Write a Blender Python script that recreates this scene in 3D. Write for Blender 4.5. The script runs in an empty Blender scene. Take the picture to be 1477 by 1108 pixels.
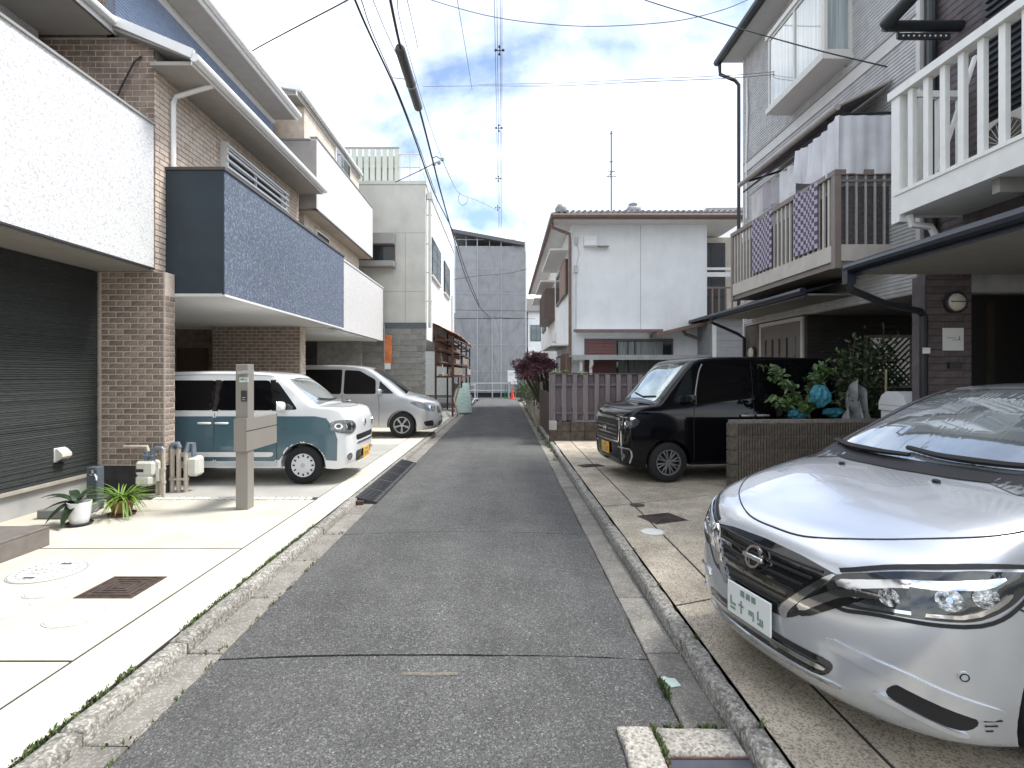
import bpy, bmesh, math, random
from mathutils import Vector, Matrix, noise
from mathutils.bvhtree import BVHTree
random.seed(7)
R = math.radians
SC = bpy.context.scene
COL = SC.collection

# ---------------------------------------------------------------- camera, sky, sun, exposure
F = 790.0            # focal length in pixels of the 1477 px wide photograph
CZ = 1.68            # eye height above the road
cam_data = bpy.data.cameras.new('camera')
cam = bpy.data.objects.new('camera', cam_data)
COL.objects.link(cam)
cam.location = (0, 0, CZ)
cam.rotation_euler = (R(90), 0, 0)
cam_data.sensor_width = 36.0
cam_data.lens = F / 1477.0 * 36.0
cam_data.shift_x = (738.5 - 728.0) / 1477.0
cam_data.shift_y = -(554.0 - 540.0) / 1477.0
cam_data.clip_start = 0.05
cam_data.clip_end = 2000
SC.camera = cam

SUN_EL, SUN_AZ = 60.0, 15.0          # azimuth from +X towards +Y
sd = Vector((math.cos(R(SUN_EL)) * math.cos(R(SUN_AZ)), math.cos(R(SUN_EL)) * math.sin(R(SUN_AZ)), math.sin(R(SUN_EL))))
sun_data = bpy.data.lights.new('sun', 'SUN')
sun_data.energy = 2.3
sun_data.angle = R(14)
sun_data.color = (1.0, 0.98, 0.95)
sun = bpy.data.objects.new('sun', sun_data)
sun.rotation_euler = sd.to_track_quat('Z', 'Y').to_euler()
COL.objects.link(sun)

world = bpy.data.worlds.new('World')
SC.world = world
world.use_nodes = True
wt = world.node_tree
wt.nodes.clear()
def wn(t, **k):
    n = wt.nodes.new(t)
    for a, b in k.items():
        setattr(n, a, b)
    return n
w_out = wn('ShaderNodeOutputWorld')
w_bg = wn('ShaderNodeBackground')
w_bg.inputs['Strength'].default_value = 0.1
w_sky = wn('ShaderNodeTexSky', sky_type='NISHITA', sun_disc=False)
w_sky.ozone_density = 0.3
w_sky.sun_elevation = R(SUN_EL)
w_sky.sun_rotation = R(90 - SUN_AZ)
w_co = wn('ShaderNodeTexCoord')
w_sep = wn('ShaderNodeSeparateXYZ')
wt.links.new(w_co.outputs['Generated'], w_sep.inputs[0])
w_zz = wn('ShaderNodeMath', operation='MAXIMUM'); w_zz.inputs[1].default_value = 0.0
wt.links.new(w_sep.outputs[2], w_zz.inputs[0])
w_za = wn('ShaderNodeMath', operation='ADD'); w_za.inputs[1].default_value = 0.22
wt.links.new(w_zz.outputs[0], w_za.inputs[0])
w_cmb = wn('ShaderNodeCombineXYZ')
for i in (0, 1):
    d_ = wn('ShaderNodeMath', operation='DIVIDE')
    wt.links.new(w_sep.outputs[i], d_.inputs[0]); wt.links.new(w_za.outputs[0], d_.inputs[1])
    wt.links.new(d_.outputs[0], w_cmb.inputs[i])
w_map = wn('ShaderNodeMapping')
w_map.inputs['Location'].default_value = (11.2, 8.1, 3.0)
wt.links.new(w_cmb.outputs[0], w_map.inputs[0])
w_n1 = wn('ShaderNodeTexNoise'); w_n1.inputs['Scale'].default_value = 1.25; w_n1.inputs['Detail'].default_value = 9; w_n1.inputs['Roughness'].default_value = 0.56
w_n1.inputs['Distortion'].default_value = 0.25
w_n2 = wn('ShaderNodeTexNoise'); w_n2.inputs['Scale'].default_value = 0.9; w_n2.inputs['Detail'].default_value = 5
wt.links.new(w_map.outputs[0], w_n1.inputs['Vector'])
w_map2 = wn('ShaderNodeMapping'); w_map2.inputs['Location'].default_value = (9.3, 4.4, 2.0)
wt.links.new(w_cmb.outputs[0], w_map2.inputs[0]); wt.links.new(w_map2.outputs[0], w_n2.inputs['Vector'])
w_r1 = wn('ShaderNodeValToRGB')
w_r1.color_ramp.elements[0].position = 0.39; w_r1.color_ramp.elements[0].color = (0.0, 0.0, 0.0, 1)
w_r1.color_ramp.elements[1].position = 0.62; w_r1.color_ramp.elements[1].color = (1, 1, 1, 1)
wt.links.new(w_n1.outputs[0], w_r1.inputs[0])
w_r2 = wn('ShaderNodeValToRGB')
CLOUD = 10.5
w_r2.color_ramp.elements[0].position = 0.36; w_r2.color_ramp.elements[0].color = (0.74, 0.79, 0.92, 1)
w_r2.color_ramp.elements[1].position = 0.52; w_r2.color_ramp.elements[1].color = (0.96, 0.985, 1, 1)
wt.links.new(w_n2.outputs[0], w_r2.inputs[0])
w_mul = wn('ShaderNodeVectorMath', operation='SCALE'); w_mul.inputs['Scale'].default_value = CLOUD
wt.links.new(w_r2.outputs[0], w_mul.inputs[0])
w_mix = wn('ShaderNodeMix', data_type='RGBA')
wt.links.new(w_r1.outputs[0], w_mix.inputs[0])
wt.links.new(w_sky.outputs[0], w_mix.inputs[6])
wt.links.new(w_mul.outputs[0], w_mix.inputs[7])
wt.links.new(w_mix.outputs[2], w_bg.inputs[0])
wt.links.new(w_bg.outputs[0], w_out.inputs[0])

SC.view_settings.view_transform = 'Standard'
SC.view_settings.look = 'None'
SC.view_settings.exposure = 1.28
SC.view_settings.gamma = 1.0
SC.view_settings.use_curve_mapping = False

# ---------------------------------------------------------------- helpers
def D(s):                      # distance of a plane on which one metre measures s photograph pixels
    return F / s

def at(x, y, s):               # photograph pixel on that plane -> place in metres
    return Vector(((x - 728.0) / s, F / s, CZ + (540.0 - y) / s))

_mats = {}
def mat(name, col, rough=0.6, metal=0.0, var=0.12, scale=6.0, bump=0.0, bscale=60.0, spec=0.5, coat=0.0,
        col2=None, speck=0.0, speck_scale=300.0, stain=0.0, stain_col=(0.1, 0.09, 0.08), stain_scale=1.2,
        stretch=(1, 1, 1), alpha=1.0, trans=0.0, emit=None, detail=6, streak=0.0, speck_col=(0.85, 0.85, 0.82), speck_th=0.7):
    if name in _mats:
        return _mats[name]
    m = bpy.data.materials.new(name)
    m.use_nodes = True
    nt = m.node_tree
    b = nt.nodes['Principled BSDF']
    L = nt.links.new
    def N(t, **k):
        n = nt.nodes.new(t)
        for a, v in k.items():
            setattr(n, a, v)
        return n
    tc = N('ShaderNodeTexCoord')
    mp = N('ShaderNodeMapping'); mp.inputs['Scale'].default_value = stretch
    L(tc.outputs['Object'], mp.inputs[0])
    vec = mp.outputs[0]
    n1 = N('ShaderNodeTexNoise'); n1.inputs['Scale'].default_value = scale; n1.inputs['Detail'].default_value = detail
    L(vec, n1.inputs['Vector'])
    c2 = col2 if col2 else tuple(max(0.0, c * (1 - var)) for c in col)
    c1 = tuple(min(1.0, c * (1 + var * 0.6)) for c in col) if not col2 else col
    rp = N('ShaderNodeValToRGB')
    rp.color_ramp.elements[0].position = 0.33; rp.color_ramp.elements[0].color = (*c2, 1)
    rp.color_ramp.elements[1].position = 0.67; rp.color_ramp.elements[1].color = (*c1, 1)
    L(n1.outputs[0], rp.inputs[0])
    out = rp.outputs[0]
    if stain > 0:
        n3 = N('ShaderNodeTexNoise'); n3.inputs['Scale'].default_value = stain_scale; n3.inputs['Detail'].default_value = 8; n3.inputs['Roughness'].default_value = 0.65
        if streak:
            ms = N('ShaderNodeMapping'); ms.inputs['Scale'].default_value = (streak, streak, 0.35)
            L(tc.outputs['Object'], ms.inputs[0]); L(ms.outputs[0], n3.inputs['Vector'])
        else:
            L(vec, n3.inputs['Vector'])
        r3 = N('ShaderNodeMapRange'); r3.inputs[1].default_value = 0.48; r3.inputs[2].default_value = 0.75; r3.inputs[3].default_value = 0; r3.inputs[4].default_value = stain
        L(n3.outputs[0], r3.inputs[0])
        mx = N('ShaderNodeMix', data_type='RGBA')
        L(r3.outputs[0], mx.inputs[0]); L(out, mx.inputs[6]); mx.inputs[7].default_value = (*stain_col, 1)
        out = mx.outputs[2]
    if speck > 0:
        n4 = N('ShaderNodeTexVoronoi'); n4.inputs['Scale'].default_value = speck_scale
        L(tc.outputs['Object'], n4.inputs['Vector'])
        sp = N('ShaderNodeSeparateColor'); L(n4.outputs['Color'], sp.inputs[0])
        gt = N('ShaderNodeMapRange'); gt.inputs[1].default_value = speck_th; gt.inputs[2].default_value = min(1.0, speck_th + 0.12); gt.inputs[4].default_value = speck
        L(sp.outputs[0], gt.inputs[0])
        mx = N('ShaderNodeMix', data_type='RGBA')
        L(gt.outputs[0], mx.inputs[0]); L(out, mx.inputs[6]); mx.inputs[7].default_value = (*speck_col, 1)
        out = mx.outputs[2]
    L(out, b.inputs['Base Color'])
    b.inputs['Roughness'].default_value = rough
    b.inputs['Metallic'].default_value = metal
    b.inputs['Specular IOR Level'].default_value = spec
    b.inputs['Coat Weight'].default_value = coat
    b.inputs['Coat Roughness'].default_value = 0.03
    b.inputs['Alpha'].default_value = alpha
    b.inputs['Transmission Weight'].default_value = trans
    if emit:
        b.inputs['Emission Color'].default_value = (*emit[0], 1); b.inputs['Emission Strength'].default_value = emit[1]
    if bump > 0:
        n2 = N('ShaderNodeTexNoise'); n2.inputs['Scale'].default_value = bscale; n2.inputs['Detail'].default_value = 4
        L(vec, n2.inputs['Vector'])
        bp = N('ShaderNodeBump'); bp.inputs['Strength'].default_value = bump; bp.inputs['Distance'].default_value = 0.01
        L(n2.outputs[0], bp.inputs['Height']); L(bp.outputs[0], b.inputs['Normal'])
    m.diffuse_color = (*col, 1)
    _mats[name] = m
    return m

def tag(o, label=None, cat=None, group=None, kind=None):
    if label: o['label'] = label
    if cat: o['category'] = cat
    if group: o['group'] = group
    if kind: o['kind'] = kind
    return o

def thing(name, label, cat, loc=(0, 0, 0), group=None, rz=0.0):
    o = bpy.data.objects.new(name, None)
    o.empty_display_size = 0.2
    o.location = loc
    o.rotation_euler = (0, 0, rz)
    COL.objects.link(o)
    return tag(o, label, cat, group)

def struct(name):
    o = bpy.data.objects.new(name, None)
    COL.objects.link(o)
    o['kind'] = 'structure'
    return o

def link(name, me, parent=None, loc=None):
    o = bpy.data.objects.new(name, me)
    COL.objects.link(o)
    if parent:
        o.parent = parent
    if loc is not None:
        o.location = loc
    return o

def copy_tree(o, parent=None):
    c = o.copy()
    COL.objects.link(c)
    if parent:
        c.parent = parent
    for ch in list(o.children):
        copy_tree(ch, c)
    return c

class MB:
    """collects solids; build() links them as one mesh object (world coordinates are turned local to the parent)"""
    def __init__(self):
        self.v = []; self.f = []
    def add(self, vs, fs):
        n = len(self.v)
        self.v += [tuple(p) for p in vs]
        self.f += [tuple(i + n for i in f) for f in fs]
        return self
    def box(self, x0, x1, y0, y1, z0, z1):
        vs = [(x0, y0, z0), (x1, y0, z0), (x1, y1, z0), (x0, y1, z0), (x0, y0, z1), (x1, y0, z1), (x1, y1, z1), (x0, y1, z1)]
        return self.add(vs, [(0, 3, 2, 1), (4, 5, 6, 7), (0, 1, 5, 4), (1, 2, 6, 5), (2, 3, 7, 6), (3, 0, 4, 7)])
    def cbox(self, x0, x1, y0, y1, z0, z1, c):     # box with chamfered edges
        return self.mbox(Matrix.Translation(((x0 + x1) / 2, (y0 + y1) / 2, (z0 + z1) / 2)), x1 - x0, y1 - y0, z1 - z0, c)
    def mbox(self, m, sx, sy, sz, c=0.0):
        hx, hy, hz = sx / 2, sy / 2, sz / 2
        if c <= 0:
            vs = [m @ Vector(p) for p in ((-hx, -hy, -hz), (hx, -hy, -hz), (hx, hy, -hz), (-hx, hy, -hz), (-hx, -hy, hz), (hx, -hy, hz), (hx, hy, hz), (-hx, hy, hz))]
            return self.add(vs, [(0, 3, 2, 1), (4, 5, 6, 7), (0, 1, 5, 4), (1, 2, 6, 5), (2, 3, 7, 6), (3, 0, 4, 7)])
        bm = bmesh.new()
        bmesh.ops.create_cube(bm, size=1.0)
        for v in bm.verts:
            v.co = Vector((v.co.x * sx, v.co.y * sy, v.co.z * sz))
        bmesh.ops.bevel(bm, geom=bm.edges[:], offset=min(c, 0.45 * min(sx, sy, sz)), segments=1, affect='EDGES')
        bm.verts.index_update()
        self.add([m @ v.co for v in bm.verts], [[v.index for v in f.verts] for f in bm.faces])
        bm.free()
        return self
    def bar(self, p, q, w, h=None, up=(0, 0, 1), c=0.0):  # rectangular bar from p to q
        p = Vector(p); q = Vector(q); h = h or w
        d = q - p
        y = d.normalized()
        u = Vector(up)
        if abs(u.dot(y)) > 0.99:
            u = Vector((1, 0, 0))
        x = y.cross(u).normalized(); z = x.cross(y)
        m = Matrix((x, y, z)).transposed().to_4x4(); m.translation = (p + q) / 2
        return self.mbox(m, w, d.length, h, c)
    def cyl(self, p, q, r, r2=None, n=12, cap=True):
        p = Vector(p); q = Vector(q); r2 = r if r2 is None else r2
        d = (q - p).normalized()
        u = Vector((0, 0, 1)) if abs(d.z) < 0.9 else Vector((1, 0, 0))
        x = d.cross(u).normalized(); y = d.cross(x)
        vs = []
        for c, rr in ((p, r), (q, r2)):
            for i in range(n):
                a = 2 * math.pi * i / n
                vs.append(c + (x * math.cos(a) + y * math.sin(a)) * rr)
        fs = [(i, (i + 1) % n, n + (i + 1) % n, n + i) for i in range(n)]
        if cap:
            fs += [tuple(range(n - 1, -1, -1)), tuple(range(n, 2 * n))]
        return self.add(vs, fs)
    def tube(self, pts, r, n=8, closed=False):
        pts = [Vector(p) for p in pts]
        vs = []; fs = []
        m = len(pts)
        prev = None
        for i, p in enumerate(pts):
            a = pts[max(i - 1, 0)]; b = pts[min(i + 1, m - 1)]
            d = (b - a).normalized()
            if prev is None:
                u = Vector((0, 0, 1)) if abs(d.z) < 0.9 else Vector((1, 0, 0))
                x = d.cross(u).normalized()
            else:
                x = (prev - d * prev.dot(d)).normalized()
            prev = x
            y = d.cross(x)
            rr = r[i] if isinstance(r, (list, tuple)) else r
            for k in range(n):
                t = 2 * math.pi * k / n
                vs.append(p + (x * math.cos(t) + y * math.sin(t)) * rr)
        for i in range(m - 1):
            for k in range(n):
                fs.append((i * n + k, i * n + (k + 1) % n, (i + 1) * n + (k + 1) % n, (i + 1) * n + k))
        fs += [tuple(range(n - 1, -1, -1)), tuple(range((m - 1) * n, m * n))]
        return self.add(vs, fs)
    def lathe(self, prof, m=None, n=24, closed=False):   # prof: (radius, height) about local Z
        m = m or Matrix.Identity(4)
        vs = []; fs = []
        for (r, h) in prof:
            for k in range(n):
                a = 2 * math.pi * k / n
                vs.append(m @ Vector((r * math.cos(a), r * math.sin(a), h)))
        for i in range(len(prof) - 1):
            for k in range(n):
                fs.append((i * n + k, i * n + (k + 1) % n, (i + 1) * n + (k + 1) % n, (i + 1) * n + k))
        if closed:
            i = len(prof) - 1
            for k in range(n):
                fs.append((i * n + k, i * n + (k + 1) % n, (k + 1) % n, k))
        else:
            if prof[0][0] > 1e-5: fs.append(tuple(range(n - 1, -1, -1)))
            if prof[-1][0] > 1e-5: fs.append(tuple(range((len(prof) - 1) * n, len(prof) * n)))
        return self.add(vs, fs)
    def prism(self, poly, origin, ax, ay, depth):         # polygon in plane (ax, ay), extruded along ax x ay
        o = Vector(origin); ax = Vector(ax); ay = Vector(ay); az = ax.cross(ay).normalized()
        n = len(poly)
        vs = [o + ax * a + ay * b for a, b in poly] + [o + ax * a + ay * b + az * depth for a, b in poly]
        fs = [tuple(range(n - 1, -1, -1)), tuple(range(n, 2 * n))] + [(i, (i + 1) % n, n + (i + 1) % n, n + i) for i in range(n)]
        return self.add(vs, fs)
    def grid(self, fn, nu, nv, flip=False):
        vs = [fn(i / nu, j / nv) for i in range(nu + 1) for j in range(nv + 1)]
        fs = []
        for i in range(nu):
            for j in range(nv):
                a = i * (nv + 1) + j
                q = (a, a + nv + 1, a + nv + 2, a + 1)
                fs.append(q[::-1] if flip else q)
        return self.add(vs, fs)
    def sheet(self, fn, nu, nv, t):                        # closed thin sheet; t = offset vector
        t = Vector(t)
        self.grid(fn, nu, nv)
        n = len(self.v)
        self.grid(lambda u, v: Vector(fn(u, v)) + t, nu, nv, True)
        k = (nu + 1) * (nv + 1); a0 = n - k; b0 = n
        idx = [i * (nv + 1) for i in range(nu + 1)] + [nu * (nv + 1) + j for j in range(1, nv + 1)] + [i * (nv + 1) + nv for i in range(nu - 1, -1, -1)] + list(range(nv - 1, 0, -1))
        for i in range(len(idx)):
            p, q = idx[i], idx[(i + 1) % len(idx)]
            self.f.append((a0 + q, a0 + p, b0 + p, b0 + q))
        return self
    def mesh(self, name, m, smooth=False, off=(0, 0, 0), angle=35, fix=False, rot=0.0):
        me = bpy.data.meshes.new(name)
        o = Vector(off)
        vs = [Vector(p) - o for p in self.v]
        if rot:
            q = Matrix.Rotation(-rot, 3, 'Z')
            vs = [q @ v for v in vs]
        me.from_pydata(vs, [], self.f)
        if fix:
            bm = bmesh.new(); bm.from_mesh(me)
            bmesh.ops.recalc_face_normals(bm, faces=bm.faces[:])
            bm.to_mesh(me); bm.free()
        me.materials.append(m)
        if smooth:
            me.polygons.foreach_set('use_smooth', [True] * len(me.polygons))
            me.update()
            if angle < 180:
                me.set_sharp_from_angle(angle=R(angle))
        me.update()
        return me
    def build(self, name, m, parent=None, smooth=False, angle=35, fix=True, pivot=None):
        off = Vector((0, 0, 0))
        p = parent
        while p:
            off += p.location
            p = p.parent
        if parent is None and pivot is not None:
            off = Vector(pivot)
        me = self.mesh(name, m, smooth, off, angle, fix)
        o = link(name, me, parent)
        if parent is None and pivot is not None:
            o.location = pivot
        return o

def part(name, m, parent, *boxes, c=0.0):
    b = MB()
    for q in boxes:
        if c: b.cbox(*q, c)
        else: b.box(*q)
    return b.build(name, m, parent)

def tilt(loc, rx=0, ry=0, rz=0):
    from mathutils import Euler
    m = Euler((rx, ry, rz)).to_matrix().to_4x4()
    m.translation = loc
    return m

def spline(pts, n=8, closed=False):
    """Catmull-Rom through points of any dimension"""
    P = [Vector(p) for p in pts]
    out = []
    m = len(P)
    rng = m if closed else m - 1
    for i in range(rng):
        if closed:
            a, b, c, d = P[(i - 1) % m], P[i], P[(i + 1) % m], P[(i + 2) % m]
        else:
            b, c = P[i], P[i + 1]
            a = P[i - 1] if i > 0 else b * 2 - c
            d = P[i + 2] if i + 2 < m else c * 2 - b
        for k in range(n):
            t = k / n
            out.append(0.5 * ((2 * b) + (c - a) * t + (2 * a - 5 * b + 4 * c - d) * t * t + (3 * b - a - 3 * c + d) * t ** 3))
    if not closed:
        out.append(P[-1])
    return out

# ---------------------------------------------------------------- materials
def randomise(m, amt=0.35):
    """shade differs from object to object (single bricks, stones, boards)"""
    nt = m.node_tree; b = nt.nodes['Principled BSDF']
    src = b.inputs['Base Color'].links[0].from_socket
    oi = nt.nodes.new('ShaderNodeObjectInfo')
    mr = nt.nodes.new('ShaderNodeMapRange'); mr.inputs[3].default_value = 1 - amt; mr.inputs[4].default_value = 1 + amt * 0.7
    nt.links.new(oi.outputs['Random'], mr.inputs[0])
    sc = nt.nodes.new('ShaderNodeVectorMath'); sc.operation = 'SCALE'
    nt.links.new(src, sc.inputs[0]); nt.links.new(mr.outputs[0], sc.inputs['Scale'])
    nt.links.new(sc.outputs[0], b.inputs['Base Color'])
    return m

ASPH = mat('asphalt', (0.094, 0.093, 0.089), rough=0.88, var=0.2, scale=1.3, bump=1.0, bscale=140, speck=0.75, speck_scale=115, stain=0.30, stain_col=(0.058, 0.058, 0.056), stain_scale=0.9, speck_col=(0.19, 0.19, 0.185), speck_th=0.74, detail=10)
def add_speck(m, scale, th, col, amt):
    nt = m.node_tree; b = nt.nodes['Principled BSDF']
    src = b.inputs['Base Color'].links[0].from_socket
    tc = nt.nodes.new('ShaderNodeTexCoord')
    v = nt.nodes.new('ShaderNodeTexVoronoi'); v.inputs['Scale'].default_value = scale
    nt.links.new(tc.outputs['Object'], v.inputs['Vector'])
    s = nt.nodes.new('ShaderNodeSeparateColor'); nt.links.new(v.outputs['Color'], s.inputs[0])
    g = nt.nodes.new('ShaderNodeMapRange'); g.inputs[1].default_value = th; g.inputs[2].default_value = th + 0.01; g.inputs[4].default_value = amt
    nt.links.new(s.outputs[1], g.inputs[0])
    mx = nt.nodes.new('ShaderNodeMix'); mx.data_type = 'RGBA'
    nt.links.new(g.outputs[0], mx.inputs[0]); nt.links.new(src, mx.inputs[6]); mx.inputs[7].default_value = (*col, 1)
    nt.links.new(mx.outputs[2], b.inputs['Base Color'])
add_speck(ASPH, 130, 0.991, (0.42, 0.42, 0.40), 0.9)
def wear(m, stretch, lo, hi, scale=1.0, seed=0.0):
    nt = m.node_tree; b = nt.nodes['Principled BSDF']
    src = b.inputs['Base Color'].links[0].from_socket
    tc = nt.nodes.new('ShaderNodeTexCoord'); mp = nt.nodes.new('ShaderNodeMapping'); mp.inputs['Scale'].default_value = stretch; mp.inputs['Location'].default_value = (seed, seed * 1.7, 0)
    n = nt.nodes.new('ShaderNodeTexNoise'); n.inputs['Scale'].default_value = scale; n.inputs['Detail'].default_value = 6; n.inputs['Roughness'].default_value = 0.6
    mr = nt.nodes.new('ShaderNodeMapRange'); mr.inputs[1].default_value = 0.3; mr.inputs[2].default_value = 0.7; mr.inputs[3].default_value = lo; mr.inputs[4].default_value = hi
    sc = nt.nodes.new('ShaderNodeVectorMath'); sc.operation = 'SCALE'
    nt.links.new(tc.outputs['Object'], mp.inputs[0]); nt.links.new(mp.outputs[0], n.inputs['Vector']); nt.links.new(n.outputs[0], mr.inputs[0])
    nt.links.new(src, sc.inputs[0]); nt.links.new(mr.outputs[0], sc.inputs['Scale']); nt.links.new(sc.outputs[0], b.inputs['Base Color'])
wear(ASPH, (2.2, 0.16, 1), 0.84, 1.17)
wear(ASPH, (1.0, 1.0, 1), 0.86, 1.12, 3.2, 4.0)
add_speck(ASPH, 150, 0.68, (0.030, 0.030, 0.030), 0.65)
BASE = mat('dark_bed', (0.028, 0.027, 0.026), rough=0.95, var=0.3)
GUTTER = randomise(mat('gutter_concrete', (0.195, 0.18, 0.155), rough=0.9, var=0.25, scale=5, bump=0.6, bscale=120, stain=0.55, stain_col=(0.13, 0.115, 0.095), stain_scale=3.0, speck=0.4, speck_scale=110, speck_col=(0.42, 0.41, 0.38)), 0.18)
KERB = randomise(mat('kerb_concrete', (0.25, 0.235, 0.205), rough=0.92, var=0.5, scale=34, bump=1.0, bscale=60, stain=0.65, stain_col=(0.08, 0.075, 0.06), stain_scale=9, speck=0.5, speck_scale=90, speck_col=(0.55, 0.53, 0.48)), 0.15)
PADL = randomise(mat('pale_concrete', (0.545, 0.51, 0.435), rough=0.85, var=0.10, scale=2.2, bump=0.25, bscale=150, stain=0.75, stain_col=(0.40, 0.335, 0.235), stain_scale=1.0, detail=9), 0.04)
PADR = randomise(mat('tan_concrete', (0.52, 0.455, 0.355), rough=0.9, var=0.30, scale=3.0, bump=0.8, bscale=140, stain=0.75, stain_col=(0.22, 0.18, 0.13), stain_scale=2.6, speck=0.6, speck_scale=120, speck_col=(0.52, 0.47, 0.38), detail=10), 0.07)
add_speck(PADR, 120, 0.70, (0.15, 0.12, 0.09), 0.65)
STONE = randomise(mat('granite_block', (0.42, 0.39, 0.34), rough=0.9, var=0.35, scale=60, bump=1.0, bscale=70, speck=0.6, speck_scale=80, speck_col=(0.12, 0.11, 0.1)), 0.12)
WHITE = mat('white_stucco', (0.80, 0.80, 0.79), rough=0.9, var=0.06, scale=30, bump=0.6, bscale=90)
WHITED = mat('aged_white_stucco', (0.84, 0.855, 0.865), rough=0.92, var=0.05, scale=2, bump=1.0, bscale=45, stain=0.14, stain_col=(0.42, 0.42, 0.4), stain_scale=1.0, streak=2.2)
SOFFIT = mat('soffit_board', (0.58, 0.58, 0.56), rough=0.8, var=0.05)
SOFFITD = mat('grey_soffit_board', (0.36, 0.34, 0.31), rough=0.8, var=0.06)
TRIM = mat('white_trim', (0.78, 0.78, 0.77), rough=0.45, var=0.04)
BLACKTRIM = mat('black_trim', (0.03, 0.03, 0.032), rough=0.45)
GREYTRIM = mat('grey_trim', (0.30, 0.29, 0.28), rough=0.5, var=0.06)
DARKSID = mat('charcoal_siding', (0.033, 0.038, 0.036), rough=0.75, var=0.35, scale=9, stretch=(1, 1, 9), bump=0.6, bscale=40)
BLUETILE = mat('blue_mosaic_facing', (0.115, 0.142, 0.188), rough=0.75, var=0.35, scale=28, speck=0.55, speck_scale=34, speck_col=(0.25, 0.29, 0.36), bump=0.6, bscale=55, speck_th=0.62)
add_speck(BLUETILE, 41, 0.75, (0.07, 0.095, 0.15), 0.7)
BLUEMETAL = mat('blue_ribbed_metal', (0.26, 0.33, 0.47), rough=0.5, var=0.1, scale=14)
WHITETILE = mat('white_mosaic_facing', (0.66, 0.66, 0.655), rough=0.8, var=0.16, scale=40, speck=0.6, speck_scale=45, speck_col=(0.40, 0.41, 0.43), bump=0.5, bscale=60, speck_th=0.75)
PALETILE = mat('pale_grey_mosaic_facing', (0.66, 0.645, 0.63), rough=0.8, var=0.2, scale=36, speck=0.5, speck_scale=34, speck_col=(0.50, 0.48, 0.48), bump=0.5, bscale=60, speck_th=0.6)
BRICK = randomise(mat('brown_brick_tile', (0.305, 0.240, 0.198), rough=0.85, var=0.35, scale=24, bump=0.8, bscale=90), 0.28)
BRICKMIX = mat('brown_brick_field', (0.33, 0.255, 0.21), rough=0.85, col2=(0.19, 0.14, 0.112), scale=7.0, bump=0.8, bscale=90)
SUNBEIGE = mat('sunlit_beige_brick', (0.76, 0.65, 0.55), rough=0.85, col2=(0.60, 0.49, 0.40), scale=7.0, bump=0.8, bscale=90)  # sunlight put into the street-side brick's colour; also the pale house's wall
MORTAR = mat('brick_mortar', (0.60, 0.52, 0.44), rough=0.95, var=0.15, scale=30)
FOUND = mat('foundation_concrete', (0.36, 0.36, 0.345), rough=0.9, var=0.15, scale=4, stain=0.3, stain_col=(0.2, 0.2, 0.19), stain_scale=2)
FOUNDD = mat('dark_foundation', (0.05, 0.05, 0.05), rough=0.85, var=0.3)
STEPTILE = randomise(mat('taupe_step_tile', (0.17, 0.15, 0.135), rough=0.6, var=0.15, scale=12), 0.08)
GLASS = mat('window_glass', (0.025, 0.032, 0.036), rough=0.04, spec=0.7, var=0.02)
GLASSL = mat('pale_window_glass', (0.16, 0.20, 0.21), rough=0.05, spec=0.7, var=0.05)
DARKIN = mat('dark_interior', (0.014, 0.011, 0.009), rough=0.9)  # shade of deep recesses put into the colour; also dark glass slits
BROWNDOOR = mat('brown_door', (0.11, 0.075, 0.055), rough=0.5, var=0.15, scale=6, stretch=(8, 8, 1))
DCONC = mat('beige_render', (0.56, 0.555, 0.51), rough=0.9, var=0.09, scale=2, bump=0.4, bscale=60, stain=0.3, stain_col=(0.40, 0.38, 0.32), stain_scale=1.2, streak=2.0)
DSIDE = mat('white_side_panel', (0.84, 0.84, 0.82), rough=0.75, var=0.05, scale=2)
CBLOCK = randomise(mat('concrete_block_grey', (0.27, 0.27, 0.255), rough=0.95, var=0.25, scale=7, bump=0.8, bscale=80, stain=0.4, stain_col=(0.15, 0.15, 0.14), stain_scale=4), 0.16)
RUST = mat('rusty_steel', (0.105, 0.05, 0.042), rough=0.85, var=0.45, scale=18, bump=0.6, bscale=60)
GALV = mat('galvanised_steel', (0.45, 0.46, 0.46), rough=0.45, metal=0.6, var=0.12, scale=10)
ALU = mat('aluminium_grey', (0.55, 0.55, 0.54), rough=0.4, metal=0.5, var=0.06)
TIN = mat('rusted_corrugated_sheet', (0.36, 0.20, 0.14), rough=0.8, var=0.45, scale=9)
CABLE = mat('black_cable', (0.02, 0.02, 0.022), rough=0.6)
CABLEG = mat('grey_cable', (0.16, 0.16, 0.17), rough=0.6)
CAST = mat('cast_iron', (0.085, 0.062, 0.052), rough=0.65, metal=0.3, var=0.35, scale=18, bump=0.5)
LIDW = mat('white_lid', (0.68, 0.675, 0.64), rough=0.6, var=0.08, scale=20)
LIDRIM = mat('lid_rim', (0.50, 0.48, 0.43), rough=0.7, var=0.2, scale=30)
LIDMARK = mat('lid_marking', (0.05, 0.05, 0.05), rough=0.7)
RUBBER = mat('black_rubber', (0.035, 0.036, 0.04), rough=0.75, var=0.25, scale=14)
MOSS = mat('moss_green', (0.10, 0.15, 0.04), rough=0.9, col2=(0.05, 0.075, 0.022), scale=9)

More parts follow.
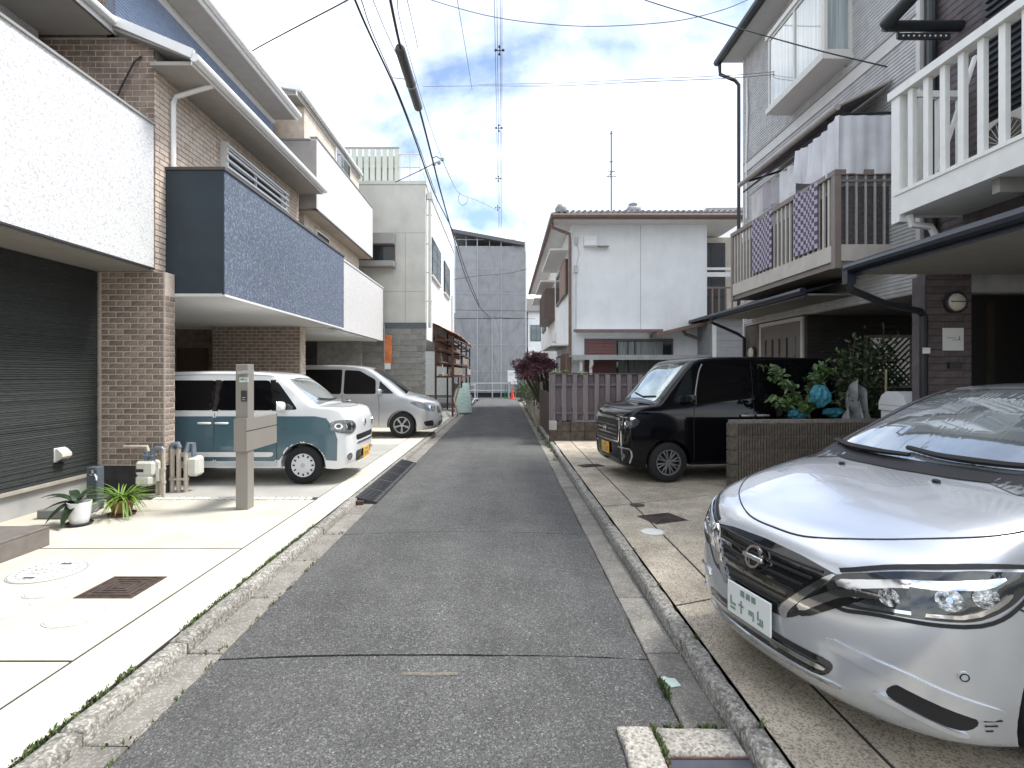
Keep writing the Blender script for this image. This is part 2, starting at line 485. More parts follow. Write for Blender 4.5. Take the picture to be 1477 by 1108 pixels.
# ---------------------------------------------------------------- ground, road, kerbs, pavements
def rough_block(x0, x1, y0, y1, z0, z1, amp, cell=0.05, ch=0.012, seed=0):
    nx = max(1, int((x1 - x0) / cell)); ny = max(1, int((y1 - y0) / cell)); nz = 1
    b = MB()
    def jit(p, k):
        v = Vector(p) * 7.0 + Vector((seed * 3.1, 0, 0))
        return Vector(p) + noise.noise_vector(v) * amp * k + noise.noise_vector(v * 3.7) * amp * 0.6 * k
    def top(u, v):
        x = x0 + (x1 - x0) * u; y = y0 + (y1 - y0) * v
        ed = min(u * (x1 - x0), (1 - u) * (x1 - x0), v * (y1 - y0), (1 - v) * (y1 - y0))
        return jit((x, y, z1 - (ch if ed < 1e-6 else 0)), 1)
    us = [0, ch / (x1 - x0)] + [i / nx for i in range(1, nx)] + [1 - ch / (x1 - x0), 1]
    vs = [0, ch / (y1 - y0)] + [i / ny for i in range(1, ny)] + [1 - ch / (y1 - y0), 1]
    b.grid(lambda a, c: top(us[int(round(a * (len(us) - 1)))], vs[int(round(c * (len(vs) - 1)))]), len(us) - 1, len(vs) - 1)
    nvv = len(vs); nuu = len(us)
    ring = [i * nvv for i in range(nuu)] + [(nuu - 1) * nvv + j for j in range(1, nvv)] + [i * nvv + nvv - 1 for i in range(nuu - 2, -1, -1)] + list(range(nvv - 2, 0, -1))
    base = len(b.v)
    for i in ring:
        p = b.v[i]; b.v.append((p[0], p[1], z0))
    for k in range(len(ring)):
        a, c = ring[k], ring[(k + 1) % len(ring)]
        b.f.append((a, c, base + (k + 1) % len(ring), base + k))
    return b

g = MB(); g.box(-400, 400, -60, 700, -0.6, -0.12)
gr = g.build('ground', mat('ground_soil', (0.16, 0.15, 0.13), rough=0.95, var=0.3, scale=0.8)); gr['kind'] = 'structure'

road = struct('road')
RX0, RX1 = -1.69, 0.84
def road_z(x):
    return 0.03 * (1 - ((x + 0.425) / 1.265) ** 2)
def asphalt(y0, y1, ny):
    b = MB()
    def fn(u, v):
        x = RX0 + (RX1 - RX0) * u; y = y0 + (y1 - y0) * v
        wob = 0.0
        if u in (0.0, 1.0):
            wob = 0.018 * noise.noise(Vector((u * 9, y * 2.2, 0))) + 0.012 * noise.noise(Vector((u * 9, y * 9, 4)))
        yy = y
        if v in (0.0, 1.0):
            yy = y + (0.02 * noise.noise(Vector((x * 1.1, v * 5 + y0 * 2, 2))) + 0.009 * noise.noise(Vector((x * 9, v * 5 + y0, 3)))) + (-0.004 if v == 1.0 else 0.004)
        return Vector((x + wob, yy, road_z(x) + 0.003 * noise.noise(Vector((x * 1.5, y * 1.5, 0)))))
    b.sheet(fn, 22, ny, (0, 0, -0.09))
    return b.build('asphalt_panel', ASPH, road, smooth=True, angle=50)
asphalt(-6.0, 3.10 * F / 760 * 0.998, 30)
asphalt(3.10 * F / 760, 5.52 * F / 760, 20)
asphalt(5.52 * F / 760, 36.0, 60)
part('road_bed', BASE, road, (-2.0, 1.12, -6, 36.2, -0.11, -0.055))
b = MB(); b.grid(lambda u, v: Vector((-30 + 70 * u, 36.0 + 6.5 * v, 0.012)), 20, 4)
b.build('cross_road', ASPH)['kind'] = 'structure'

kerb = struct('kerb')
LY = 0.82
random.seed(3)
for k in range(-3, 40):
    y0 = 0.02 + k * LY; y1 = y0 + LY
    s = k * 17
    if y1 < 26:
        rough_block(-1.905, -1.70, y0 + 0.005, y1 - 0.006, -0.08, 0.0 + random.uniform(-0.003, 0.003), 0.003, 0.1, 0.006, s).build('gutter_slab', GUTTER, kerb, smooth=True, angle=40)
        rough_block(-2.025, -1.91, y0 + 0.006, y1 - 0.006, -0.08, 0.075 + random.uniform(-0.004, 0.004), 0.006, 0.045, 0.018, s + 5).build('kerb_stone', KERB, kerb, smooth=True, angle=60)
    if y1 < 36:
        j = random.uniform(-0.01, 0.01)
        if k == 3:
            rough_block(0.85, 1.055, 2.575, y1 - 0.006, -0.08, 0.002, 0.004, 0.1, 0.006, 77).build('gutter_slab', GUTTER, kerb, smooth=True, angle=40)
        elif y0 > 2.5:
            rough_block(0.85, 1.055, y0 + 0.005, y1 - 0.006, -0.08, 0.0 + random.uniform(-0.004, 0.004), 0.004, 0.1, 0.006, s + 9).build('gutter_slab', GUTTER, kerb, smooth=True, angle=40)
        rough_block(1.062, 1.165 + j, y0 + 0.006, y1 - 0.006, -0.08, 0.095 + random.uniform(-0.006, 0.006), 0.009, 0.045, 0.02, s + 13).build('kerb_stone', KERB, kerb, smooth=True, angle=60)

PZL, PZR = 0.07, 0.10
pave = struct('pavement')
part('slab_bed', BASE, pave, (-9.0, -2.03, -6, 36, -0.1, 0.0665))
YC = [-6.0, -1.2, 1.1, D(257), D(156), D(112.4)]
def slab(x0, x1, y0, y1, z=PZL, m=PADL, g_=0.011):
    return part('concrete_slab', m, pave, (x0 + g_, x1 - g_, y0 + g_, y1 - g_, z - 0.09, z))
for a, c in zip(YC[:-1], YC[1:]):
    slab(-5.6, -2.425, a, c)
slab(-2.425, -2.03, -6.0, D(112.4), g_=0.008)
PADG = randomise(mat('grey_concrete_pad', (0.37, 0.36, 0.33), rough=0.88, var=0.12, scale=2.0, bump=0.3, bscale=150, stain=0.35, stain_col=(0.36, 0.34, 0.29), stain_scale=1.3), 0.04)
slab(-9.0, -2.425, D(112.4) + 0.13, 12.55, m=PADG)
slab(-2.425, -2.03, D(112.4), 12.55, g_=0.004)
slab(-9.0, -2.425, 12.55, 18.0)
slab(-2.425, -2.03, 12.55, 18.0, g_=0.004)
slab(-9.0, -2.03, 18.0, 26.0, m=PADG)
# row of small border stones between the two plots
x = -4.55
cob = mat('border_stone', (0.62, 0.60, 0.55), rough=0.9, var=0.2, scale=30)
while x < -2.50:
    w = random.uniform(0.085, 0.115)
    y0 = D(112.4)
    MB().mbox(tilt((x + w / 2, y0 + 0.065 + random.uniform(-0.006, 0.006), 0.035), 0, 0, random.uniform(-0.05, 0.05)), w - 0.012, 0.105, 0.092, 0.012).build('border_stone', cob, pave)
    x += w
# right-hand forecourt: slabs cut obliquely
court = struct('forecourt')
part('slab_bed', BASE, court, (1.17, 9.5, -6, 13.3, -0.1, 0.0965))
SLP = 0.39
def oblique(x0, x1, ya, yb, name='concrete_slab', m=PADR):
    gp = 0.010
    b = MB()
    xs = [x0 + gp + (x1 - x0 - 2 * gp) * i / 6 for i in range(7)]
    def fn(u, v):
        x = x0 + gp + (x1 - x0 - 2 * gp) * u
        lo = ya(x) + gp; hi = yb(x) - gp
        return Vector((x, lo + (hi - lo) * v, PZR + 0.008 * max(0, x - 1.6)))
    b.sheet(fn, 6, 6, (0, 0, -0.09))
    b.build(name, m, court)
ln = lambda c: (lambda x: c + SLP * (x - 1.13))
cuts = [-6.0, 0.6, D(212) - 0.0, D(121), 9.75]
for x0, x1 in ((1.160, 1.56), (1.56, 6.2)):
    for i, (a, c) in enumerate(zip(cuts[:-1], cuts[1:])):
        fa = (lambda x: -6.0) if i == 0 else ln(a)
        oblique(x0, x1, fa, ln(c))
    oblique(x0, x1, ln(cuts[-1]), (lambda x: 13.25))
part('earth_bed', mat('planting_soil', (0.10, 0.08, 0.06), rough=0.95, var=0.4, scale=12), court, (1.17, 9.0, 13.3, 36.0, -0.1, 0.07))

# stones and steel cover in the road's near corner
inl = thing('drain_inlet', 'granite edged drain with a dark steel cover at the bottom edge beside the silver hatchback', 'drain', (0.75, 2.2, 0))
for (x0, x1, y0, y1) in ((0.525, 0.685, 2.2, 2.56), (0.70, 1.05, 2.36, 2.545), (0.525, 0.685, 1.8, 2.19)):
    rough_block(x0, x1, y0, y1, -0.05, 0.042, 0.007, 0.04, 0.012, x0 * 50).build('stone_block', STONE, inl, smooth=True, angle=50)
part('steel_cover', mat('dark_steel_plate', (0.08, 0.085, 0.10), rough=0.5, metal=0.5, var=0.2), inl, (0.70, 1.045, 1.8, 2.345, -0.02, 0.03))
part('cover_rim', RUST, inl, (0.688, 0.698, 1.8, 2.35, -0.02, 0.034), (0.698, 1.05, 2.347, 2.357, -0.02, 0.034))

# small fittings let into the ground
def round_lid(name, label, x, y, z, r, m, marks=False, group=None, cat='manhole cover', rim=None):
    rim = rim or LIDRIM
    t = thing(name, label, cat, (x, y, z), group)
    MB().lathe([(r, -0.03), (r, 0.006), (r - 0.006, 0.009), (0.0001, 0.010)], Matrix.Translation((x, y, z)), 40).build('lid', m, t, smooth=True, angle=30)
    MB().lathe([(r + 0.004, -0.03), (r + 0.016, -0.03), (r + 0.016, 0.005), (r + 0.004, 0.005)], Matrix.Translation((x, y, z)), 40, closed=True).build('rim', rim or GUTTER, t)
    if marks:
        for dx, dy in ((-0.02, -0.16), (0.02, 0.16)):
            part('lifting_slot', LIDMARK, t, (x + dx - 0.045, x + dx + 0.045, y + dy - 0.014, y + dy + 0.014, z + 0.004, z + 0.0125))
        b = MB()
        rr = random.Random(5)
        for i in range(34):
            a = i * 2.399; q = 0.03 + 0.1 * math.sqrt(i / 34)
            if abs(math.sin(a)) * q > 0.10: continue
            px, py = x + q * math.cos(a), y + q * math.sin(a) * 0.8
            b.box(px - rr.uniform(0.006, 0.014), px + rr.uniform(0.004, 0.012), py - 0.004, py + 0.004, z + 0.008, z + 0.0122)
        for i in range(26):
            a = i / 26 * 2 * math.pi
            px, py = x + 0.2 * math.cos(a), y + 0.2 * math.sin(a)
            b.box(px - 0.007, px + 0.007, py - 0.007, py + 0.007, z + 0.006, z + 0.0118)
        o = b.build('relief_marks', mat('faint_marks', (0.17, 0.17, 0.17), rough=0.8), t)
    return t
round_lid('manhole_cover', 'large round white drain lid with two dark slots in the pale concrete', -3.72, D(177), PZL, 0.25, LIDW, True, rim=FOUND)
round_lid('inspection_lid', 'small round white lid just in front of the slotted drain lid', -3.40, D(195), PZL, 0.115, LIDW)
round_lid('inspection_lid', 'small round white lid at the left edge of the photo', -3.39, D(213), PZL, 0.13, LIDW)
round_lid('inspection_lid', 'medium round white lid beside the square iron cover, nearer the camera', -2.86, D(216.8), PZL, 0.16, LIDW)
round_lid('inspection_lid', 'round bright white lid set in the tan forecourt beside the joint', 1.48, D(144), PZR, 0.11, LIDW)
round_lid('inspection_lid', 'small dark round iron lid at the joint crossing of the tan forecourt', 1.60, D(119.5), PZR, 0.075, CAST, rim=CAST)
def iron_cover(label, x, y, z, sx, sy, rz):
    t = thing('iron_cover', label, 'drain cover', (x, y, z))
    M0 = tilt((x, y, z), 0, 0, rz)
    MB().mbox(M0 @ Matrix.Translation((0, 0, -0.01)), sx, sy, 0.03).build('frame', CAST, t)
    MB().mbox(M0 @ Matrix.Translation((0, 0, -0.005)), sx - 0.05, sy - 0.05, 0.026).build('lid', CAST, t)
    for i in range(4):
        k = 1 - i * 0.24
        b = MB()
        hx, hy = (sx - 0.07) / 2 * k, (sy - 0.07) / 2 * k
        for (a0, a1, b0, b1) in ((-hx, hx, -hy, -hy + 0.008), (-hx, hx, hy - 0.008, hy), (-hx, -hx + 0.008, -hy + 0.008, hy - 0.008), (hx - 0.008, hx, -hy + 0.008, hy - 0.008)):
            b.mbox(M0 @ Matrix.Translation(((a0 + a1) / 2, (b0 + b1) / 2, 0.009)), a1 - a0, b1 - b0, 0.008)
        b.build('raised_rib', CAST, t)
iron_cover('square brown iron drain cover with nested ribs in the pale concrete', -2.89, D(190.7), PZL, 0.42, 0.42, 0.0)
iron_cover('grey iron meter cover in the tan forecourt by the black van', 1.73, D(131.6), PZR, 0.42, 0.36, 0.35)
iron_cover('narrow iron cover across the forecourt joint in front of the black van', 1.49, D(83.5), PZR, 0.42, 0.26, 0.3)

cl = MB().grid(lambda u, v: Vector((-0.56 + 0.30 * u, D(264) + 0.03 * v + 0.004 * math.sin(u * 9), road_z(-0.41) + 0.006)), 8, 1).build('chalk_line', mat('tan_chalk', (0.30, 0.25, 0.18), rough=0.9, var=0.3, scale=30, alpha=0.35), road)
ramp = thing('kerb_ramp', 'black ribbed rubber kerb ramp lying in the left gutter beside the teal van', 'kerb ramp', (-1.8, D(111), 0))
y = D(111.5)
for i in range(5):
    b = MB()
    b.prism([(-1.94, 0.0), (-1.66, 0.0), (-1.66, 0.028), (-1.72, 0.036), (-1.93, 0.088), (-1.94, 0.088)], (0, y + 0.004 + 0.64, 0), (1, 0, 0), (0, 0, 1), 0.63)
    for k in range(9):
        yy = y + 0.04 + k * 0.066
        b.bar((-1.705, yy, 0.040), (-1.915, yy, 0.0875), 0.018, 0.006)
    b.build('ramp_block', RUBBER, ramp)
    y += 0.64
part('rusty_end', RUST, ramp, (-1.945, -1.82, D(111.5) - 0.05, D(111.5) - 0.002, 0.004, 0.05))
tg = MB().prism([(-0.03, -0.05), (0.03, -0.05), (0.036, 0.02), (0.0, 0.035), (-0.005, 0.055), (-0.034, 0.05)], (0.905, D(265), 0.006), (0.97, 0.25, 0), (-0.25, 0.97, 0), 0.004).build('paper_scrap', mat('pale_green_paper', (0.55, 0.66, 0.58), rough=0.7), pivot=(0.905, D(265), 0.006))
tag(tg, 'small pale green scrap stuck on the right gutter near the camera', 'scrap')

def tufts(name, spots, label, m=MOSS, hmax=0.05):
    b = MB()
    for (x, y, z, r, n) in spots:
        for i in range(n):
            a = random.uniform(0, 6.283); q = r * math.sqrt(random.random())
            px, py = x + q * math.cos(a) * 0.5, y + q * math.sin(a)
            h = random.uniform(0.3, 1) * hmax; w = random.uniform(0.003, 0.006)
            t = random.uniform(0, 6.283); lx, ly = math.cos(t) * h * 0.5, math.sin(t) * h * 0.5
            cx, cy = math.cos(t + 1.57) * w, math.sin(t + 1.57) * w
            b.add([(px - cx, py - cy, z), (px + cx, py + cy, z), (px + lx * 0.4 + cx * 0.8, py + ly * 0.4 + cy * 0.8, z + h * 0.7), (px + lx, py + ly, z + h)], [(0, 1, 2), (0, 2, 3)])
    o = b.build(name, m, fix=False)
    o['kind'] = 'stuff'; o['label'] = label; o['category'] = 'grass'
    return o
sp = []
for i in range(170):
    y = random.uniform(2.0, 5.9)
    k = noise.noise(Vector((y * 1.7, 3.0, 0)))
    if k > -0.12:
        sp.append((-2.028, y, 0.066, 0.045, 10))
for k in range(2, 8):
    y0 = 0.02 + k * LY
    sp += [(-1.97 + random.uniform(0, .03), y0, 0.05, 0.02, 6), (-1.80, y0, -0.004, 0.03, 6), (-1.72, y0 + 0.03, -0.002, 0.06, 12)]
for i in range(20):
    sp.append((-1.695, random.uniform(2, 5), 0.0, 0.03, 6))
tufts('moss_strip', sp, 'green moss and short grass along the back of the left kerb', hmax=0.028)
sp = []
for i in range(150):
    y = random.uniform(10.5, 27)
    sp.append((1.02 + random.uniform(-0.06, 0.14), y, 0.02, 0.09, 16))
for i in range(14):
    sp.append((0.845, D(268) + random.uniform(-0.12, 0.06), 0.0, 0.03, 10))
for k in range(3, 7):
    sp.append((1.168, 0.02 + k * LY, 0.085, 0.03, 8))
for i in range(26):
    sp.append((random.uniform(0.69, 1.05), 2.56, 0.005, 0.02, 7))
    sp.append((0.692, random.uniform(2.3, 2.56), 0.02, 0.012, 4))
tufts('weed_strip', sp, 'weeds and moss along the right gutter and around the drain stones', hmax=0.045)

# ---------------------------------------------------------------- brick facing
BU, BH = 0.198, 0.0765
_bm = {}
def brick_mesh(axis, l):
    k = (axis, round(l, 3))
    if k not in _bm:
        b = MB()
        if axis == 'y':   # face looks towards -Y
            b.cbox(-l / 2, l / 2, -0.012, 0.012, -BH / 2 + 0.0068, BH / 2 - 0.0068, 0.002)
        else:
            b.cbox(-0.012, 0.012, -l / 2, l / 2, -BH / 2 + 0.0068, BH / 2 - 0.0068, 0.002)
        _bm[k] = b.mesh('brick', BRICK)
    return _bm[k]
def bricks(parent, axis, fixed, a0, a1, z0, z1, single=True, name='brick', m=None, seed=1, holes=()):
    """courses of brick tiles; single: each brick an object, otherwise one joined field"""
    rr = random.Random(seed)
    rows = int(round((z1 - z0) / BH))
    mb = MB()
    off = Vector((0, 0, 0)); p = parent
    while p:
        off += p.location; p = p.parent
    for r in range(rows):
        z = z0 + (r + 0.5) * BH
        a = a0 - (BU / 2 if r % 2 else 0.0)
        while a < a1 - 0.012:
            lo, hi = max(a, a0), min(a + BU, a1)
            a += BU
            if hi - lo < 0.03: continue
            c = (lo + hi) / 2; l = hi - lo - 0.0135
            if any(h[0] < c < h[1] and h[2] < z < h[3] for h in holes): continue
            o = rr.uniform(-0.0025, 0.0025)
            if single:
                ob = link('brick', brick_mesh(axis, l), parent)
                ob.location = (Vector((c, fixed + o, z)) if axis == 'y' else Vector((fixed + o, c, z))) - off
            else:
                if axis == 'y': mb.box(c - l / 2, c + l / 2, fixed - 0.012 + o, fixed + 0.012, z - BH / 2 + 0.0068, z + BH / 2 - 0.0068)
                else: mb.box(fixed - 0.012, fixed + 0.012 + o, c - l / 2, c + l / 2, z - BH / 2 + 0.0068, z + BH / 2 - 0.0068)
    if not single:
        o = mb.build(name, m or BRICKMIX, parent, fix=False)
        o['kind'] = 'stuff'
        return o

# ---------------------------------------------------------------- near left house: charcoal siding, white balcony
XA = -5.45
hA = thing('charcoal_house', 'house with charcoal ribbed siding below and a big plain white balcony, nearest on the left', 'house', (-7.0, 2.6, 0))
YA1 = D(107.9)
b = MB()
# ribbed siding extruded along the street
prof = []
z = 0.39
rr = random.Random(4)
while z < 3.05:
    h = rr.uniform(0.016, 0.030)
    d = rr.uniform(0.003, 0.011)
    prof += [(0.0, z + 0.003), (d, z + 0.007), (d * rr.uniform(0.5, 1.1), min(z + h, 3.05))]
    z += h + 0.002
pts = [(XA + d, zz) for d, zz in prof]
b.add([(x, -3.0, z) for x, z in pts] + [(x, YA1, z) for x, z in pts], [(i, len(pts) + i, len(pts) + i + 1, i + 1) for i in range(len(pts) - 1)])
b.build('siding', DARKSID, hA, fix=False)
part('wall', DARKSID, hA, (-10, XA - 0.002, -3, YA1, 0.38, 3.05))
part('foundation', FOUND, hA, (-10, XA - 0.02, -3, YA1 - 0.004, 0.0, 0.345))
part('base_trim', mat('beige_drip_trim', (0.36, 0.33, 0.28), rough=0.5), hA, (XA - 0.03, XA + 0.03, -3, YA1 - 0.002, 0.347, 0.378), (XA - 0.03, XA + 0.016, -3, YA1 - 0.002, 0.378, 0.388))
XB_ = -4.68; YB_ = D(108.2)
part('balcony', WHITETILE, hA, (XB_ - 0.14, XB_, -3, YB_, 3.10, 5.0), (XA - 0.9, XB_ - 0.14, YB_ - 0.14, YB_, 3.10, 5.0))
part('balcony_floor', mat('taupe_soffit', (0.27, 0.255, 0.23), rough=0.8, var=0.05), hA, (-6.5, XB_ - 0.02, -3, YB_ - 0.02, 3.055, 3.10))
part('balcony_edge', BLACKTRIM, hA, (XB_ - 0.01, XB_ + 0.012, -3, YB_ + 0.01, 3.075, 3.098))
part('balcony_cap', GREYTRIM, hA, (XB_ - 0.16, XB_ + 0.02, -3, YB_ + 0.02, 5.0, 5.03))
part('upper_wall', WHITETILE, hA, (-10, -6.15, -3, YA1 - 0.1, 3.12, 6.2))
b = MB()
b.box(-10, -5.24, -3, YA1 - 0.02, 6.205, 6.24)
b.build('eave_soffit', SOFFITD, hA)
b = MB()
b.prism([(-5.28, 6.241), (-5.2, 6.241), (-5.2, 6.36), (-8.0, 7.5), (-10, 6.7), (-10, 6.241)], (0, YA1, 0), (1, 0, 0), (0, 0, 1), YA1 + 3)
b.build('roof', GREYTRIM, hA)
b = MB()
b.tube([(-5.15, -3, 6.33), (-5.15, YA1 + 0.02, 6.33)], 0.055, 10)
b.box(-5.205, -5.19, -3, YA1, 6.21, 6.30)
b.build('gutter', TRIM, hA, smooth=True)
# vent hood on the siding
vt = thing('vent_hood', 'small cream exhaust hood low on the charcoal siding', 'vent', (XA, D(118), 0.7))
yv = D(118)
b = MB(); b.prism([(0, -0.07), (0.03, -0.07), (0.09, -0.02), (0.09, 0.015), (0.03, 0.075), (0, 0.075)], (XA + 0.012, yv + 0.075, 0.70), (1, 0, 0), (0, 0, 1), 0.15)
b.build('hood', mat('cream_plastic', (0.68, 0.65, 0.57), rough=0.4), vt)
part('opening', BLACKTRIM, vt, (XA + 0.02, XA + 0.085, yv - 0.06, yv + 0.06, 0.622, 0.634))
part('flange', TRIM, vt, (XA + 0.004, XA + 0.0125, yv - 0.085, yv + 0.085, 0.615, 0.785))
# step
st = thing('porch_step', 'low taupe tiled porch step at the left edge', 'step', (-4.8, 4.2, PZL))
ye = D(153)
part('step_core', MORTAR, st, (-5.43, -4.302, 1.6, ye - 0.012, PZL - 0.02, 0.236))
for k in range(6):
    y1 = ye - k * 0.6; y0 = y1 - 0.594
    part('tile', STEPTILE, st, (-4.302, -4.29, y0, y1, PZL + 0.002, 0.228), c=0.002)
    part('tile', STEPTILE, st, (-4.885, -4.29, y0, y1, 0.237, 0.25), c=0.002)
    part('tile', STEPTILE, st, (-5.43, -4.891, y0, y1, 0.237, 0.25), c=0.002)

# ---------------------------------------------------------------- brick house with the slate blue balcony
XP, YB0, YB1 = -4.58, D(107), D(63.0)
XW = -4.72
hB = thing('brick_house', 'brown brick tile house with a slate blue balcony over an open garage', 'house', (-6.5, 10, 0))
part('foundation', FOUNDD, hB, (-5.45, XP - 0.015, YB0 + 0.03, YB0 + 0.20, 0.0, 0.45))
part('pier', MORTAR, hB, (-9.0, XP + 0.001, YB0 + 0.001, YB0 + 0.215, 0.45, 3.06))
bricks(hB, 'y', YB0 + 0.008, -5.44, XP - 0.012, 0.455, 3.05, True, seed=2)
bricks(hB, 'x', XP - 0.006, YB0 + 0.002, YB0 + 0.222, 0.455, 2.76, True, seed=3)
# garage room
part('garage_ceiling', SOFFIT, hB, (-9.0, -3.93, YB0 + 0.215, YB1 + 0.2, 2.76, 2.80))
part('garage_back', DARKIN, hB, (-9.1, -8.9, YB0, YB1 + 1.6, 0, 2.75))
YG = YB1 - 0.25
part('garage_far_wall', MORTAR, hB, (-6.55, XP - 0.012, YG - 0.008, YG + 0.3, 0.07, 2.755))
bricks(hB, 'y', YG, -6.56, XP - 0.012, 0.45, 2.755, False, seed=4)
bricks(hB, 'x', XP - 0.006, YG - 0.01, YG + 0.3, 0.45, 2.755, False, m=SUNBEIGE, seed=5)
part('recess_wall', BRICKMIX, hB, (-8.9, -6.9, YG + 0.7, YG + 0.9, 0.07, 2.755))
part('garage_door', BROWNDOOR, hB, (-7.75, -7.0, YG + 0.66, YG + 0.698, 0.07, 2.3))
# second storey
part('upper_wall', MORTAR, hB, (-9.0, XW - 0.012, YB0 - 0.001, YB1, 3.07, 6.22))
bricks(hB, 'y', YB0 + 0.006, -6.6, XW, 3.9, 6.2, False, seed=6)
wy0, wy1, wz0, wz1 = D(87), D(68.5), 4.45, 5.55
bricks(hB, 'x', XW - 0.006, YB0, YB1, 3.1, 5.95, False, m=SUNBEIGE, seed=7, holes=((wy0, wy1, wz0, wz1),))
w = MB().box(XW - 0.02, XW + 0.07, wy0, wy0 + 0.07, wz0, wz1).box(XW - 0.02, XW + 0.07, wy1 - 0.07, wy1, wz0, wz1).box(XW - 0.02, XW + 0.07, wy0 + 0.07, wy1 - 0.07, wz1 - 0.08, wz1).box(XW - 0.02, XW + 0.07, wy0 + 0.07, wy1 - 0.07, wz0, wz0 + 0.06).build('window', TRIM, hB)
part('pane', GLASS, w, (XW - 0.01, XW + 0.015, wy0 + 0.07, (wy0 + wy1) / 2 - 0.02, wz0 + 0.06, wz1 - 0.08))
part('pane', GLASS, w, (XW - 0.01, XW + 0.03, (wy0 + wy1) / 2 + 0.02, wy1 - 0.07, wz0 + 0.06, wz1 - 0.08))
part('mullion', TRIM, w, (XW - 0.01, XW + 0.05, (wy0 + wy1) / 2 - 0.02, (wy0 + wy1) / 2 + 0.02, wz0 + 0.06, wz1 - 0.08))
for i in range(5):
    zz = wz0 + 0.52 + i * 0.12
    part('guard_bar', TRIM, w, (XW + 0.13, XW + 0.16, wy0 - 0.05, wy1 + 0.05, zz, zz + 0.035))
part('guard_post', TRIM, w, (XW + 0.07, XW + 0.13, wy0 - 0.02, wy0 + 0.03, wz0 + 0.4, wz1 - 0.02))
part('guard_post', TRIM, w, (XW + 0.07, XW + 0.13, wy1 - 0.03, wy1 + 0.02, wz0 + 0.4, wz1 - 0.02))
# balcony
YL0, YL1, XL = D(103.6), D(59.5), -3.90
BL_Z0, BL_Z1 = 2.80, 4.52
BLUESHADE = mat('shaded_end_facing', (0.024, 0.036, 0.047), rough=0.75, var=0.15, scale=3, bump=0.4, bscale=70)  # balcony facing with the shade of its unlit end put into the colour
bal = MB().box(XL - 0.12, XL, YL0, YL1, BL_Z0, BL_Z1).build('balcony', BLUETILE, hB)
part('end_wall', BLUESHADE, bal, (XW - 0.15, XL - 0.006, YL0 - 0.012, YL0 + 0.12, BL_Z0 - 0.01, BL_Z1 - 0.004))
part('end_wall', BLUESHADE, bal, (XW, XL - 0.12, YL1 - 0.12, YL1, BL_Z0, BL_Z1 - 0.004))
part('cap_rail', mat('dark_cap_rail', (0.07, 0.065, 0.06), rough=0.5), bal, (XL - 0.15, XL + 0.02, YL0 - 0.03, YL1 + 0.01, BL_Z1, BL_Z1 + 0.04), (XW - 0.15, XL - 0.15, YL0 - 0.03, YL0 + 0.13, BL_Z1, BL_Z1 + 0.04))
part('lower_trim', TRIM, bal, (XL - 0.1, XL + 0.012, YL0, YL1 + 0.005, BL_Z0 - 0.035, BL_Z0 - 0.006))
part('balcony_floor', SOFFIT, hB, (XW - 0.1, XL - 0.13, YL0 + 0.12, YL1 - 0.12, 2.84, 3.02))
# lean-to roof over the balcony
gx, gz = -4.12, 5.82
b = MB(); b.prism([(-5.3, 6.28), (gx - 0.03, gz + 0.03), (gx - 0.03, gz + 0.09), (-5.3, 6.42)], (0, YB1 - 0.02, 0), (1, 0, 0), (0, 0, 1), YB1 - YB0 + 0.12)
b.build('lean_to_roof', GREYTRIM, hB)
part('eave_soffit', SOFFITD, hB, (XW + 0.0, gx - 0.04, YB0 - 0.1, YB1 - 0.03, gz - 0.03, gz + 0.02))
b = MB(); b.tube([(gx + 0.02, YB0 - 0.15, gz + 0.05), (gx + 0.02, YB1 - 0.03, gz + 0.05)], 0.06, 10)
b.box(gx - 0.035, gx - 0.02, YB0 - 0.13, YB1 - 0.03, gz - 0.04, gz + 0.08)
b.bar((-5.28, YB0 - 0.15, 6.40), (gx, YB0 - 0.15, gz + 0.09), 0.05, 0.12)
b.build('gutter', TRIM, hB, smooth=True)
# third storey: brick end, ribbed blue front
part('top_wall', MORTAR, hB, (-9.0, -5.31, YB0 + 0.008, YB1, 6.43, 7.45))
bricks(hB, 'y', YB0 + 0.006, -7.2, -5.36, 6.22, 8.3, False, seed=8)
b = MB()
yy = YB0 + 0.03
pts = []
while yy < YB1:
    pts += [(0.0, yy), (0.0, yy + 0.05), (0.018, yy + 0.056), (0.018, yy + 0.094)]
    yy += 0.1
zs = []
zz = 6.30
while zz < 7.42:
    zs += [(0.0, zz), (0.014, zz + 0.008), (0.010, zz + 0.040)]
    zz += 0.045
b.add([(-5.305 + d, YB0 - 0.01, z) for d, z in zs] + [(-5.305 + d, YB1 - 0.02, z) for d, z in zs], [(i, len(zs) + i, len(zs) + i + 1, i + 1) for i in range(len(zs) - 1)])
b.build('ribbed_front', BLUEMETAL, hB, fix=False)
part('corner_post', mat('slate_corner', (0.12, 0.14, 0.18), rough=0.5), hB, (-5.36, -5.27, YB0 - 0.03, YB0 + 0.03, 6.3, 7.45))
part('top_soffit', SOFFITD, hB, (-9.0, -4.72, YB0 - 0.15, YB1 - 0.1, 7.46, 7.50))
b = MB(); b.tube([(-4.66, YB0 - 0.2, 7.55), (-4.66, YB1 - 0.1, 7.55)], 0.055, 10)
b.box(-4.735, -4.70, YB0 - 0.18, YB1 - 0.1, 7.44, 7.60)
b.box(-5.29, -5.22, YB0 - 0.1, YB1 - 0.1, 7.38, 7.45)
b.build('top_gutter', TRIM, hB, smooth=True)
b = MB(); b.prism([(-4.74, 7.51), (-4.74, 7.60), (-7.0, 8.5), (-9.0, 7.7), (-9.0, 7.51)], (0, YB1 - 0.1, 0), (1, 0, 0), (0, 0, 1), YB1 - YB0 + 0.05)
b.build('roof', GREYTRIM, hB)
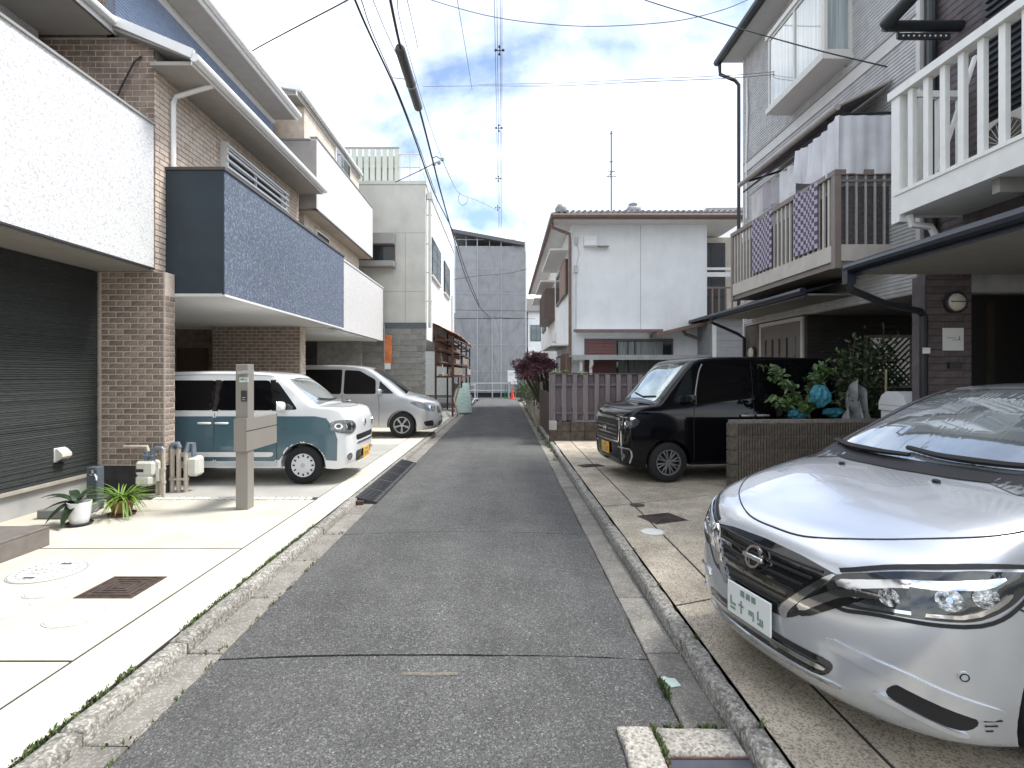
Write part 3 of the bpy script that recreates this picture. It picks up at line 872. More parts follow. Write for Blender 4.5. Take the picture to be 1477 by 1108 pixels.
dp = MB().tube([(XW + 0.05, D(102.3), 4.35), (XW + 0.05, D(102.3), 5.50), (XW + 0.05, D(101.5), 5.62), (gx - 0.05, D(101), 5.80)], 0.035, 10).build('downpipe', TRIM, hB, smooth=True)
b = MB(); yb = YB0 - 0.03
b.tube([(-5.20, yb, 5.38), (-5.20, yb - 0.05, 5.30), (-5.12, yb - 0.05, 5.50), (-4.95, yb - 0.04, 5.85), (-4.88, yb, 5.95)], 0.014, 6)
b.cyl((-5.20, yb - 0.05, 5.36), (-5.20, yb - 0.05, 5.20), 0.035, n=10)
b.box(-5.27, -5.13, yb - 0.01, yb + 0.03, 5.13, 5.20)
b.build('cable_bracket', BLACKTRIM, hB)

# ---------------------------------------------------------------- next house: pale mosaic balconies, minivan garage
YC0, YC1 = YB1 + 0.06, D(44.6)
hC = thing('pale_house', 'pale mosaic faced house with two white balconies over the silver minivan', 'house', (-6.5, 15, 0))
part('wall', SUNBEIGE, hC, (-9, XW + 0.0, YC0 + 0.3, YC1, 2.95, 8.0))
part('garage_ceiling', SOFFIT, hC, (-9, -4.12, YC0, YC1 - 0.05, 2.74, 2.79))
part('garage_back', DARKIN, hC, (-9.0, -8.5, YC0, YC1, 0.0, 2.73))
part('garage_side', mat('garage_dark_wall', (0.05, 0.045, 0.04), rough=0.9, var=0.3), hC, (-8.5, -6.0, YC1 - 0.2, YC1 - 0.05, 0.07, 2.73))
part('end_pier', CBLOCK, hC, (-6.0, -4.6, YC1 - 0.2, YC1 - 0.05, 0.07, 2.73))
lo = MB().box(-4.22, -4.08, YC0, D(43), 2.80, 4.56).build('balcony', PALETILE, hC)
part('end_wall', PALETILE, lo, (XW + 0.005, -4.22, YC0 - 0.01, YC0 + 0.12, 2.80, 4.55), (XW + 0.005, -4.22, D(43) - 0.12, D(43), 2.8, 4.55))
part('cap_rail', TRIM, lo, (-4.24, -4.06, YC0 - 0.02, D(43) + 0.01, 4.56, 4.59))
YU = D(64.5)
up = MB().box(-4.46, -4.33, YC0 + 0.02, D(44), 5.50, 7.12).build('balcony', PALETILE, hC)
part('end_wall', mat('taupe_panel', (0.36, 0.335, 0.31), rough=0.7, var=0.08), up, (-5.3, -4.335, YC0, YC0 + 0.1, 5.5, 7.06))
part('cap_rail', GREYTRIM, up, (-4.48, -4.31, YC0, D(44) + 0.01, 7.12, 7.15), (-5.3, -4.48, YC0 - 0.02, YC0 + 0.12, 7.07, 7.10))
part('balcony_floor', mat('tan_soffit', (0.42, 0.36, 0.29), rough=0.8, var=0.1), hC, (-5.6, -4.345, YC0 + 0.1, D(44) - 0.02, 5.45, 5.495))
part('lower_trim', BLACKTRIM, up, (-4.34, -4.315, YC0 + 0.02, D(44), 5.44, 5.475))
wz = 5.0
for (ya, yb_, za, zb) in ((13.6, 14.6, 4.7, 5.3), (15.2, 16.6, 7.25, 8.0)):
    w = MB().box(XW - 0.02, XW + 0.05, ya, yb_, za, zb).build('window', TRIM, hC)
    part('pane', GLASS, w, (XW, XW + 0.06, ya + 0.06, yb_ - 0.06, za + 0.06, zb - 0.06))
part('eave_soffit', SOFFITD, hC, (-9, -4.66, YC0 - 0.2, YC1, 8.0, 8.04))
b = MB(); b.tube([(-4.63, YC0 - 0.25, 8.12), (-4.63, YC1, 8.12)], 0.06, 10); b.box(-4.71, -4.68, YC0 - 0.25, YC1, 7.98, 8.18)
b.bar((-6.5, YC0 - 0.25, 8.42), (-4.63, YC0 - 0.25, 8.15), 0.06, 0.14)
b.build('gutter', TRIM, hC, smooth=True)
b = MB(); b.prism([(-4.72, 8.05), (-4.72, 8.16), (-6.5, 8.45), (-9, 8.3), (-9, 8.05)], (0, YC1, 0), (1, 0, 0), (0, 0, 1), YC1 - YC0 + 0.2)
b.build('roof', GREYTRIM, hC)
# orange banner at the far edge of the lower balcony
bn = thing('orange_banner', 'narrow orange and white banner hanging at the far end of the pale house', 'banner', (-4.0, D(42.8), 1.9))
part('cloth', mat('orange_cloth', (0.75, 0.22, 0.08), rough=0.8, var=0.35, scale=5), bn, (-4.06, -3.82, D(42.6), D(42.6) + 0.01, 2.05, 3.0))
part('white_end', TRIM, bn, (-4.06, -3.86, D(42.6) - 0.004, D(42.6) + 0.012, 1.85, 2.05))
part('pole', ALU, bn, (-4.09, -4.065, D(42.6) - 0.01, D(42.6) + 0.02, 1.5, 3.4))

# ---------------------------------------------------------------- rendered building with the roof screen
YD0, YD1, XD = D(42.0), D(27.0), -2.72
hD = thing('rendered_building', 'beige rendered building with a long white side wall and a slatted roof screen', 'building', (-5, 22, 0))
part('front_wall', DCONC, hD, (-9, XD, YD0, YD0 + 0.3, 3.45, 8.2))
part('side_wall', DSIDE, hD, (-9, XD - 0.003, YD0 + 0.3, YD1, 2.9, 8.15))
part('joint', mat('panel_joint', (0.33, 0.32, 0.28), rough=0.9), hD, (-9, XD - 0.001, YD0 - 0.004, YD0 + 0.001, 6.53, 6.545), (-9, XD - 0.001, YD0 - 0.004, YD0 + 0.001, 4.52, 4.535), (-3.42, -3.405, YD0 - 0.004, YD0 + 0.001, 3.46, 6.52))
part('hood_band', GREYTRIM, hD, (-5.5, -3.75, YD0 - 0.35, YD0 - 0.002, 6.1, 6.45), (-5.6, -3.73, YD0 - 0.45, YD0 - 0.002, 5.32, 5.5))
wd = MB().box(-5.5, -3.76, YD0 - 0.06, YD0 + 0.02, 5.5, 6.1).build('window', BROWNDOOR, hD)
part('pane', GLASS, wd, (-5.45, -4.7, YD0 - 0.07, YD0 - 0.05, 5.55, 6.05), (-4.62, -3.82, YD0 - 0.075, YD0 - 0.05, 5.55, 6.05))
part('plinth_band', mat('dark_band', (0.10, 0.11, 0.12), rough=0.7), hD, (-4.1, XD + 0.02, YD0 - 0.06, YD0 + 0.1, 3.25, 3.45))
# block wall below
part('block_core', MORTAR, hD, (-6.2, XD - 0.02, YD0 - 0.04, YD0 + 0.1, 0.05, 3.25))
blk = MB().cbox(-0.192, 0.192, -0.02, 0.03, -0.092, 0.092, 0.006).mesh('concrete_block', CBLOCK)
for r in range(16):
    x = -6.2 + (0.2 if r % 2 else 0.0)
    while x < XD - 0.05:
        if x + 0.39 < XD + 0.02: link('concrete_block', blk, hD, Vector((x + 0.2, YD0 - 0.045, 0.15 + r * 0.2)) - hD.location)
        else: MB().cbox(x + 0.008, XD + 0.015, YD0 - 0.065, YD0 - 0.015, 0.058 + r * 0.2, 0.242 + r * 0.2, 0.006).build('concrete_block', CBLOCK, hD)
        x += 0.4
for (sa, sb, ta, tb) in ((39.2, 34.5, 335, 396), (32.4, 29.6, 370, 412)):
    y0, y1 = D(sa), D(sb)
    w = MB().box(XD - 0.02, XD + 0.06, y0, y1, 5.35, 6.75).build('window', BLACKTRIM, hD)
    ym = (y0 + y1) / 2
    part('pane', GLASSL, w, (XD, XD + 0.068, y0 + 0.06, ym - 0.03, 5.41, 6.69), (XD, XD + 0.075, ym + 0.03, y1 - 0.06, 5.41, 6.69))
    part('sill', TRIM, w, (XD, XD + 0.1, y0 - 0.05, y1 + 0.05, 5.30, 5.345))
part('side_joint', mat('panel_joint_pale', (0.5, 0.5, 0.48), rough=0.9), hD, (XD - 0.01, XD + 0.001, YD0 + 0.35, YD1, 4.1, 4.115), (XD - 0.01, XD + 0.001, YD0 + 0.35, YD1, 6.53, 6.545))
b = MB()
yp = YD0 + 0.25
b.tube([(XD + 0.12, yp, 7.75), (XD + 0.12, yp, 3.3)], 0.06, 10)
b.box(XD + 0.02, XD + 0.22, yp - 0.1, yp + 0.1, 7.75, 7.98)
for zz in (7.2, 6.2, 5.2, 4.2):
    b.box(XD - 0.0, XD + 0.19, yp - 0.03, yp + 0.03, zz, zz + 0.04)
b.build('downpipe', mat('aged_white_pipe', (0.62, 0.62, 0.58), rough=0.5, var=0.1), hD, smooth=True)
MB().tube([(XD + 0.1, D(29), 3.0), (XD + 0.1, D(29), 5.6)], 0.06, 8).build('downpipe', mat('aged_white_pipe', (0.6, 0.6, 0.6)), hD, smooth=True)
part('parapet', DCONC, hD, (-9, XD + 0.03, YD0 - 0.03, YD0 + 0.25, 8.2, 8.32), (XD - 0.2, XD + 0.03, YD0 + 0.25, YD1, 8.15, 8.28))
# roof screen and railing
scr = mat('pale_green_slat', (0.60, 0.62, 0.55), rough=0.6, var=0.06)
x = -6.0
while x < -3.75:
    part('screen_slat', scr, hD, (x, x + 0.16, YD0 + 0.35, YD0 + 0.38, 8.25, 9.55))
    x += 0.215
part('screen_rail', GREYTRIM, hD, (-6.2, -3.7, YD0 + 0.39, YD0 + 0.43, 9.58, 9.65), (-6.2, -3.7, YD0 + 0.39, YD0 + 0.43, 8.9, 8.95))
part('screen_back', mat('pale_screen', (0.55, 0.56, 0.50), rough=0.8, var=0.08), hD, (-6.2, -3.75, YD0 + 0.46, YD0 + 0.48, 8.25, 9.35))
b = MB()
for xx in (-3.65, -3.3, -2.95):
    b.cyl((xx, YD0 + 0.3, 8.3), (xx, YD0 + 0.3, 9.35), 0.025, n=6)
for yq in (YD0 + 1.6, YD0 + 3.2, YD0 + 5):
    b.cyl((-2.95, yq, 8.25), (-2.95, yq, 9.35), 0.025, n=6)
for zz in (9.35, 8.9):
    b.cyl((-3.7, YD0 + 0.3, zz), (-2.95, YD0 + 0.3, zz), 0.025, n=6)
    b.cyl((-2.95, YD0 + 0.3, zz), (-2.95, YD0 + 5, zz), 0.025, n=6)
b.build('roof_railing', ALU, hD)

PLANK = randomise(mat('weathered_plank', (0.30, 0.25, 0.20), rough=0.9, var=0.35, scale=9, stretch=(6, 1, 6)), 0.3)
# ---------------------------------------------------------------- rusty rack with odds and ends
rk = thing('rusty_rack', 'rusty steel rack with a ragged sheet roof leaning along the white side wall', 'rack', (-2.3, 23, 0))
rx0, rx1, ry0, ry1 = -2.62, -1.98, D(38), D(25.5)
ys = [ry0, ry0 + (ry1 - ry0) * 0.42, ry0 + (ry1 - ry0) * 0.72, ry1]
for yq in ys:
    for xx in (rx0, rx1):
        part('post', RUST, rk, (xx - 0.035, xx + 0.035, yq - 0.035, yq + 0.035, 0.0, 3.15 if xx == rx1 else 3.55))
for zz in (1.55, 2.05, 2.55, 2.95):
    b = MB()
    for xx in (rx0, rx1):
        b.box(xx - 0.03, xx + 0.03, ry0 + 0.036, ry1 - 0.036, zz, zz + 0.06)
    for yq in ys:
        b.box(rx0 + 0.036, rx1 - 0.036, yq - 0.03, yq + 0.03, zz + 0.001, zz + 0.059)
    b.build('shelf_frame', RUST, rk)
for k, (ya, yb_) in enumerate(zip(ys[:-1], ys[1:])):
    part('back_panel', PLANK if k % 2 else TIN, rk, (rx0 - 0.03, rx0 - 0.01, ya + 0.05, yb_ - 0.03, 2.0 - 0.3 * (k % 2), 3.25))
    part('shelf_board', PLANK, rk, (rx0 + 0.04, rx1 - 0.04, ya + 0.05, yb_ - 0.05, 1.612, 1.635)); part('front_board', PLANK, rk, (rx1 + 0.036, rx1 + 0.06, ya + 0.1, yb_ - 0.1, 1.65 + 0.5 * (k % 2), 1.95 + 0.5 * (k % 2)))
b = MB(); b.bar((rx1, ry0, 0.3), (rx1, ys[1], 1.5), 0.05); b.bar((rx1, ys[2], 0.6), (rx1, ys[1], 1.5), 0.05); b.bar((rx1, ys[2], 1.5), (rx1, ry1, 0.4), 0.05)
b.build('brace', RUST, rk)
rr = random.Random(11)
for k in range(7):
    y0 = ry0 - 0.15 + k * (ry1 - ry0 + 0.3) / 7; y1 = y0 + (ry1 - ry0) / 7 + 0.25
    dz = rr.uniform(-0.03, 0.06) + (k % 2) * 0.03
    def fn(u, v, y0=y0, y1=y1, dz=dz):
        return Vector((rx0 - 0.1 + (rx1 - rx0 + 0.28) * u, y0 + (y1 - y0) * v, 3.60 - 0.42 * u + dz + 0.02 * math.sin(v * 40) + 0.03 * noise.noise(Vector((u * 2, v * 2 + k, k)))))
    MB().sheet(fn, 4, 16, (0, 0, 0.012)).build('roof_sheet', TIN, rk, smooth=True)
for zz, nm in ((1.62, 'bottom'), (2.12, 'middle'), (2.62, 'top')):
    for k, (l, y0, w_, h_, wd_) in enumerate(((2.9, ry0 + 0.3, 0.12, 0.07, 'long thin weathered timber at the back of the %s shelf of the rusty rack'), (1.5, ry0 + 1.2 + zz * 0.6, 0.24, 0.20, 'short thick weathered beam at the street side of the %s shelf of the rusty rack'))):
        xq = rx0 + 0.14 + k * 0.30
        o = MB().mbox(tilt((xq, y0 + l / 2, zz + h_ / 2), 0, 0, rr.uniform(-0.02, 0.02)), w_, l, h_, 0.006).build('timber', PLANK, pivot=(xq, y0, zz))
        tag(o, wd_ % nm, 'timber', 'timbers stored on the rusty rack')
def lean(name, label, cat, m, p, q, w, t):
    o = MB().bar(p, q, w, t, up=(1, 0, 0)).build(name, m, pivot=p)
    return tag(o, label, cat)
lean('leaning_board', 'pale board leaning inside the rusty rack, nearest the block wall', 'board', mat('pale_board', (0.5, 0.47, 0.42), var=0.2), (-2.35, ry0 + 0.2, 1.62), (-2.5, ry0 + 0.75, 2.5), 0.1, 0.04)
lean('leaning_sheet', 'grey green sheet leaning against the foot of the rusty rack', 'sheet', mat('grey_green_sheet', (0.20, 0.27, 0.25), rough=0.6, var=0.2), (-1.72, D(34.5), 0.05), (-2.0, D(31), 1.25), 0.05, 0.7)
lean('leaning_plank', 'tan plank leaning at the near foot of the rusty rack', 'plank', mat('tan_plank', (0.42, 0.31, 0.2), var=0.25), (-1.85, D(36), 0.05), (-2.02, D(37.8), 0.95), 0.16, 0.03)
junk = thing('scrap_heap', 'low heap of pipes and rubble behind the rusty rack', 'scrap heap', (-2.0, D(27), 0))
for k in range(14):
    p = Vector((rr.uniform(-2.2, -1.75), rr.uniform(D(32), D(24)), rr.uniform(0.08, 0.35)))
    d = Vector((rr.uniform(-0.3, 0.3), rr.uniform(-0.8, 0.8), rr.uniform(-0.1, 0.4)))
    if k % 3 == 0: MB().tube([p, p + d * 0.5 + Vector((0, 0, 0.1)), p + d], 0.03, 6).build('pipe', GALV, junk, smooth=True)
    elif k % 3 == 1: MB().mbox(tilt(p, rr.random(), rr.random(), rr.random()), 0.25, 0.4, 0.12, 0.03).build('lump', CBLOCK, junk)
    else: MB().bar(p, p + d, 0.07, 0.05).build('offcut', PLANK, junk)
gs = MB()
for zz in (0.75, 1.05): gs.cyl((-2.3, D(25.6), zz), (-1.72, D(24.5), zz), 0.03, n=6)
for t_ in (0, 1): gs.cyl((-2.3 + 0.58 * t_, D(25.6) + (D(24.5) - D(25.6)) * t_, 0), (-2.3 + 0.58 * t_, D(25.6) + (D(24.5) - D(25.6)) * t_, 1.08), 0.03, n=6)
tag(gs.build('pipe_barrier', GALV, pivot=(-2.3, D(25.6), 0)), 'short galvanised pipe barrier past the rusty rack', 'barrier')

# ---------------------------------------------------------------- left plot furniture
pst = thing('letterbox_post', 'taupe metal gate post with letter box, intercom and lamp in front of the teal van', 'letter box', (-3.11, D(121.5), PZL))
PX, PY = -3.115, D(121.5)
POST = mat('taupe_powder_coat', (0.25, 0.23, 0.205), rough=0.45, var=0.04)
part('post', POST, pst, (PX - 0.08, PX + 0.065, PY, PY + 0.16, PZL, 1.80), c=0.004)
part('letter_box', POST, pst, (PX - 0.075, PX + 0.07, PY - 0.055, PY - 0.002, 0.77, 1.155), (PX + 0.068, PX + 0.075, PY - 0.055, PY + 0.8, 0.77, 1.0), (PX + 0.068, PX + 0.075, PY - 0.055, PY + 0.8, 1.012, 1.155), (PX - 0.075, PX + 0.066, PY + 0.163, PY + 0.8, 0.765, 1.15))
part('flap_gap', BLACKTRIM, pst, (PX + 0.067, PX + 0.071, PY - 0.05, PY + 0.79, 1.0, 1.012))
ic = MB().cbox(PX - 0.005, PX + 0.062, PY - 0.03, PY - 0.001, 1.36, 1.49, 0.006).build('intercom', BLACKTRIM, pst)
part('speaker_slot', GREYTRIM, ic, (PX + 0.012, PX + 0.05, PY - 0.034, PY - 0.03, 1.375, 1.385), (PX + 0.012, PX + 0.05, PY - 0.034, PY - 0.03, 1.40, 1.41))
part('name_plate', mat('clear_name_plate', (0.55, 0.62, 0.60), rough=0.15, var=0.2, scale=40), pst, (PX - 0.03, PX + 0.075, PY - 0.012, PY - 0.002, 1.585, 1.645))
part('name_text', mat('green_print', (0.12, 0.25, 0.2), rough=0.5), pst, (PX - 0.015, PX + 0.03, PY - 0.0145, PY - 0.012, 1.61, 1.63), (PX + 0.036, PX + 0.06, PY - 0.0145, PY - 0.012, 1.61, 1.622))
b = MB(); b.cyl((PX + 0.0, PY - 0.002, 1.70), (PX + 0.0, PY - 0.045, 1.70), 0.02, n=10); b.bar((PX - 0.03, PY - 0.055, 1.70), (PX + 0.16, PY - 0.055, 1.715), 0.02, 0.035)
b.build('lamp', ALU, pst)

def pot_plant(loc, label, pot_m, r, h, saucer_m, flare, kind):
    t = thing('potted_plant', label, 'potted plant', loc)
    m0 = Matrix.Translation(loc)
    MB().lathe([(r * 0.72, 0.03), (r * 0.86, h * 0.5), (r * flare, h), (r * flare * 1.06, h), (r * flare * 1.06, h - 0.02), (r * flare * 0.97, h - 0.025)] if kind == 'blade' else [(r * 0.75, 0.025), (r * 0.9, h * 0.4), (r, h * 0.9), (r * 1.02, h), (r * 0.94, h), (r * 0.9, h - 0.03)], m0, 28).build('pot', pot_m, t, smooth=True, angle=50)
    MB().lathe([(0.001, 0.0), (r * 1.0, 0.0), (r * 1.16, 0.028), (r * 1.12, 0.03), (r * 0.98, 0.008), (0.001, 0.008)], m0, 28).build('saucer', saucer_m, t, smooth=True)
    MB().lathe([(r * 0.9, h - 0.04), (0.001, h - 0.03)], m0, 20).build('soil', mat('planting_soil', (0.05, 0.04, 0.03)), t)
    return t
rr = random.Random(21)
LEAFD = mat('dark_leaf', (0.028, 0.050, 0.024), rough=0.35, var=0.4, scale=14)
LEAFB = mat('bright_blade', (0.16, 0.27, 0.035), rough=0.5, col2=(0.09, 0.17, 0.02), scale=12)
def leaf_blade(base, az, length, width, rise, droop, n=6, fold=0.15):
    d = Vector((math.cos(az), math.sin(az), 0)); s = Vector((-d.y, d.x, 0))
    vs = []; fs = []
    for i in range(n + 1):
        u = i / n
        c = Vector(base) + d * (length * (u * 0.9 + 0.1 * u * u)) + Vector((0, 0, rise * u - droop * u * u))
        wd = width * (math.sin(math.pi * min(1, 0.08 + u * 0.92)) ** 0.6) * (1 - 0.15 * u)
        if i == n: wd = 0.001
        vs += [c - s * wd + Vector((0, 0, fold * wd)), c, c + s * wd + Vector((0, 0, fold * wd))]
    for i in range(n):
        a = i * 3
        fs += [(a, a + 1, a + 4, a + 3), (a + 1, a + 2, a + 5, a + 4)]
    return vs, fs
p1 = pot_plant(Vector((-4.55, D(134.8), PZL)), 'broad dark leaved plant in a white ceramic pot on the pale concrete', mat('white_glaze', (0.78, 0.78, 0.77), rough=0.12), 0.11, 0.25, BLACKTRIM, 1.0, 'broad')
for k, (az, l, wd, ri, dr) in enumerate([(3.1, .34, .045, .20, .16), (3.6, .30, .05, .10, .16), (2.4, .26, .05, .24, .14), (0.4, .16, .045, .22, .1), (1.2, .22, .05, .26, .12), (4.2, .28, .055, .06, .22), (4.8, .24, .055, .02, .22), (3.3, .36, .05, .28, .22), (5.4, .16, .045, .14, .12)]):
    v_, f_ = leaf_blade((-4.58, D(134.8), PZL + 0.23), az, l, wd, ri, dr, 7, 0.35)
    MB().add(v_, f_).build('leaf', LEAFD, p1, smooth=True, fix=False, angle=180)
p2 = pot_plant(Vector((-4.38, D(126), PZL)), 'bright green spider plant in a terracotta pot on the pale concrete', mat('terracotta', (0.24, 0.10, 0.065), rough=0.7, var=0.2), 0.125, 0.18, mat('terracotta_dish', (0.13, 0.045, 0.035), rough=0.6), 1.1, 'blade')
for k in range(120):
    v_, f_ = leaf_blade((-4.38 + rr.uniform(-.05, .05), D(126) + rr.uniform(-.05, .05), PZL + 0.16), rr.uniform(0, 6.283), rr.uniform(.18, .46), rr.uniform(0.007, 0.012), rr.uniform(.10, .36), rr.uniform(.08, .40), 6, 0.4)
    MB().add(v_, f_).build('leaf', LEAFB, p2, smooth=True, fix=False, angle=180)
# tap column
tc_ = thing('tap_column', 'slate blue garden tap column behind the potted plants', 'garden tap', (-4.88, D(121), PZL))
TX, TY = -4.88, D(121)
part('column', mat('slate_resin', (0.075, 0.09, 0.11), rough=0.6, var=0.15), tc_, (TX - 0.065, TX + 0.065, TY - 0.06, TY + 0.06, PZL, 0.58), c=0.008)
CHR = mat('chrome', (0.72, 0.72, 0.72), rough=0.12, metal=1.0, var=0.02)
b = MB(); b.tube([(TX + 0.02, TY - 0.06, 0.51), (TX + 0.02, TY - 0.10, 0.51), (TX + 0.09, TY - 0.13, 0.505), (TX + 0.115, TY - 0.135, 0.47), (TX + 0.115, TY - 0.135, 0.44)], 0.014, 8)
b.cyl((TX + 0.05, TY - 0.11, 0.515), (TX + 0.05, TY - 0.11, 0.56), 0.016, n=8); b.bar((TX + 0.02, TY - 0.11, 0.56), (TX + 0.09, TY - 0.11, 0.565), 0.014)
b.build('tap', CHR, tc_, smooth=True)
part('basin', mat('grey_basin', (0.19, 0.19, 0.185), rough=0.8, var=0.1), tc_, (TX - 0.32, TX + 0.1, TY - 0.45, TY - 0.07, PZL, PZL + 0.1), c=0.01)
# gas meters with their pipes
CREAMP = mat('cream_pipe', (0.50, 0.44, 0.36), rough=0.6, var=0.15, scale=20)
METER = mat('meter_enamel', (0.62, 0.62, 0.55), rough=0.4, var=0.08)
BLUEG = mat('blue_grey_fitting', (0.19, 0.23, 0.28), rough=0.5, metal=0.3, var=0.2)
def gas_meter(x, y, z, label, turn=False):
    t = thing('gas_meter', label, 'gas meter', (x, y, z))
    if not turn:
        bd = MB().cbox(x - 0.135, x + 0.115, y - 0.09, y + 0.09, z - 0.07, z + 0.125, 0.03).cbox(x - 0.13, x + 0.09, y - 0.11, y + 0.075, z - 0.20, z - 0.055, 0.035).build('body', METER, t, smooth=True)
        part('counter_window', BLACKTRIM, bd, (x - 0.11, x - 0.015, y - 0.0945, y - 0.088, z - 0.015, z + 0.025))
        part('side_port', METER, t, (x + 0.117, x + 0.15, y - 0.05, y + 0.05, z - 0.14, z + 0.02))
        b = MB(); b.cyl((x - 0.03, y, z + 0.125), (x - 0.03, y, z + 0.24), 0.03, n=10); b.cyl((x + 0.05, y, z + 0.125), (x + 0.05, y, z + 0.26), 0.028, n=10)
        b.cbox(x - 0.07, x + 0.08, y - 0.045, y + 0.045, z + 0.17, z + 0.205, 0.01); b.tube([(x + 0.05, y, z + 0.25), (x + 0.09, y, z + 0.285), (x + 0.17, y, z + 0.285), (x + 0.19, y, z + 0.26)], 0.026, 8)
        b.build('valve', BLUEG, t, smooth=True)
        b = MB(); b.tube([(x + 0.19, y, z + 0.27), (x + 0.19, y, PZL)], 0.024, 8); b.tube([(x + 0.11, y + 0.08, z - 0.05), (x + 0.11, y + 0.08, PZL)], 0.024, 8); b.tube([(x + 0.05, y + 0.09, z - 0.05), (x + 0.05, y + 0.09, PZL)], 0.024, 8)
        b.tube([(x - 0.03, y + 0.03, z + 0.24), (x - 0.05, y + 0.04, z + 0.30), (x - 0.36, y + 0.05, z + 0.30), (x - 0.39, y + 0.10, z + 0.30)], 0.022, 8)
        for q in (0.12, 0.3): b.cyl((x + 0.19, y, z - 0.3 + q), (x + 0.19, y, z - 0.27 + q), 0.032, n=8)
        b.build('pipe', CREAMP, t, smooth=True)
    else:
        MB().cbox(x + 0.06, x + 0.22, y - 0.06, y + 0.14, z - 0.17, z + 0.10, 0.035).build('body', METER, t, smooth=True)
        b = MB()
        for i, dx in enumerate((-0.13, -0.04, 0.06)):
            b.tube([(x + dx, y - 0.05 - 0.0 * i, z + 0.22 - 0.05 * (i == 2)), (x + dx, y - 0.05, PZL)], 0.03, 8)
            b.cyl((x + dx, y - 0.05, z - 0.22), (x + dx, y - 0.05, z - 0.18), 0.038, n=8)
        b.bar((x - 0.15, y - 0.085, z - 0.2), (x + 0.08, y - 0.085, z - 0.2), 0.015, 0.025)
        b.build('pipe', CREAMP, t, smooth=True)
        b = MB(); b.tube([(x - 0.13, y - 0.05, z + 0.22), (x - 0.12, y - 0.05, z + 0.27), (x - 0.05, y - 0.05, z + 0.28), (x - 0.03, y - 0.05, z + 0.22)], 0.035, 8)
        b.tube([(x + 0.06, y - 0.05, z + 0.16), (x + 0.08, y - 0.02, z + 0.28), (x + 0.13, y, z + 0.28), (x + 0.14, y, z + 0.10)], 0.035, 8)
        b.build('valve', BLUEG, t, smooth=True)
gas_meter(-4.69, YB0 - 0.16, 0.42, 'cream gas meter with valves on the brick pier behind the spider plant')
gas_meter(-4.42, YB0 + 0.16, 0.45, 'smaller gas meter with three upright pipes between the brick pier and the teal van', True)

# ---------------------------------------------------------------- cars
def paint(name, col, metal=0.0, rough=0.3):
    return mat(name, col, rough=rough, metal=metal, var=0.03, scale=3, coat=1.0, spec=0.5)
def lerp_keys(keys, n):
    """spline through keys, resampled evenly by length"""
    pts = spline(keys, 24)
    L = [0.0]
    for a, b in zip(pts[:-1], pts[1:]):
        L.append(L[-1] + math.hypot(b[0] - a[0], b[1] - a[1]))
    out = []
    j = 0
    for i in range(n + 1):
        t = L[-1] * i / n
        while j < len(L) - 2 and L[j + 1] < t: j += 1
        k = (t - L[j]) / max(1e-9, L[j + 1] - L[j])
        out.append(pts[j].lerp(pts[j + 1], min(1, k)))
    return out
def table(tb, z):
    if z <= tb[0][0]: return tb[0][1]
    for (a, x), (b, y) in zip(tb[:-1], tb[1:]):
        if z <= b:
            t = (z - a) / (b - a); t = t * t * (3 - 2 * t)
            return x + (y - x) * t
    return tb[-1][1]

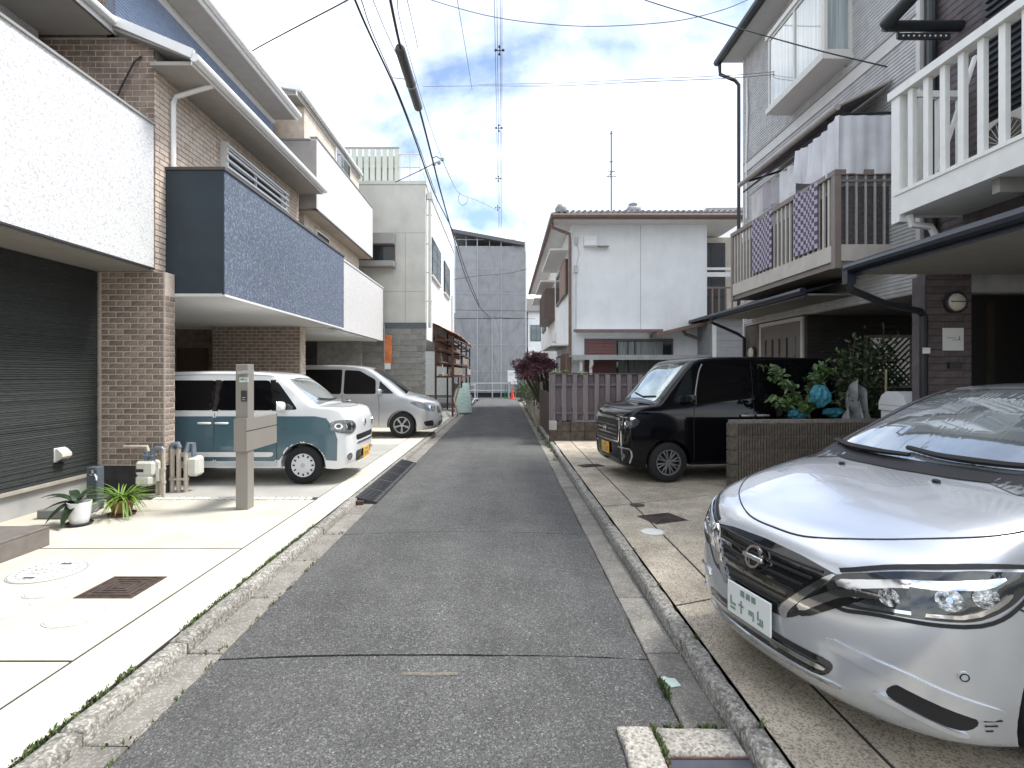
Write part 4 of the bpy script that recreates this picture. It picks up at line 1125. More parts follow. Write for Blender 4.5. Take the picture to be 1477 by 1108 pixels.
class Car:
    def __init__(self, S):
        self.S = S
        M, T, N = 18, 84, 18
        fr = lerp_keys([Vector(k) for k in S['front']], M)
        tp = lerp_keys([Vector(k) for k in S['top']], T)
        re = lerp_keys([Vector(k) for k in S['rear']], M)
        rows = fr[:-1] + tp[:-1] + re
        pe = S.get('pe', 2.6)
        se = lambda q: 1 - (max(0.0, 1 - q ** pe)) ** (1 / pe)
        def half(b, z):
            W = S['W'] * table(S['prof'], z)
            l = S['len']
            if b < S['nf']: W *= 1 - S['tf'] * ((S['nf'] - b) / S['nf']) ** 2
            if b > l - S['nr']: W *= 1 - S['tr'] * ((b - l + S['nr']) / S['nr']) ** 2
            return W
        self.half = half
        bm = bmesh.new()
        qs = [math.sin(math.pi / 2 * j / N) for j in range(N + 1)]
        grid = []
        for r in rows:
            b0, z0, B, C = r
            W = half(b0 + B, z0 - C)
            row = []
            for q in qs:
                s = se(q)
                row.append(bm.verts.new((b0 + B * s, q * W, z0 - C * s)))
            grid.append(row)
        n = len(rows)
        for i in range(n - 1):
            for j in range(N):
                bm.faces.new((grid[i][j], grid[i][j + 1], grid[i + 1][j + 1], grid[i + 1][j]))
        edge = [g_[-1] for g_ in grid]
        fe = edge[:M + 1][::-1]          # top -> bottom at the front corner
        rev = edge[M + T:]               # top -> bottom at the rear corner
        te = edge[M:M + T + 1]
        side = [[None] * (M + 1) for _ in range(T + 1)]
        for k in range(T + 1):
            t = k / T
            for m in range(M + 1):
                v = m / M
                if k == 0: side[k][m] = fe[m]; continue
                if k == T: side[k][m] = rev[m]; continue
                if m == 0: side[k][m] = te[k]; continue
                P00, P10, P01, P11 = fe[0].co, rev[0].co, fe[-1].co, rev[-1].co
                bot = P01.lerp(P11, t); bot = Vector((bot.x, 0, S['sill'] + (bot.z - S['sill']) * max(0, abs(2 * t - 1) * 6 - 5)))
                p = (fe[m].co * (1 - t) + rev[m].co * t) + (te[k].co * (1 - v) + bot * v) - (P00 * (1 - t) * (1 - v) + P10 * t * (1 - v) + P01 * (1 - t) * v + P11 * t * v)
                side[k][m] = bm.verts.new((p.x, half(p.x, p.z), p.z))
        for k in range(T):
            for m in range(M):
                bm.faces.new((side[k][m], side[k][m + 1], side[k + 1][m + 1], side[k + 1][m]))
        geom = bm.verts[:] + bm.edges[:] + bm.faces[:]
        bmesh.ops.mirror(bm, geom=geom, matrix=Matrix.Identity(4), merge_dist=0.0005, axis='Y')
        bmesh.ops.remove_doubles(bm, verts=bm.verts[:], dist=0.0006)
        # gentle relaxing rounds the seams between the patches
        for _ in range(S.get('relax', 3)):
            bmesh.ops.smooth_vert(bm, verts=[v for v in bm.verts if not v.is_boundary], factor=0.5, use_axis_x=True, use_axis_y=True, use_axis_z=True)
        bmesh.ops.holes_fill(bm, edges=[e for e in bm.edges if e.is_boundary], sides=0)
        bmesh.ops.recalc_face_normals(bm, faces=bm.faces[:])
        me = bpy.data.meshes.new('body'); bm.to_mesh(me); bm.free()
        # wheel arches
        if S.get('wheels'):
            cut = MB()
            for (wb, wr) in S['wheels']:
                for sg in (-1, 1):
                    cut.cyl((wb, sg * (S['W'] - 0.30), wr), (wb, sg * (S['W'] + 0.3), wr), wr + S.get('gap', 0.045), n=40)
            o1 = bpy.data.objects.new('t1', me); o2 = bpy.data.objects.new('t2', cut.mesh('t2', BLACKTRIM, fix=True))
            COL.objects.link(o1); COL.objects.link(o2)
            md = o1.modifiers.new('b', 'BOOLEAN'); md.object = o2; md.operation = 'DIFFERENCE'; md.solver = 'EXACT'
            dg = bpy.context.evaluated_depsgraph_get()
            me2 = bpy.data.meshes.new_from_object(o1.evaluated_get(dg))
            m2 = o2.data
            bpy.data.objects.remove(o1); bpy.data.objects.remove(o2); bpy.data.meshes.remove(me); bpy.data.meshes.remove(m2)
            me = me2; me.name = 'body'
        me.materials.clear(); me.materials.append(S['paint'])
        me.polygons.foreach_set('use_smooth', [True] * len(me.polygons))
        me.set_sharp_from_angle(angle=R(S.get('sharp', 48)))
        self.me = me
        bm = bmesh.new(); bm.from_mesh(me); self.bvh = BVHTree.FromBMesh(bm); bm.free()
        self.root = thing(S['name'], S['label'], S['cat'])
        self.body = link('body', me, self.root)
    def hit(self, o, d):
        h = self.bvh.ray_cast(Vector(o), Vector(d))
        return h[0], h[1]
    def patch(self, name, poly, m, az=0, side=1, off=0.004, back=0.012, edge=0.045, parent=None, rnd=2, top=False, both=False, el=0.0, smooth_ang=40):
        """a panel cut to an outline and laid on the body: az 0 = seen from the front, 90 = from the side, 180 = from behind; top = from above"""
        if both:
            return [self.patch(name, poly, m, az, s, off, back, edge, parent, rnd, top, el=el) for s in (1, -1)]
        P = [Vector((p[0], p[1])) for p in poly]
        for _ in range(rnd):
            Q = []
            for i in range(len(P)):
                a, b_, c = P[i - 1], P[i], P[(i + 1) % len(P)]
                Q += [b_.lerp(a, min(0.25, 0.03 / max(1e-6, (a - b_).length)) if rnd < 3 else 0.25), b_.lerp(c, min(0.25, 0.03 / max(1e-6, (c - b_).length)) if rnd < 3 else 0.25)]
            P = Q
        bm = bmesh.new()
        bm.faces.new([bm.verts.new((p.x, p.y, 0)) for p in P])
        bmesh.ops.triangulate(bm, faces=bm.faces[:])
        for _ in range(7):
            lg = [e for e in bm.edges if e.calc_length() > edge]
            if not lg: break
            bmesh.ops.subdivide_edges(bm, edges=lg, cuts=1)
            bmesh.ops.triangulate(bm, faces=bm.faces[:])
        bmesh.ops.dissolve_degenerate(bm, edges=bm.edges[:], dist=0.0005)
        a = R(az)
        u = Vector((math.sin(a), side * math.cos(a), 0)); d = Vector((math.cos(a), -side * math.sin(a), 0))
        if top:
            u = Vector((1, 0, 0)); d = Vector((0, 0, -1))
        bad = []
        nrm = {}
        for v in bm.verts:
            x, z = v.co.x, v.co.y
            o = (u * x + Vector((0, 0, z)) - d * 6) if not top else Vector((x, side * z, 5))
            h, nn = self.hit(o, d)
            if h is None:
                bad.append(v); continue
            v.co = h; nrm[v] = nn
        if bad: bmesh.ops.delete(bm, geom=bad, context='VERTS')
        bm.normal_update()
        bm.verts.index_update()
        for v in bm.verts:
            if v in nrm:
                nn = nrm[v]
                v.co = v.co + nn * off
        bd = [e for e in bm.edges if e.is_boundary]
        if bd:
            r = bmesh.ops.extrude_edge_only(bm, edges=bd)
            nv = [x for x in r['geom'] if isinstance(x, bmesh.types.BMVert)]
            for v in nv:
                v.co = v.co + d * (off + back)
        bmesh.ops.recalc_face_normals(bm, faces=bm.faces[:])
        tot = Vector((0, 0, 0))
        for f in bm.faces: tot += f.normal * f.calc_area()
        if tot.dot(d) > 0:
            for f in bm.faces: f.normal_flip()
        me = bpy.data.meshes.new(name); bm.to_mesh(me); bm.free()
        me.materials.append(m)
        me.polygons.foreach_set('use_smooth', [True] * len(me.polygons))
        me.set_sharp_from_angle(angle=R(smooth_ang))
        return link(name, me, parent or self.root)
    def seam(self, name, pts, w=0.007, m=None, az=90, side=1, top=False, both=False, off=0.0035, sm=6, parent=None):
        pts = spline([Vector((p[0], p[1])) for p in pts], sm) if len(pts) > 2 else [Vector((p[0], p[1])) for p in pts]
        A = []; B = []
        for i, p in enumerate(pts):
            t = (pts[min(i + 1, len(pts) - 1)] - pts[max(i - 1, 0)]).normalized()
            n = Vector((-t.y, t.x))
            A.append(p + n * w / 2); B.append(p - n * w / 2)
        return self.patch(name, A + B[::-1], m or SEAM, az, side, off, 0.006, 0.05, parent, 0, top, both)
    def onbody(self, x, z, az=90, side=1, top=False):
        a = R(az)
        u = Vector((math.sin(a), side * math.cos(a), 0)); d = Vector((math.cos(a), -side * math.sin(a), 0))
        if top: return self.hit((x, z, 5), (0, 0, -1))
        return self.hit(u * x + Vector((0, 0, z)) - d * 6, d)
    def finish(self, loc, rz, sc=1.0):
        self.root.location = loc
        self.root.rotation_euler = (0, 0, rz)
        self.root.scale = (sc, sc, sc)
        return self.root

SEAM = mat('panel_gap', (0.012, 0.012, 0.013), rough=0.7)
TYRE = mat('tyre_rubber', (0.013, 0.013, 0.014), rough=0.85, var=0.2, scale=20)
CARGLASS = mat('car_glass', (0.012, 0.016, 0.017), rough=0.03, spec=0.9, var=0.02)
WINDSCR = mat('windscreen_glass', (0.36, 0.40, 0.41), rough=0.02, metal=0.6, spec=0.9, var=0.25, scale=2.0, coat=1.0)
PRIVGLASS = mat('privacy_glass', (0.004, 0.004, 0.005), rough=0.04, spec=0.45, var=0.02)
LENS = mat('lamp_lens', (0.16, 0.17, 0.175), rough=0.06, coat=1.0, var=0.5, scale=26)
LENSD = mat('lamp_dark_lens', (0.03, 0.034, 0.036), rough=0.05, coat=1.0, var=0.3, scale=14)
REFLECTOR = mat('lamp_reflector', (0.78, 0.79, 0.8), rough=0.08, metal=1.0, var=0.03)
FACET = mat('faceted_reflector', (0.42, 0.43, 0.44), rough=0.12, metal=0.9, var=0.85, scale=46, bump=1.0, bscale=38)
BLKPL = mat('black_plastic', (0.010, 0.010, 0.011), rough=0.5, var=0.1)
GLOSSBLK = mat('gloss_black', (0.008, 0.008, 0.009), rough=0.1, coat=1.0, var=0.03)
RIMS = mat('alloy_silver', (0.52, 0.53, 0.54), rough=0.3, metal=0.7, var=0.05)
RIMD = mat('alloy_dark', (0.20, 0.20, 0.205), rough=0.3, metal=0.6, var=0.05)
CAPW = mat('hubcap_pale', (0.66, 0.68, 0.69), rough=0.35, var=0.05)
PLATEY = mat('yellow_plate', (0.80, 0.42, 0.03), rough=0.5, var=0.04)
PLATEW = mat('white_plate', (0.78, 0.80, 0.78), rough=0.5, var=0.04)
PLATEG = mat('plate_print_green', (0.20, 0.29, 0.24), rough=0.5)

def wheel(car, b, r, w, side, style, ylat):
    """tyre > rim > hub"""
    y = side * ylat
    m0 = Matrix.Translation((b, y, r)) @ Matrix.Rotation(R(-90 * side), 4, 'X')     # local +Z points outwards
    h = w / 2
    rr = r * (0.64 if style != 'cap' else 0.62)
    MBt = MB().lathe([(rr, -h), (r * 0.9, -h), (r * 0.985, -h * 0.75), (r, -h * 0.4), (r, h * 0.4), (r * 0.985, h * 0.75), (r * 0.92, h), (rr * 1.02, h * 0.98), (rr, h * 0.85)], m0, 40, closed=True)
    t = MBt.build('wheel', TYRE, car.root, smooth=True, angle=50)
    b_ = MB()
    if style == 'cap':
        b_.lathe([(0.001, h * 0.98), (rr * 0.25, h * 0.98), (rr * 0.55, h * 0.86), (rr * 0.92, h * 0.80), (rr * 1.0, h * 0.9), (rr * 1.03, h * 0.7), (rr * 0.9, h * 0.5), (0.001, h * 0.5)], m0, 40)
        rim = b_.build('rim', CAPW, t, smooth=True, angle=50)
        hb = MB()
        for k in range(12):
            a = 2 * math.pi * k / 12
            hb.mbox(m0 @ Matrix.Rotation(a, 4, 'Z') @ Matrix.Translation((rr * 0.80, 0, h * 0.845)), rr * 0.20, rr * 0.13, 0.012, 0.004)
        hb.build('vent_slot', BLKPL, t)
        MB().lathe([(rr * 0.2, h * 0.95), (rr * 0.2, h * 1.01), (0.001, h * 1.02)], m0, 20).build('hub', RIMS, t, smooth=True)
        return t
    MB().lathe([(rr * 0.98, h * 0.2), (0.001, h * 0.1)], m0, 30).build('brake_shadow', BLKPL, t)
    mm = RIMS if style != 'dark' else RIMD
    b_.lathe([(rr * 1.03, h * 0.5), (rr * 1.03, h * 0.92), (rr * 0.92, h * 0.9), (rr * 0.90, h * 0.5)], m0, 40, closed=True)
    n = 5 if style == 'five' else 8
    for k in range(n):
        a = 2 * math.pi * k / n + 0.3
        for dd in ((-0.16, 0.16) if style != 'five' else (-0.10, 0.10)):
            p = m0 @ Vector((rr * 0.15 * math.cos(a), rr * 0.15 * math.sin(a), h * 0.74)); q = m0 @ Vector((rr * 0.95 * math.cos(a + dd), rr * 0.95 * math.sin(a + dd), h * 0.82))
            b_.bar(p, q, rr * 0.11, 0.022, up=tuple(m0.to_3x3() @ Vector((0, 0, 1))), c=0.004)
    b_.build('rim', mm, t, smooth=True, angle=40)
    MB().lathe([(rr * 0.22, h * 0.5), (rr * 0.22, h * 0.86), (0.001, h * 0.9)], m0, 20).build('hub', mm, t, smooth=True)
    return t

def mirror(car, b, z, side, m, w=0.19, hgt=0.13, out=0.12):
    p, n = car.onbody(b, z, 90, side)
    y0 = p.y
    t = MB().bar((b, y0 - side * 0.01, z - hgt * 0.2), (b - 0.01, y0 + side * (out * 0.5), z - hgt * 0.15), 0.05, 0.03, c=0.006).build('mirror', BLKPL, car.root)
    cx, cy, cz = b - 0.02, y0 + side * (out * 0.35 + w / 2), z + hgt * 0.1
    prof = []
    bb = MB()
    def sh(u, v):
        th = u * math.pi; ph = v * 2 * math.pi
        e = lambda c: math.copysign(abs(c) ** 0.6, c)
        return Vector((cx - 0.075 * math.sin(th) * 0 - 0.085 * e(math.cos(th)) * 0 - 0.07 * (max(0, math.cos(th)) ** 0.6), cy + w / 2 * (math.sin(th) ** 0.45) * e(math.cos(ph)), cz + hgt / 2 * (math.sin(th) ** 0.45) * e(math.sin(ph))))
    def shell(u, v):
        ph = v * 2 * math.pi
        e = lambda c, k=0.55: math.copysign(abs(c) ** k, c)
        s = math.sin(u * math.pi / 2) ** 0.5
        return Vector((cx - 0.075 * math.cos(u * math.pi / 2), cy + w / 2 * s * e(math.cos(ph)), cz + hgt / 2 * s * e(math.sin(ph))))
    bb.grid(shell, 8, 24)
    bb.build('mirror_shell', m, t, smooth=True, angle=180)
    MB().mbox(tilt((cx + 0.004, cy, cz)), 0.012, w * 0.94, hgt * 0.92, 0.02).build('mirror_glass', REFLECTOR, t)
    return t

def handle(car, b, z, side, m, l=0.19):
    p, n = car.onbody(b, z, 90, side)
    o = MB().cbox(b - l / 2, b + l / 2, min(p.y, p.y + side * 0.045), max(p.y, p.y + side * 0.045), z - 0.016, z + 0.016, 0.012).build('door_handle', m, car.root, smooth=True, angle=60)
    car.patch('handle_cup', [(b - l * 0.22, z - 0.035), (b + l * 0.22, z - 0.035), (b + l * 0.26, z + 0.03), (b - l * 0.26, z + 0.03)], SEAM, 90, side, 0.003, parent=o)
    return o

def plate(car, z, m, ink, y=0.0, w=0.33, h=0.165, tiltx=0.0):
    p, n = car.onbody(y, z, 0, 1)
    x = p.x - 0.022
    t = MB().cbox(x - 0.006, x + 0.004, y - w / 2, y + w / 2, z - h / 2, z + h / 2, 0.003).build('number_plate', m, car.root)
    b = MB()
    rr = random.Random(int(z * 100))
    for k in range(4):
        yy = y - 0.115 + k * 0.066 + (0.012 if k > 1 else 0)
        for q in range(3):
            if rr.random() < 0.8: b.box(x - 0.0085, x - 0.006, yy + q * 0.016, yy + q * 0.016 + 0.009, z - 0.055 + rr.choice((0, 0.02)), z - 0.02 + rr.choice((0, 0.03)))
        zz = z + rr.choice((-0.055, -0.02, 0.005))
        b.box(x - 0.0089, x - 0.0086, yy, yy + 0.04, zz, zz + 0.010)
    for k in range(3):
        b.box(x - 0.0085, x - 0.006, y - 0.06 + k * 0.042, y - 0.03 + k * 0.042, z + 0.035, z + 0.065)
    b.build('plate_marks', ink, t)['kind'] = 'stuff'
    MB().box(x + 0.0045, x + 0.03, y - w / 2 + 0.03, y + w / 2 - 0.03, z - 0.04, z + 0.04).build('plate_holder', BLKPL, t)
    return t

# ---- silver hatchback, nearest right
SILVER = paint('silver_paint', (0.63, 0.655, 0.69), metal=0.6, rough=0.25)
note = Car(dict(name='silver_hatchback', label='silver hatchback parked nose out at the right edge, nearest car to the camera', cat='car', paint=SILVER, len=4.1, W=0.85,
    nf=0.75, tf=0.05, nr=0.9, tr=0.10, sill=0.20, pe=2.5, relax=5, sharp=60, gap=0.05,
    prof=[(0.13, 0.94), (0.34, 0.985), (0.62, 1.0), (0.80, 0.985), (0.95, 0.955), (1.05, 0.90), (1.30, 0.79), (1.47, 0.69), (1.6, 0.64)],
    front=[(0.25, 0.13, 0.49, 0), (0.12, 0.145, 0.51, 0), (0.08, 0.20, 0.535, 0), (0.062, 0.33, 0.55, 0), (0.05, 0.48, 0.55, 0), (0.075, 0.62, 0.525, 0), (0.115, 0.72, 0.48, 0), (0.16, 0.79, 0.45, 0.0)],
    top=[(0.16, 0.79, 0.45, 0.0), (0.26, 0.86, 0.41, 0.02), (0.48, 0.95, 0.31, 0.06), (0.76, 1.03, 0.21, 0.085), (0.98, 1.075, 0.18, 0.085), (1.04, 1.095, 0.18, 0.085), (1.40, 1.29, 0.17, 0.06), (1.74, 1.445, 0.14, 0.05), (1.98, 1.505, 0.08, 0.05), (2.4, 1.53, 0.0, 0.055), (3.0, 1.51, 0.0, 0.055), (3.55, 1.44, -0.02, 0.055), (3.76, 1.37, -0.05, 0.05)],
    rear=[(3.76, 1.37, -0.05, 0.05), (3.86, 1.15, -0.14, 0.02), (4.03, 0.92, -0.22, 0), (4.09, 0.62, -0.26, 0), (4.06, 0.4, -0.26, 0), (3.98, 0.24, -0.26, 0)],
    wheels=[(0.95, 0.31), (3.50, 0.31)]))
c = note
c.patch('windscreen', [(-0.63, 1.035), (-0.33, 1.085), (0, 1.10), (0.33, 1.085), (0.63, 1.035), (0.615, 1.12), (0.50, 1.38), (0.44, 1.465), (0.22, 1.487), (0, 1.492), (-0.22, 1.487), (-0.44, 1.465), (-0.50, 1.38), (-0.615, 1.12)], WINDSCR, 0, 1, 0.004, edge=0.05, rnd=2)
c.seam('windscreen_seal', [(-0.635, 1.035), (-0.615, 1.13), (-0.505, 1.38), (-0.44, 1.475)], 0.028, BLKPL, 0, 1, off=0.006)
c.seam('windscreen_seal', [(0.635, 1.035), (0.615, 1.13), (0.505, 1.38), (0.44, 1.475)], 0.028, BLKPL, 0, 1, off=0.006)
c.patch('cowl_panel', [(0.93, 0), (0.955, 0.3), (1.03, 0.52), (1.13, 0.70), (1.24, 0.74), (1.19, 0.62), (1.10, 0.45), (1.07, 0.2), (1.06, 0), (1.07, -0.2), (1.10, -0.45), (1.19, -0.62), (1.24, -0.74), (1.13, -0.70), (1.03, -0.52), (0.955, -0.3)], BLKPL, top=True, off=0.006, rnd=1)
def on_top(c, b, y, dz):
    h, n = c.onbody(b, y, top=True)
    return h + Vector((0, 0, dz))
for nm, pts in (('wiper', [(1.21, -0.64), (1.12, -0.42), (1.09, -0.15), (1.12, 0.08)]), ('wiper', [(1.06, 0.02), (1.06, 0.22), (1.10, 0.45), (1.20, 0.66)])):
    q = spline([Vector((p[0], p[1])) for p in pts], 6)
    MB().tube([on_top(c, p.x, p.y, 0.030) for p in q], [0.013 + 0.006 * (1 - abs(2 * i / len(q) - 1)) for i in range(len(q))], 6).build(nm, BLKPL, c.root, smooth=True)
for s in (1, -1):
    c.patch('side_window', [(1.30, 1.02), (2.05, 1.02), (2.05, 1.40), (1.86, 1.39), (1.55, 1.22)], CARGLASS, 90, s)
    c.patch('side_window', [(2.11, 1.02), (3.0, 1.05), (3.05, 1.37), (2.11, 1.405)], CARGLASS, 90, s)
    c.seam('door_gap', [(1.22, 0.30), (1.20, 0.6), (1.24, 0.98)], side=s); c.seam('door_gap', [(2.08, 0.30), (2.08, 1.0)], side=s); c.seam('door_gap', [(3.0, 0.9), (2.98, 0.62), (2.9, 0.45)], side=s)
    handle(c, 1.95, 0.88, s, SILVER); handle(c, 2.86, 0.92, s, SILVER)
    mirror(c, 1.66, 1.03, s, SILVER)
    # headlight: dark housing, lens pieces, bright brow
    hl = c.patch('headlight', [(0.385, 0.615), (0.43, 0.595), (0.56, 0.618), (0.86, 0.645), (0.985, 0.712), (1.05, 0.80), (1.04, 0.825), (0.88, 0.825), (0.62, 0.78), (0.42, 0.715), (0.36, 0.685)], LENSD, 45, s, 0.006, edge=0.03, rnd=2)
    c.patch('brow_strip', [(0.40, 0.690), (0.62, 0.752), (0.88, 0.797), (0.97, 0.812), (0.90, 0.765), (0.62, 0.725), (0.42, 0.66)], REFLECTOR, 45, s, 0.010, parent=hl, edge=0.03, rnd=1)
    c.patch('light_guide', [(0.47, 0.616), (0.56, 0.628), (0.845, 0.656), (0.945, 0.712), (0.975, 0.75), (0.955, 0.75), (0.92, 0.717), (0.835, 0.669), (0.56, 0.640), (0.47, 0.628)], REFLECTOR, 45, s, 0.011, parent=hl, edge=0.03, rnd=1)
    for (u_, z_, r_) in ((0.475, 0.667, 0.026), (0.59, 0.682, 0.036), (0.775, 0.715, 0.044), (0.885, 0.737, 0.042)):
        rb = c.patch('reflector', [(u_ + r_ * math.cos(a * math.pi / 10), z_ + r_ * 0.92 * math.sin(a * math.pi / 10)) for a in range(20)], FACET, 45, s, 0.009, parent=hl, edge=0.03, rnd=0)
        c.patch('bulb', [(u_ + r_ * 0.24 * math.cos(a * math.pi / 6), z_ + r_ * 0.24 * math.sin(a * math.pi / 6)) for a in range(12)], REFLECTOR, 45, s, 0.0125, parent=hl, edge=0.03, rnd=0)
    c.patch('divider', [(0.66, 0.628), (0.70, 0.632), (0.72, 0.74), (0.655, 0.735)], LENSD, 45, s, 0.0128, parent=hl, edge=0.03, rnd=0)
    c.seam('headlight_gap', [(0.36, 0.605), (0.43, 0.583), (0.56, 0.606), (0.87, 0.633), (1.0, 0.705), (1.065, 0.80), (1.045, 0.838), (0.88, 0.838), (0.62, 0.793), (0.42, 0.728)], 0.014, SEAM, 45, s, off=0.005, sm=5)
    # side intake with silver trim
    c.patch('fog_intake', [(0.56, 0.295), (0.83, 0.205), (0.885, 0.265), (0.62, 0.365)], SEAM, 45, s, 0.004, edge=0.03)
    c.patch('intake_trim', [(0.36, 0.405), (0.60, 0.360), (0.90, 0.262), (0.955, 0.290), (0.935, 0.315), (0.63, 0.415), (0.37, 0.452)], SILVER, 45, s, 0.010, edge=0.03, rnd=1)
    c.patch('intake_trim', [(0.53, 0.285), (0.82, 0.188), (0.845, 0.198), (0.56, 0.300)], SILVER, 45, s, 0.014, edge=0.03, rnd=1)
    for k in range(3):
        c.seam('trim_fin', [(0.885 + 0.004 * k, 0.262 - 0.022 * k), (0.945 - 0.014 * k, 0.262 - 0.022 * k)], 0.005, SEAM, 45, s, off=0.004)
    c.patch('sensor', [(0.82 + 0.022 * math.cos(a * math.pi / 6), 0.435 + 0.022 * math.sin(a * math.pi / 6)) for a in range(12)], SILVER, 45, s, 0.005, edge=0.03, rnd=0)
    c.seam('sensor_ring', [(0.82 + 0.014 * math.cos(a * math.pi / 6), 0.435 + 0.014 * math.sin(a * math.pi / 6)) for a in range(13)], 0.004, SEAM, 45, s, off=0.0065, sm=2)
    c.seam('bumper_gap', [(1.0, 0.69), (1.12, 0.62), (1.2, 0.56)], 0.006, SEAM, 45, s)
    for b_ in (0.95, 3.50): wheel(c, b_, 0.31, 0.19, s, 'five', 0.745)
    c.patch('tail_light', [(3.75, 0.95), (3.98, 0.93), (3.9, 1.15), (3.8, 1.25)], mat('tail_red', (0.35, 0.01, 0.01), rough=0.1, coat=1), 90, s)
# front face
gr_ = c.patch('grille', [(-0.47, 0.655), (-0.30, 0.485), (-0.22, 0.44), (0.22, 0.44), (0.30, 0.485), (0.47, 0.655), (0.48, 0.70), (0.24, 0.735), (0, 0.745), (-0.24, 0.735), (-0.48, 0.70)], GLOSSBLK, 0, 1, 0.004, edge=0.03)
for s in (1, -1):
    c.patch('chrome_wing', [(s * 0.43, 0.70), (s * 0.405, 0.705), (s * 0.19, 0.485), (s * 0.205, 0.445), (s * 0.235, 0.45), (s * 0.25, 0.49)], CHR, 0, 1, 0.014, edge=0.012, parent=gr_, rnd=1)
    c.patch('wing_shadow', [(s * 0.27, 0.49), (s * 0.47, 0.655), (s * 0.56, 0.675), (s * 0.55, 0.645), (s * 0.33, 0.49)], GLOSSBLK, 0, 1, 0.007, edge=0.014, parent=gr_, rnd=1)
    c.patch('wing_bar', [(s * 0.28, 0.535), (s * 0.46, 0.665), (s * 0.60, 0.685), (s * 0.60, 0.665), (s * 0.48, 0.64), (s * 0.31, 0.505)], CHR, 0, 1, 0.012, edge=0.014, parent=gr_, rnd=1)
for zz in (0.50, 0.54, 0.58, 0.62, 0.66, 0.70):
    hw = 0.16 + (zz - 0.47) * 0.9
    c.seam('grille_slat', [(-hw, zz), (-hw / 2, zz), (0, zz), (hw / 2, zz), (hw, zz)], 0.010, BLKPL, 0, 1, off=0.011, parent=gr_, sm=3)
p_, n_ = c.onbody(0, 0.655, 0, 1)
em = MB().lathe([(0.045, 0), (0.058, 0), (0.058, 0.014), (0.045, 0.014)], Matrix.Translation((p_.x - 0.02, 0, 0.655)) @ Matrix.Rotation(R(-75), 4, 'Y'), 30, closed=True)
em.cbox(p_.x - 0.042, p_.x - 0.026, -0.072, 0.072, 0.643, 0.667, 0.004)
em.build('round_emblem', CHR, gr_, smooth=True, angle=40)
c.patch('lower_grille', [(-0.40, 0.25), (0.40, 0.25), (0.46, 0.345), (-0.46, 0.345)], GLOSSBLK, 0, 1, 0.004, edge=0.04)
c.patch('lip_trim', [(-0.46, 0.232), (-0.3, 0.218), (0, 0.212), (0.3, 0.218), (0.46, 0.232), (0.46, 0.248), (0, 0.228), (-0.46, 0.248)], CHR, 0, 1, 0.010, edge=0.04, rnd=1)
c.patch('bumper_strip', [(-0.40, 0.285), (0.40, 0.285), (0.42, 0.31), (-0.42, 0.31)], CHR, 0, 1, 0.012, edge=0.04, rnd=1)
plate(c, 0.405, PLATEW, PLATEG)
c.seam('bonnet_gap', [(1.14, -0.735), (0.92, -0.755), (0.70, -0.742), (0.52, -0.66), (0.33, -0.48), (0.205, -0.24), (0.18, 0), (0.205, 0.24), (0.33, 0.48), (0.52, 0.66), (0.70, 0.742), (0.92, 0.755), (1.14, 0.735)], 0.0045, SEAM, top=True)
for s in (1, -1):
    c.patch('washer_nozzle', [(0.865, s * 0.28 - 0.02), (0.885, s * 0.28 - 0.02), (0.89, s * 0.28 + 0.02), (0.865, s * 0.28 + 0.02)], BLKPL, top=True, off=0.012)
c.finish((1.20, 2.76, PZR), R(13), 1.0)

# ---- teal and white box van, left
TEAL = paint('teal_paint', (0.065, 0.130, 0.165), rough=0.3)
CWHITE = paint('white_paint', (0.78, 0.79, 0.79), rough=0.28)
cb = Car(dict(name='box_van', label='teal and white boxy mini van parked under the slate blue balcony', cat='car', paint=CWHITE, len=3.395, W=0.7375,
    nf=0.4, tf=0.035, nr=0.5, tr=0.05, sill=0.24, pe=3.4, relax=3, sharp=55, gap=0.05,
    prof=[(0.2, 0.95), (0.36, 0.99), (0.66, 1.0), (0.98, 0.985), (1.08, 0.965), (1.35, 0.89), (1.56, 0.83), (1.66, 0.80)],
    front=[(0.11, 0.22, 0.17, 0), (0.03, 0.25, 0.18, 0), (0.0, 0.42, 0.18, 0), (0.0, 0.68, 0.18, 0), (0.012, 0.93, 0.17, 0), (0.06, 1.055, 0.14, 0.0)],
    top=[(0.06, 1.055, 0.14, 0.0), (0.16, 1.10, 0.11, 0.005), (0.34, 1.13, 0.09, 0.015), (0.50, 1.145, 0.08, 0.02), (0.56, 1.16, 0.08, 0.02), (0.80, 1.37, 0.09, 0.02), (1.03, 1.55, 0.08, 0.03), (1.20, 1.622, 0.06, 0.04), (1.6, 1.66, 0, 0.05), (2.4, 1.665, 0, 0.05), (3.05, 1.64, 0, 0.05), (3.26, 1.58, -0.04, 0.04)],
    rear=[(3.26, 1.58, -0.04, 0.04), (3.32, 1.3, -0.10, 0.0), (3.38, 0.95, -0.12, 0), (3.395, 0.6, -0.14, 0), (3.38, 0.4, -0.14, 0), (3.33, 0.24, -0.14, 0)],
    wheels=[(0.72, 0.278), (3.18 - 0.02, 0.278)] if False else [(0.72, 0.278), (2.87, 0.278)]))
c = cb
c.patch('windscreen', [(-0.57, 1.15), (0, 1.175), (0.57, 1.15), (0.54, 1.36), (0.49, 1.53), (0, 1.555), (-0.49, 1.53), (-0.54, 1.36)], WINDSCR, 0, 1, 0.004)
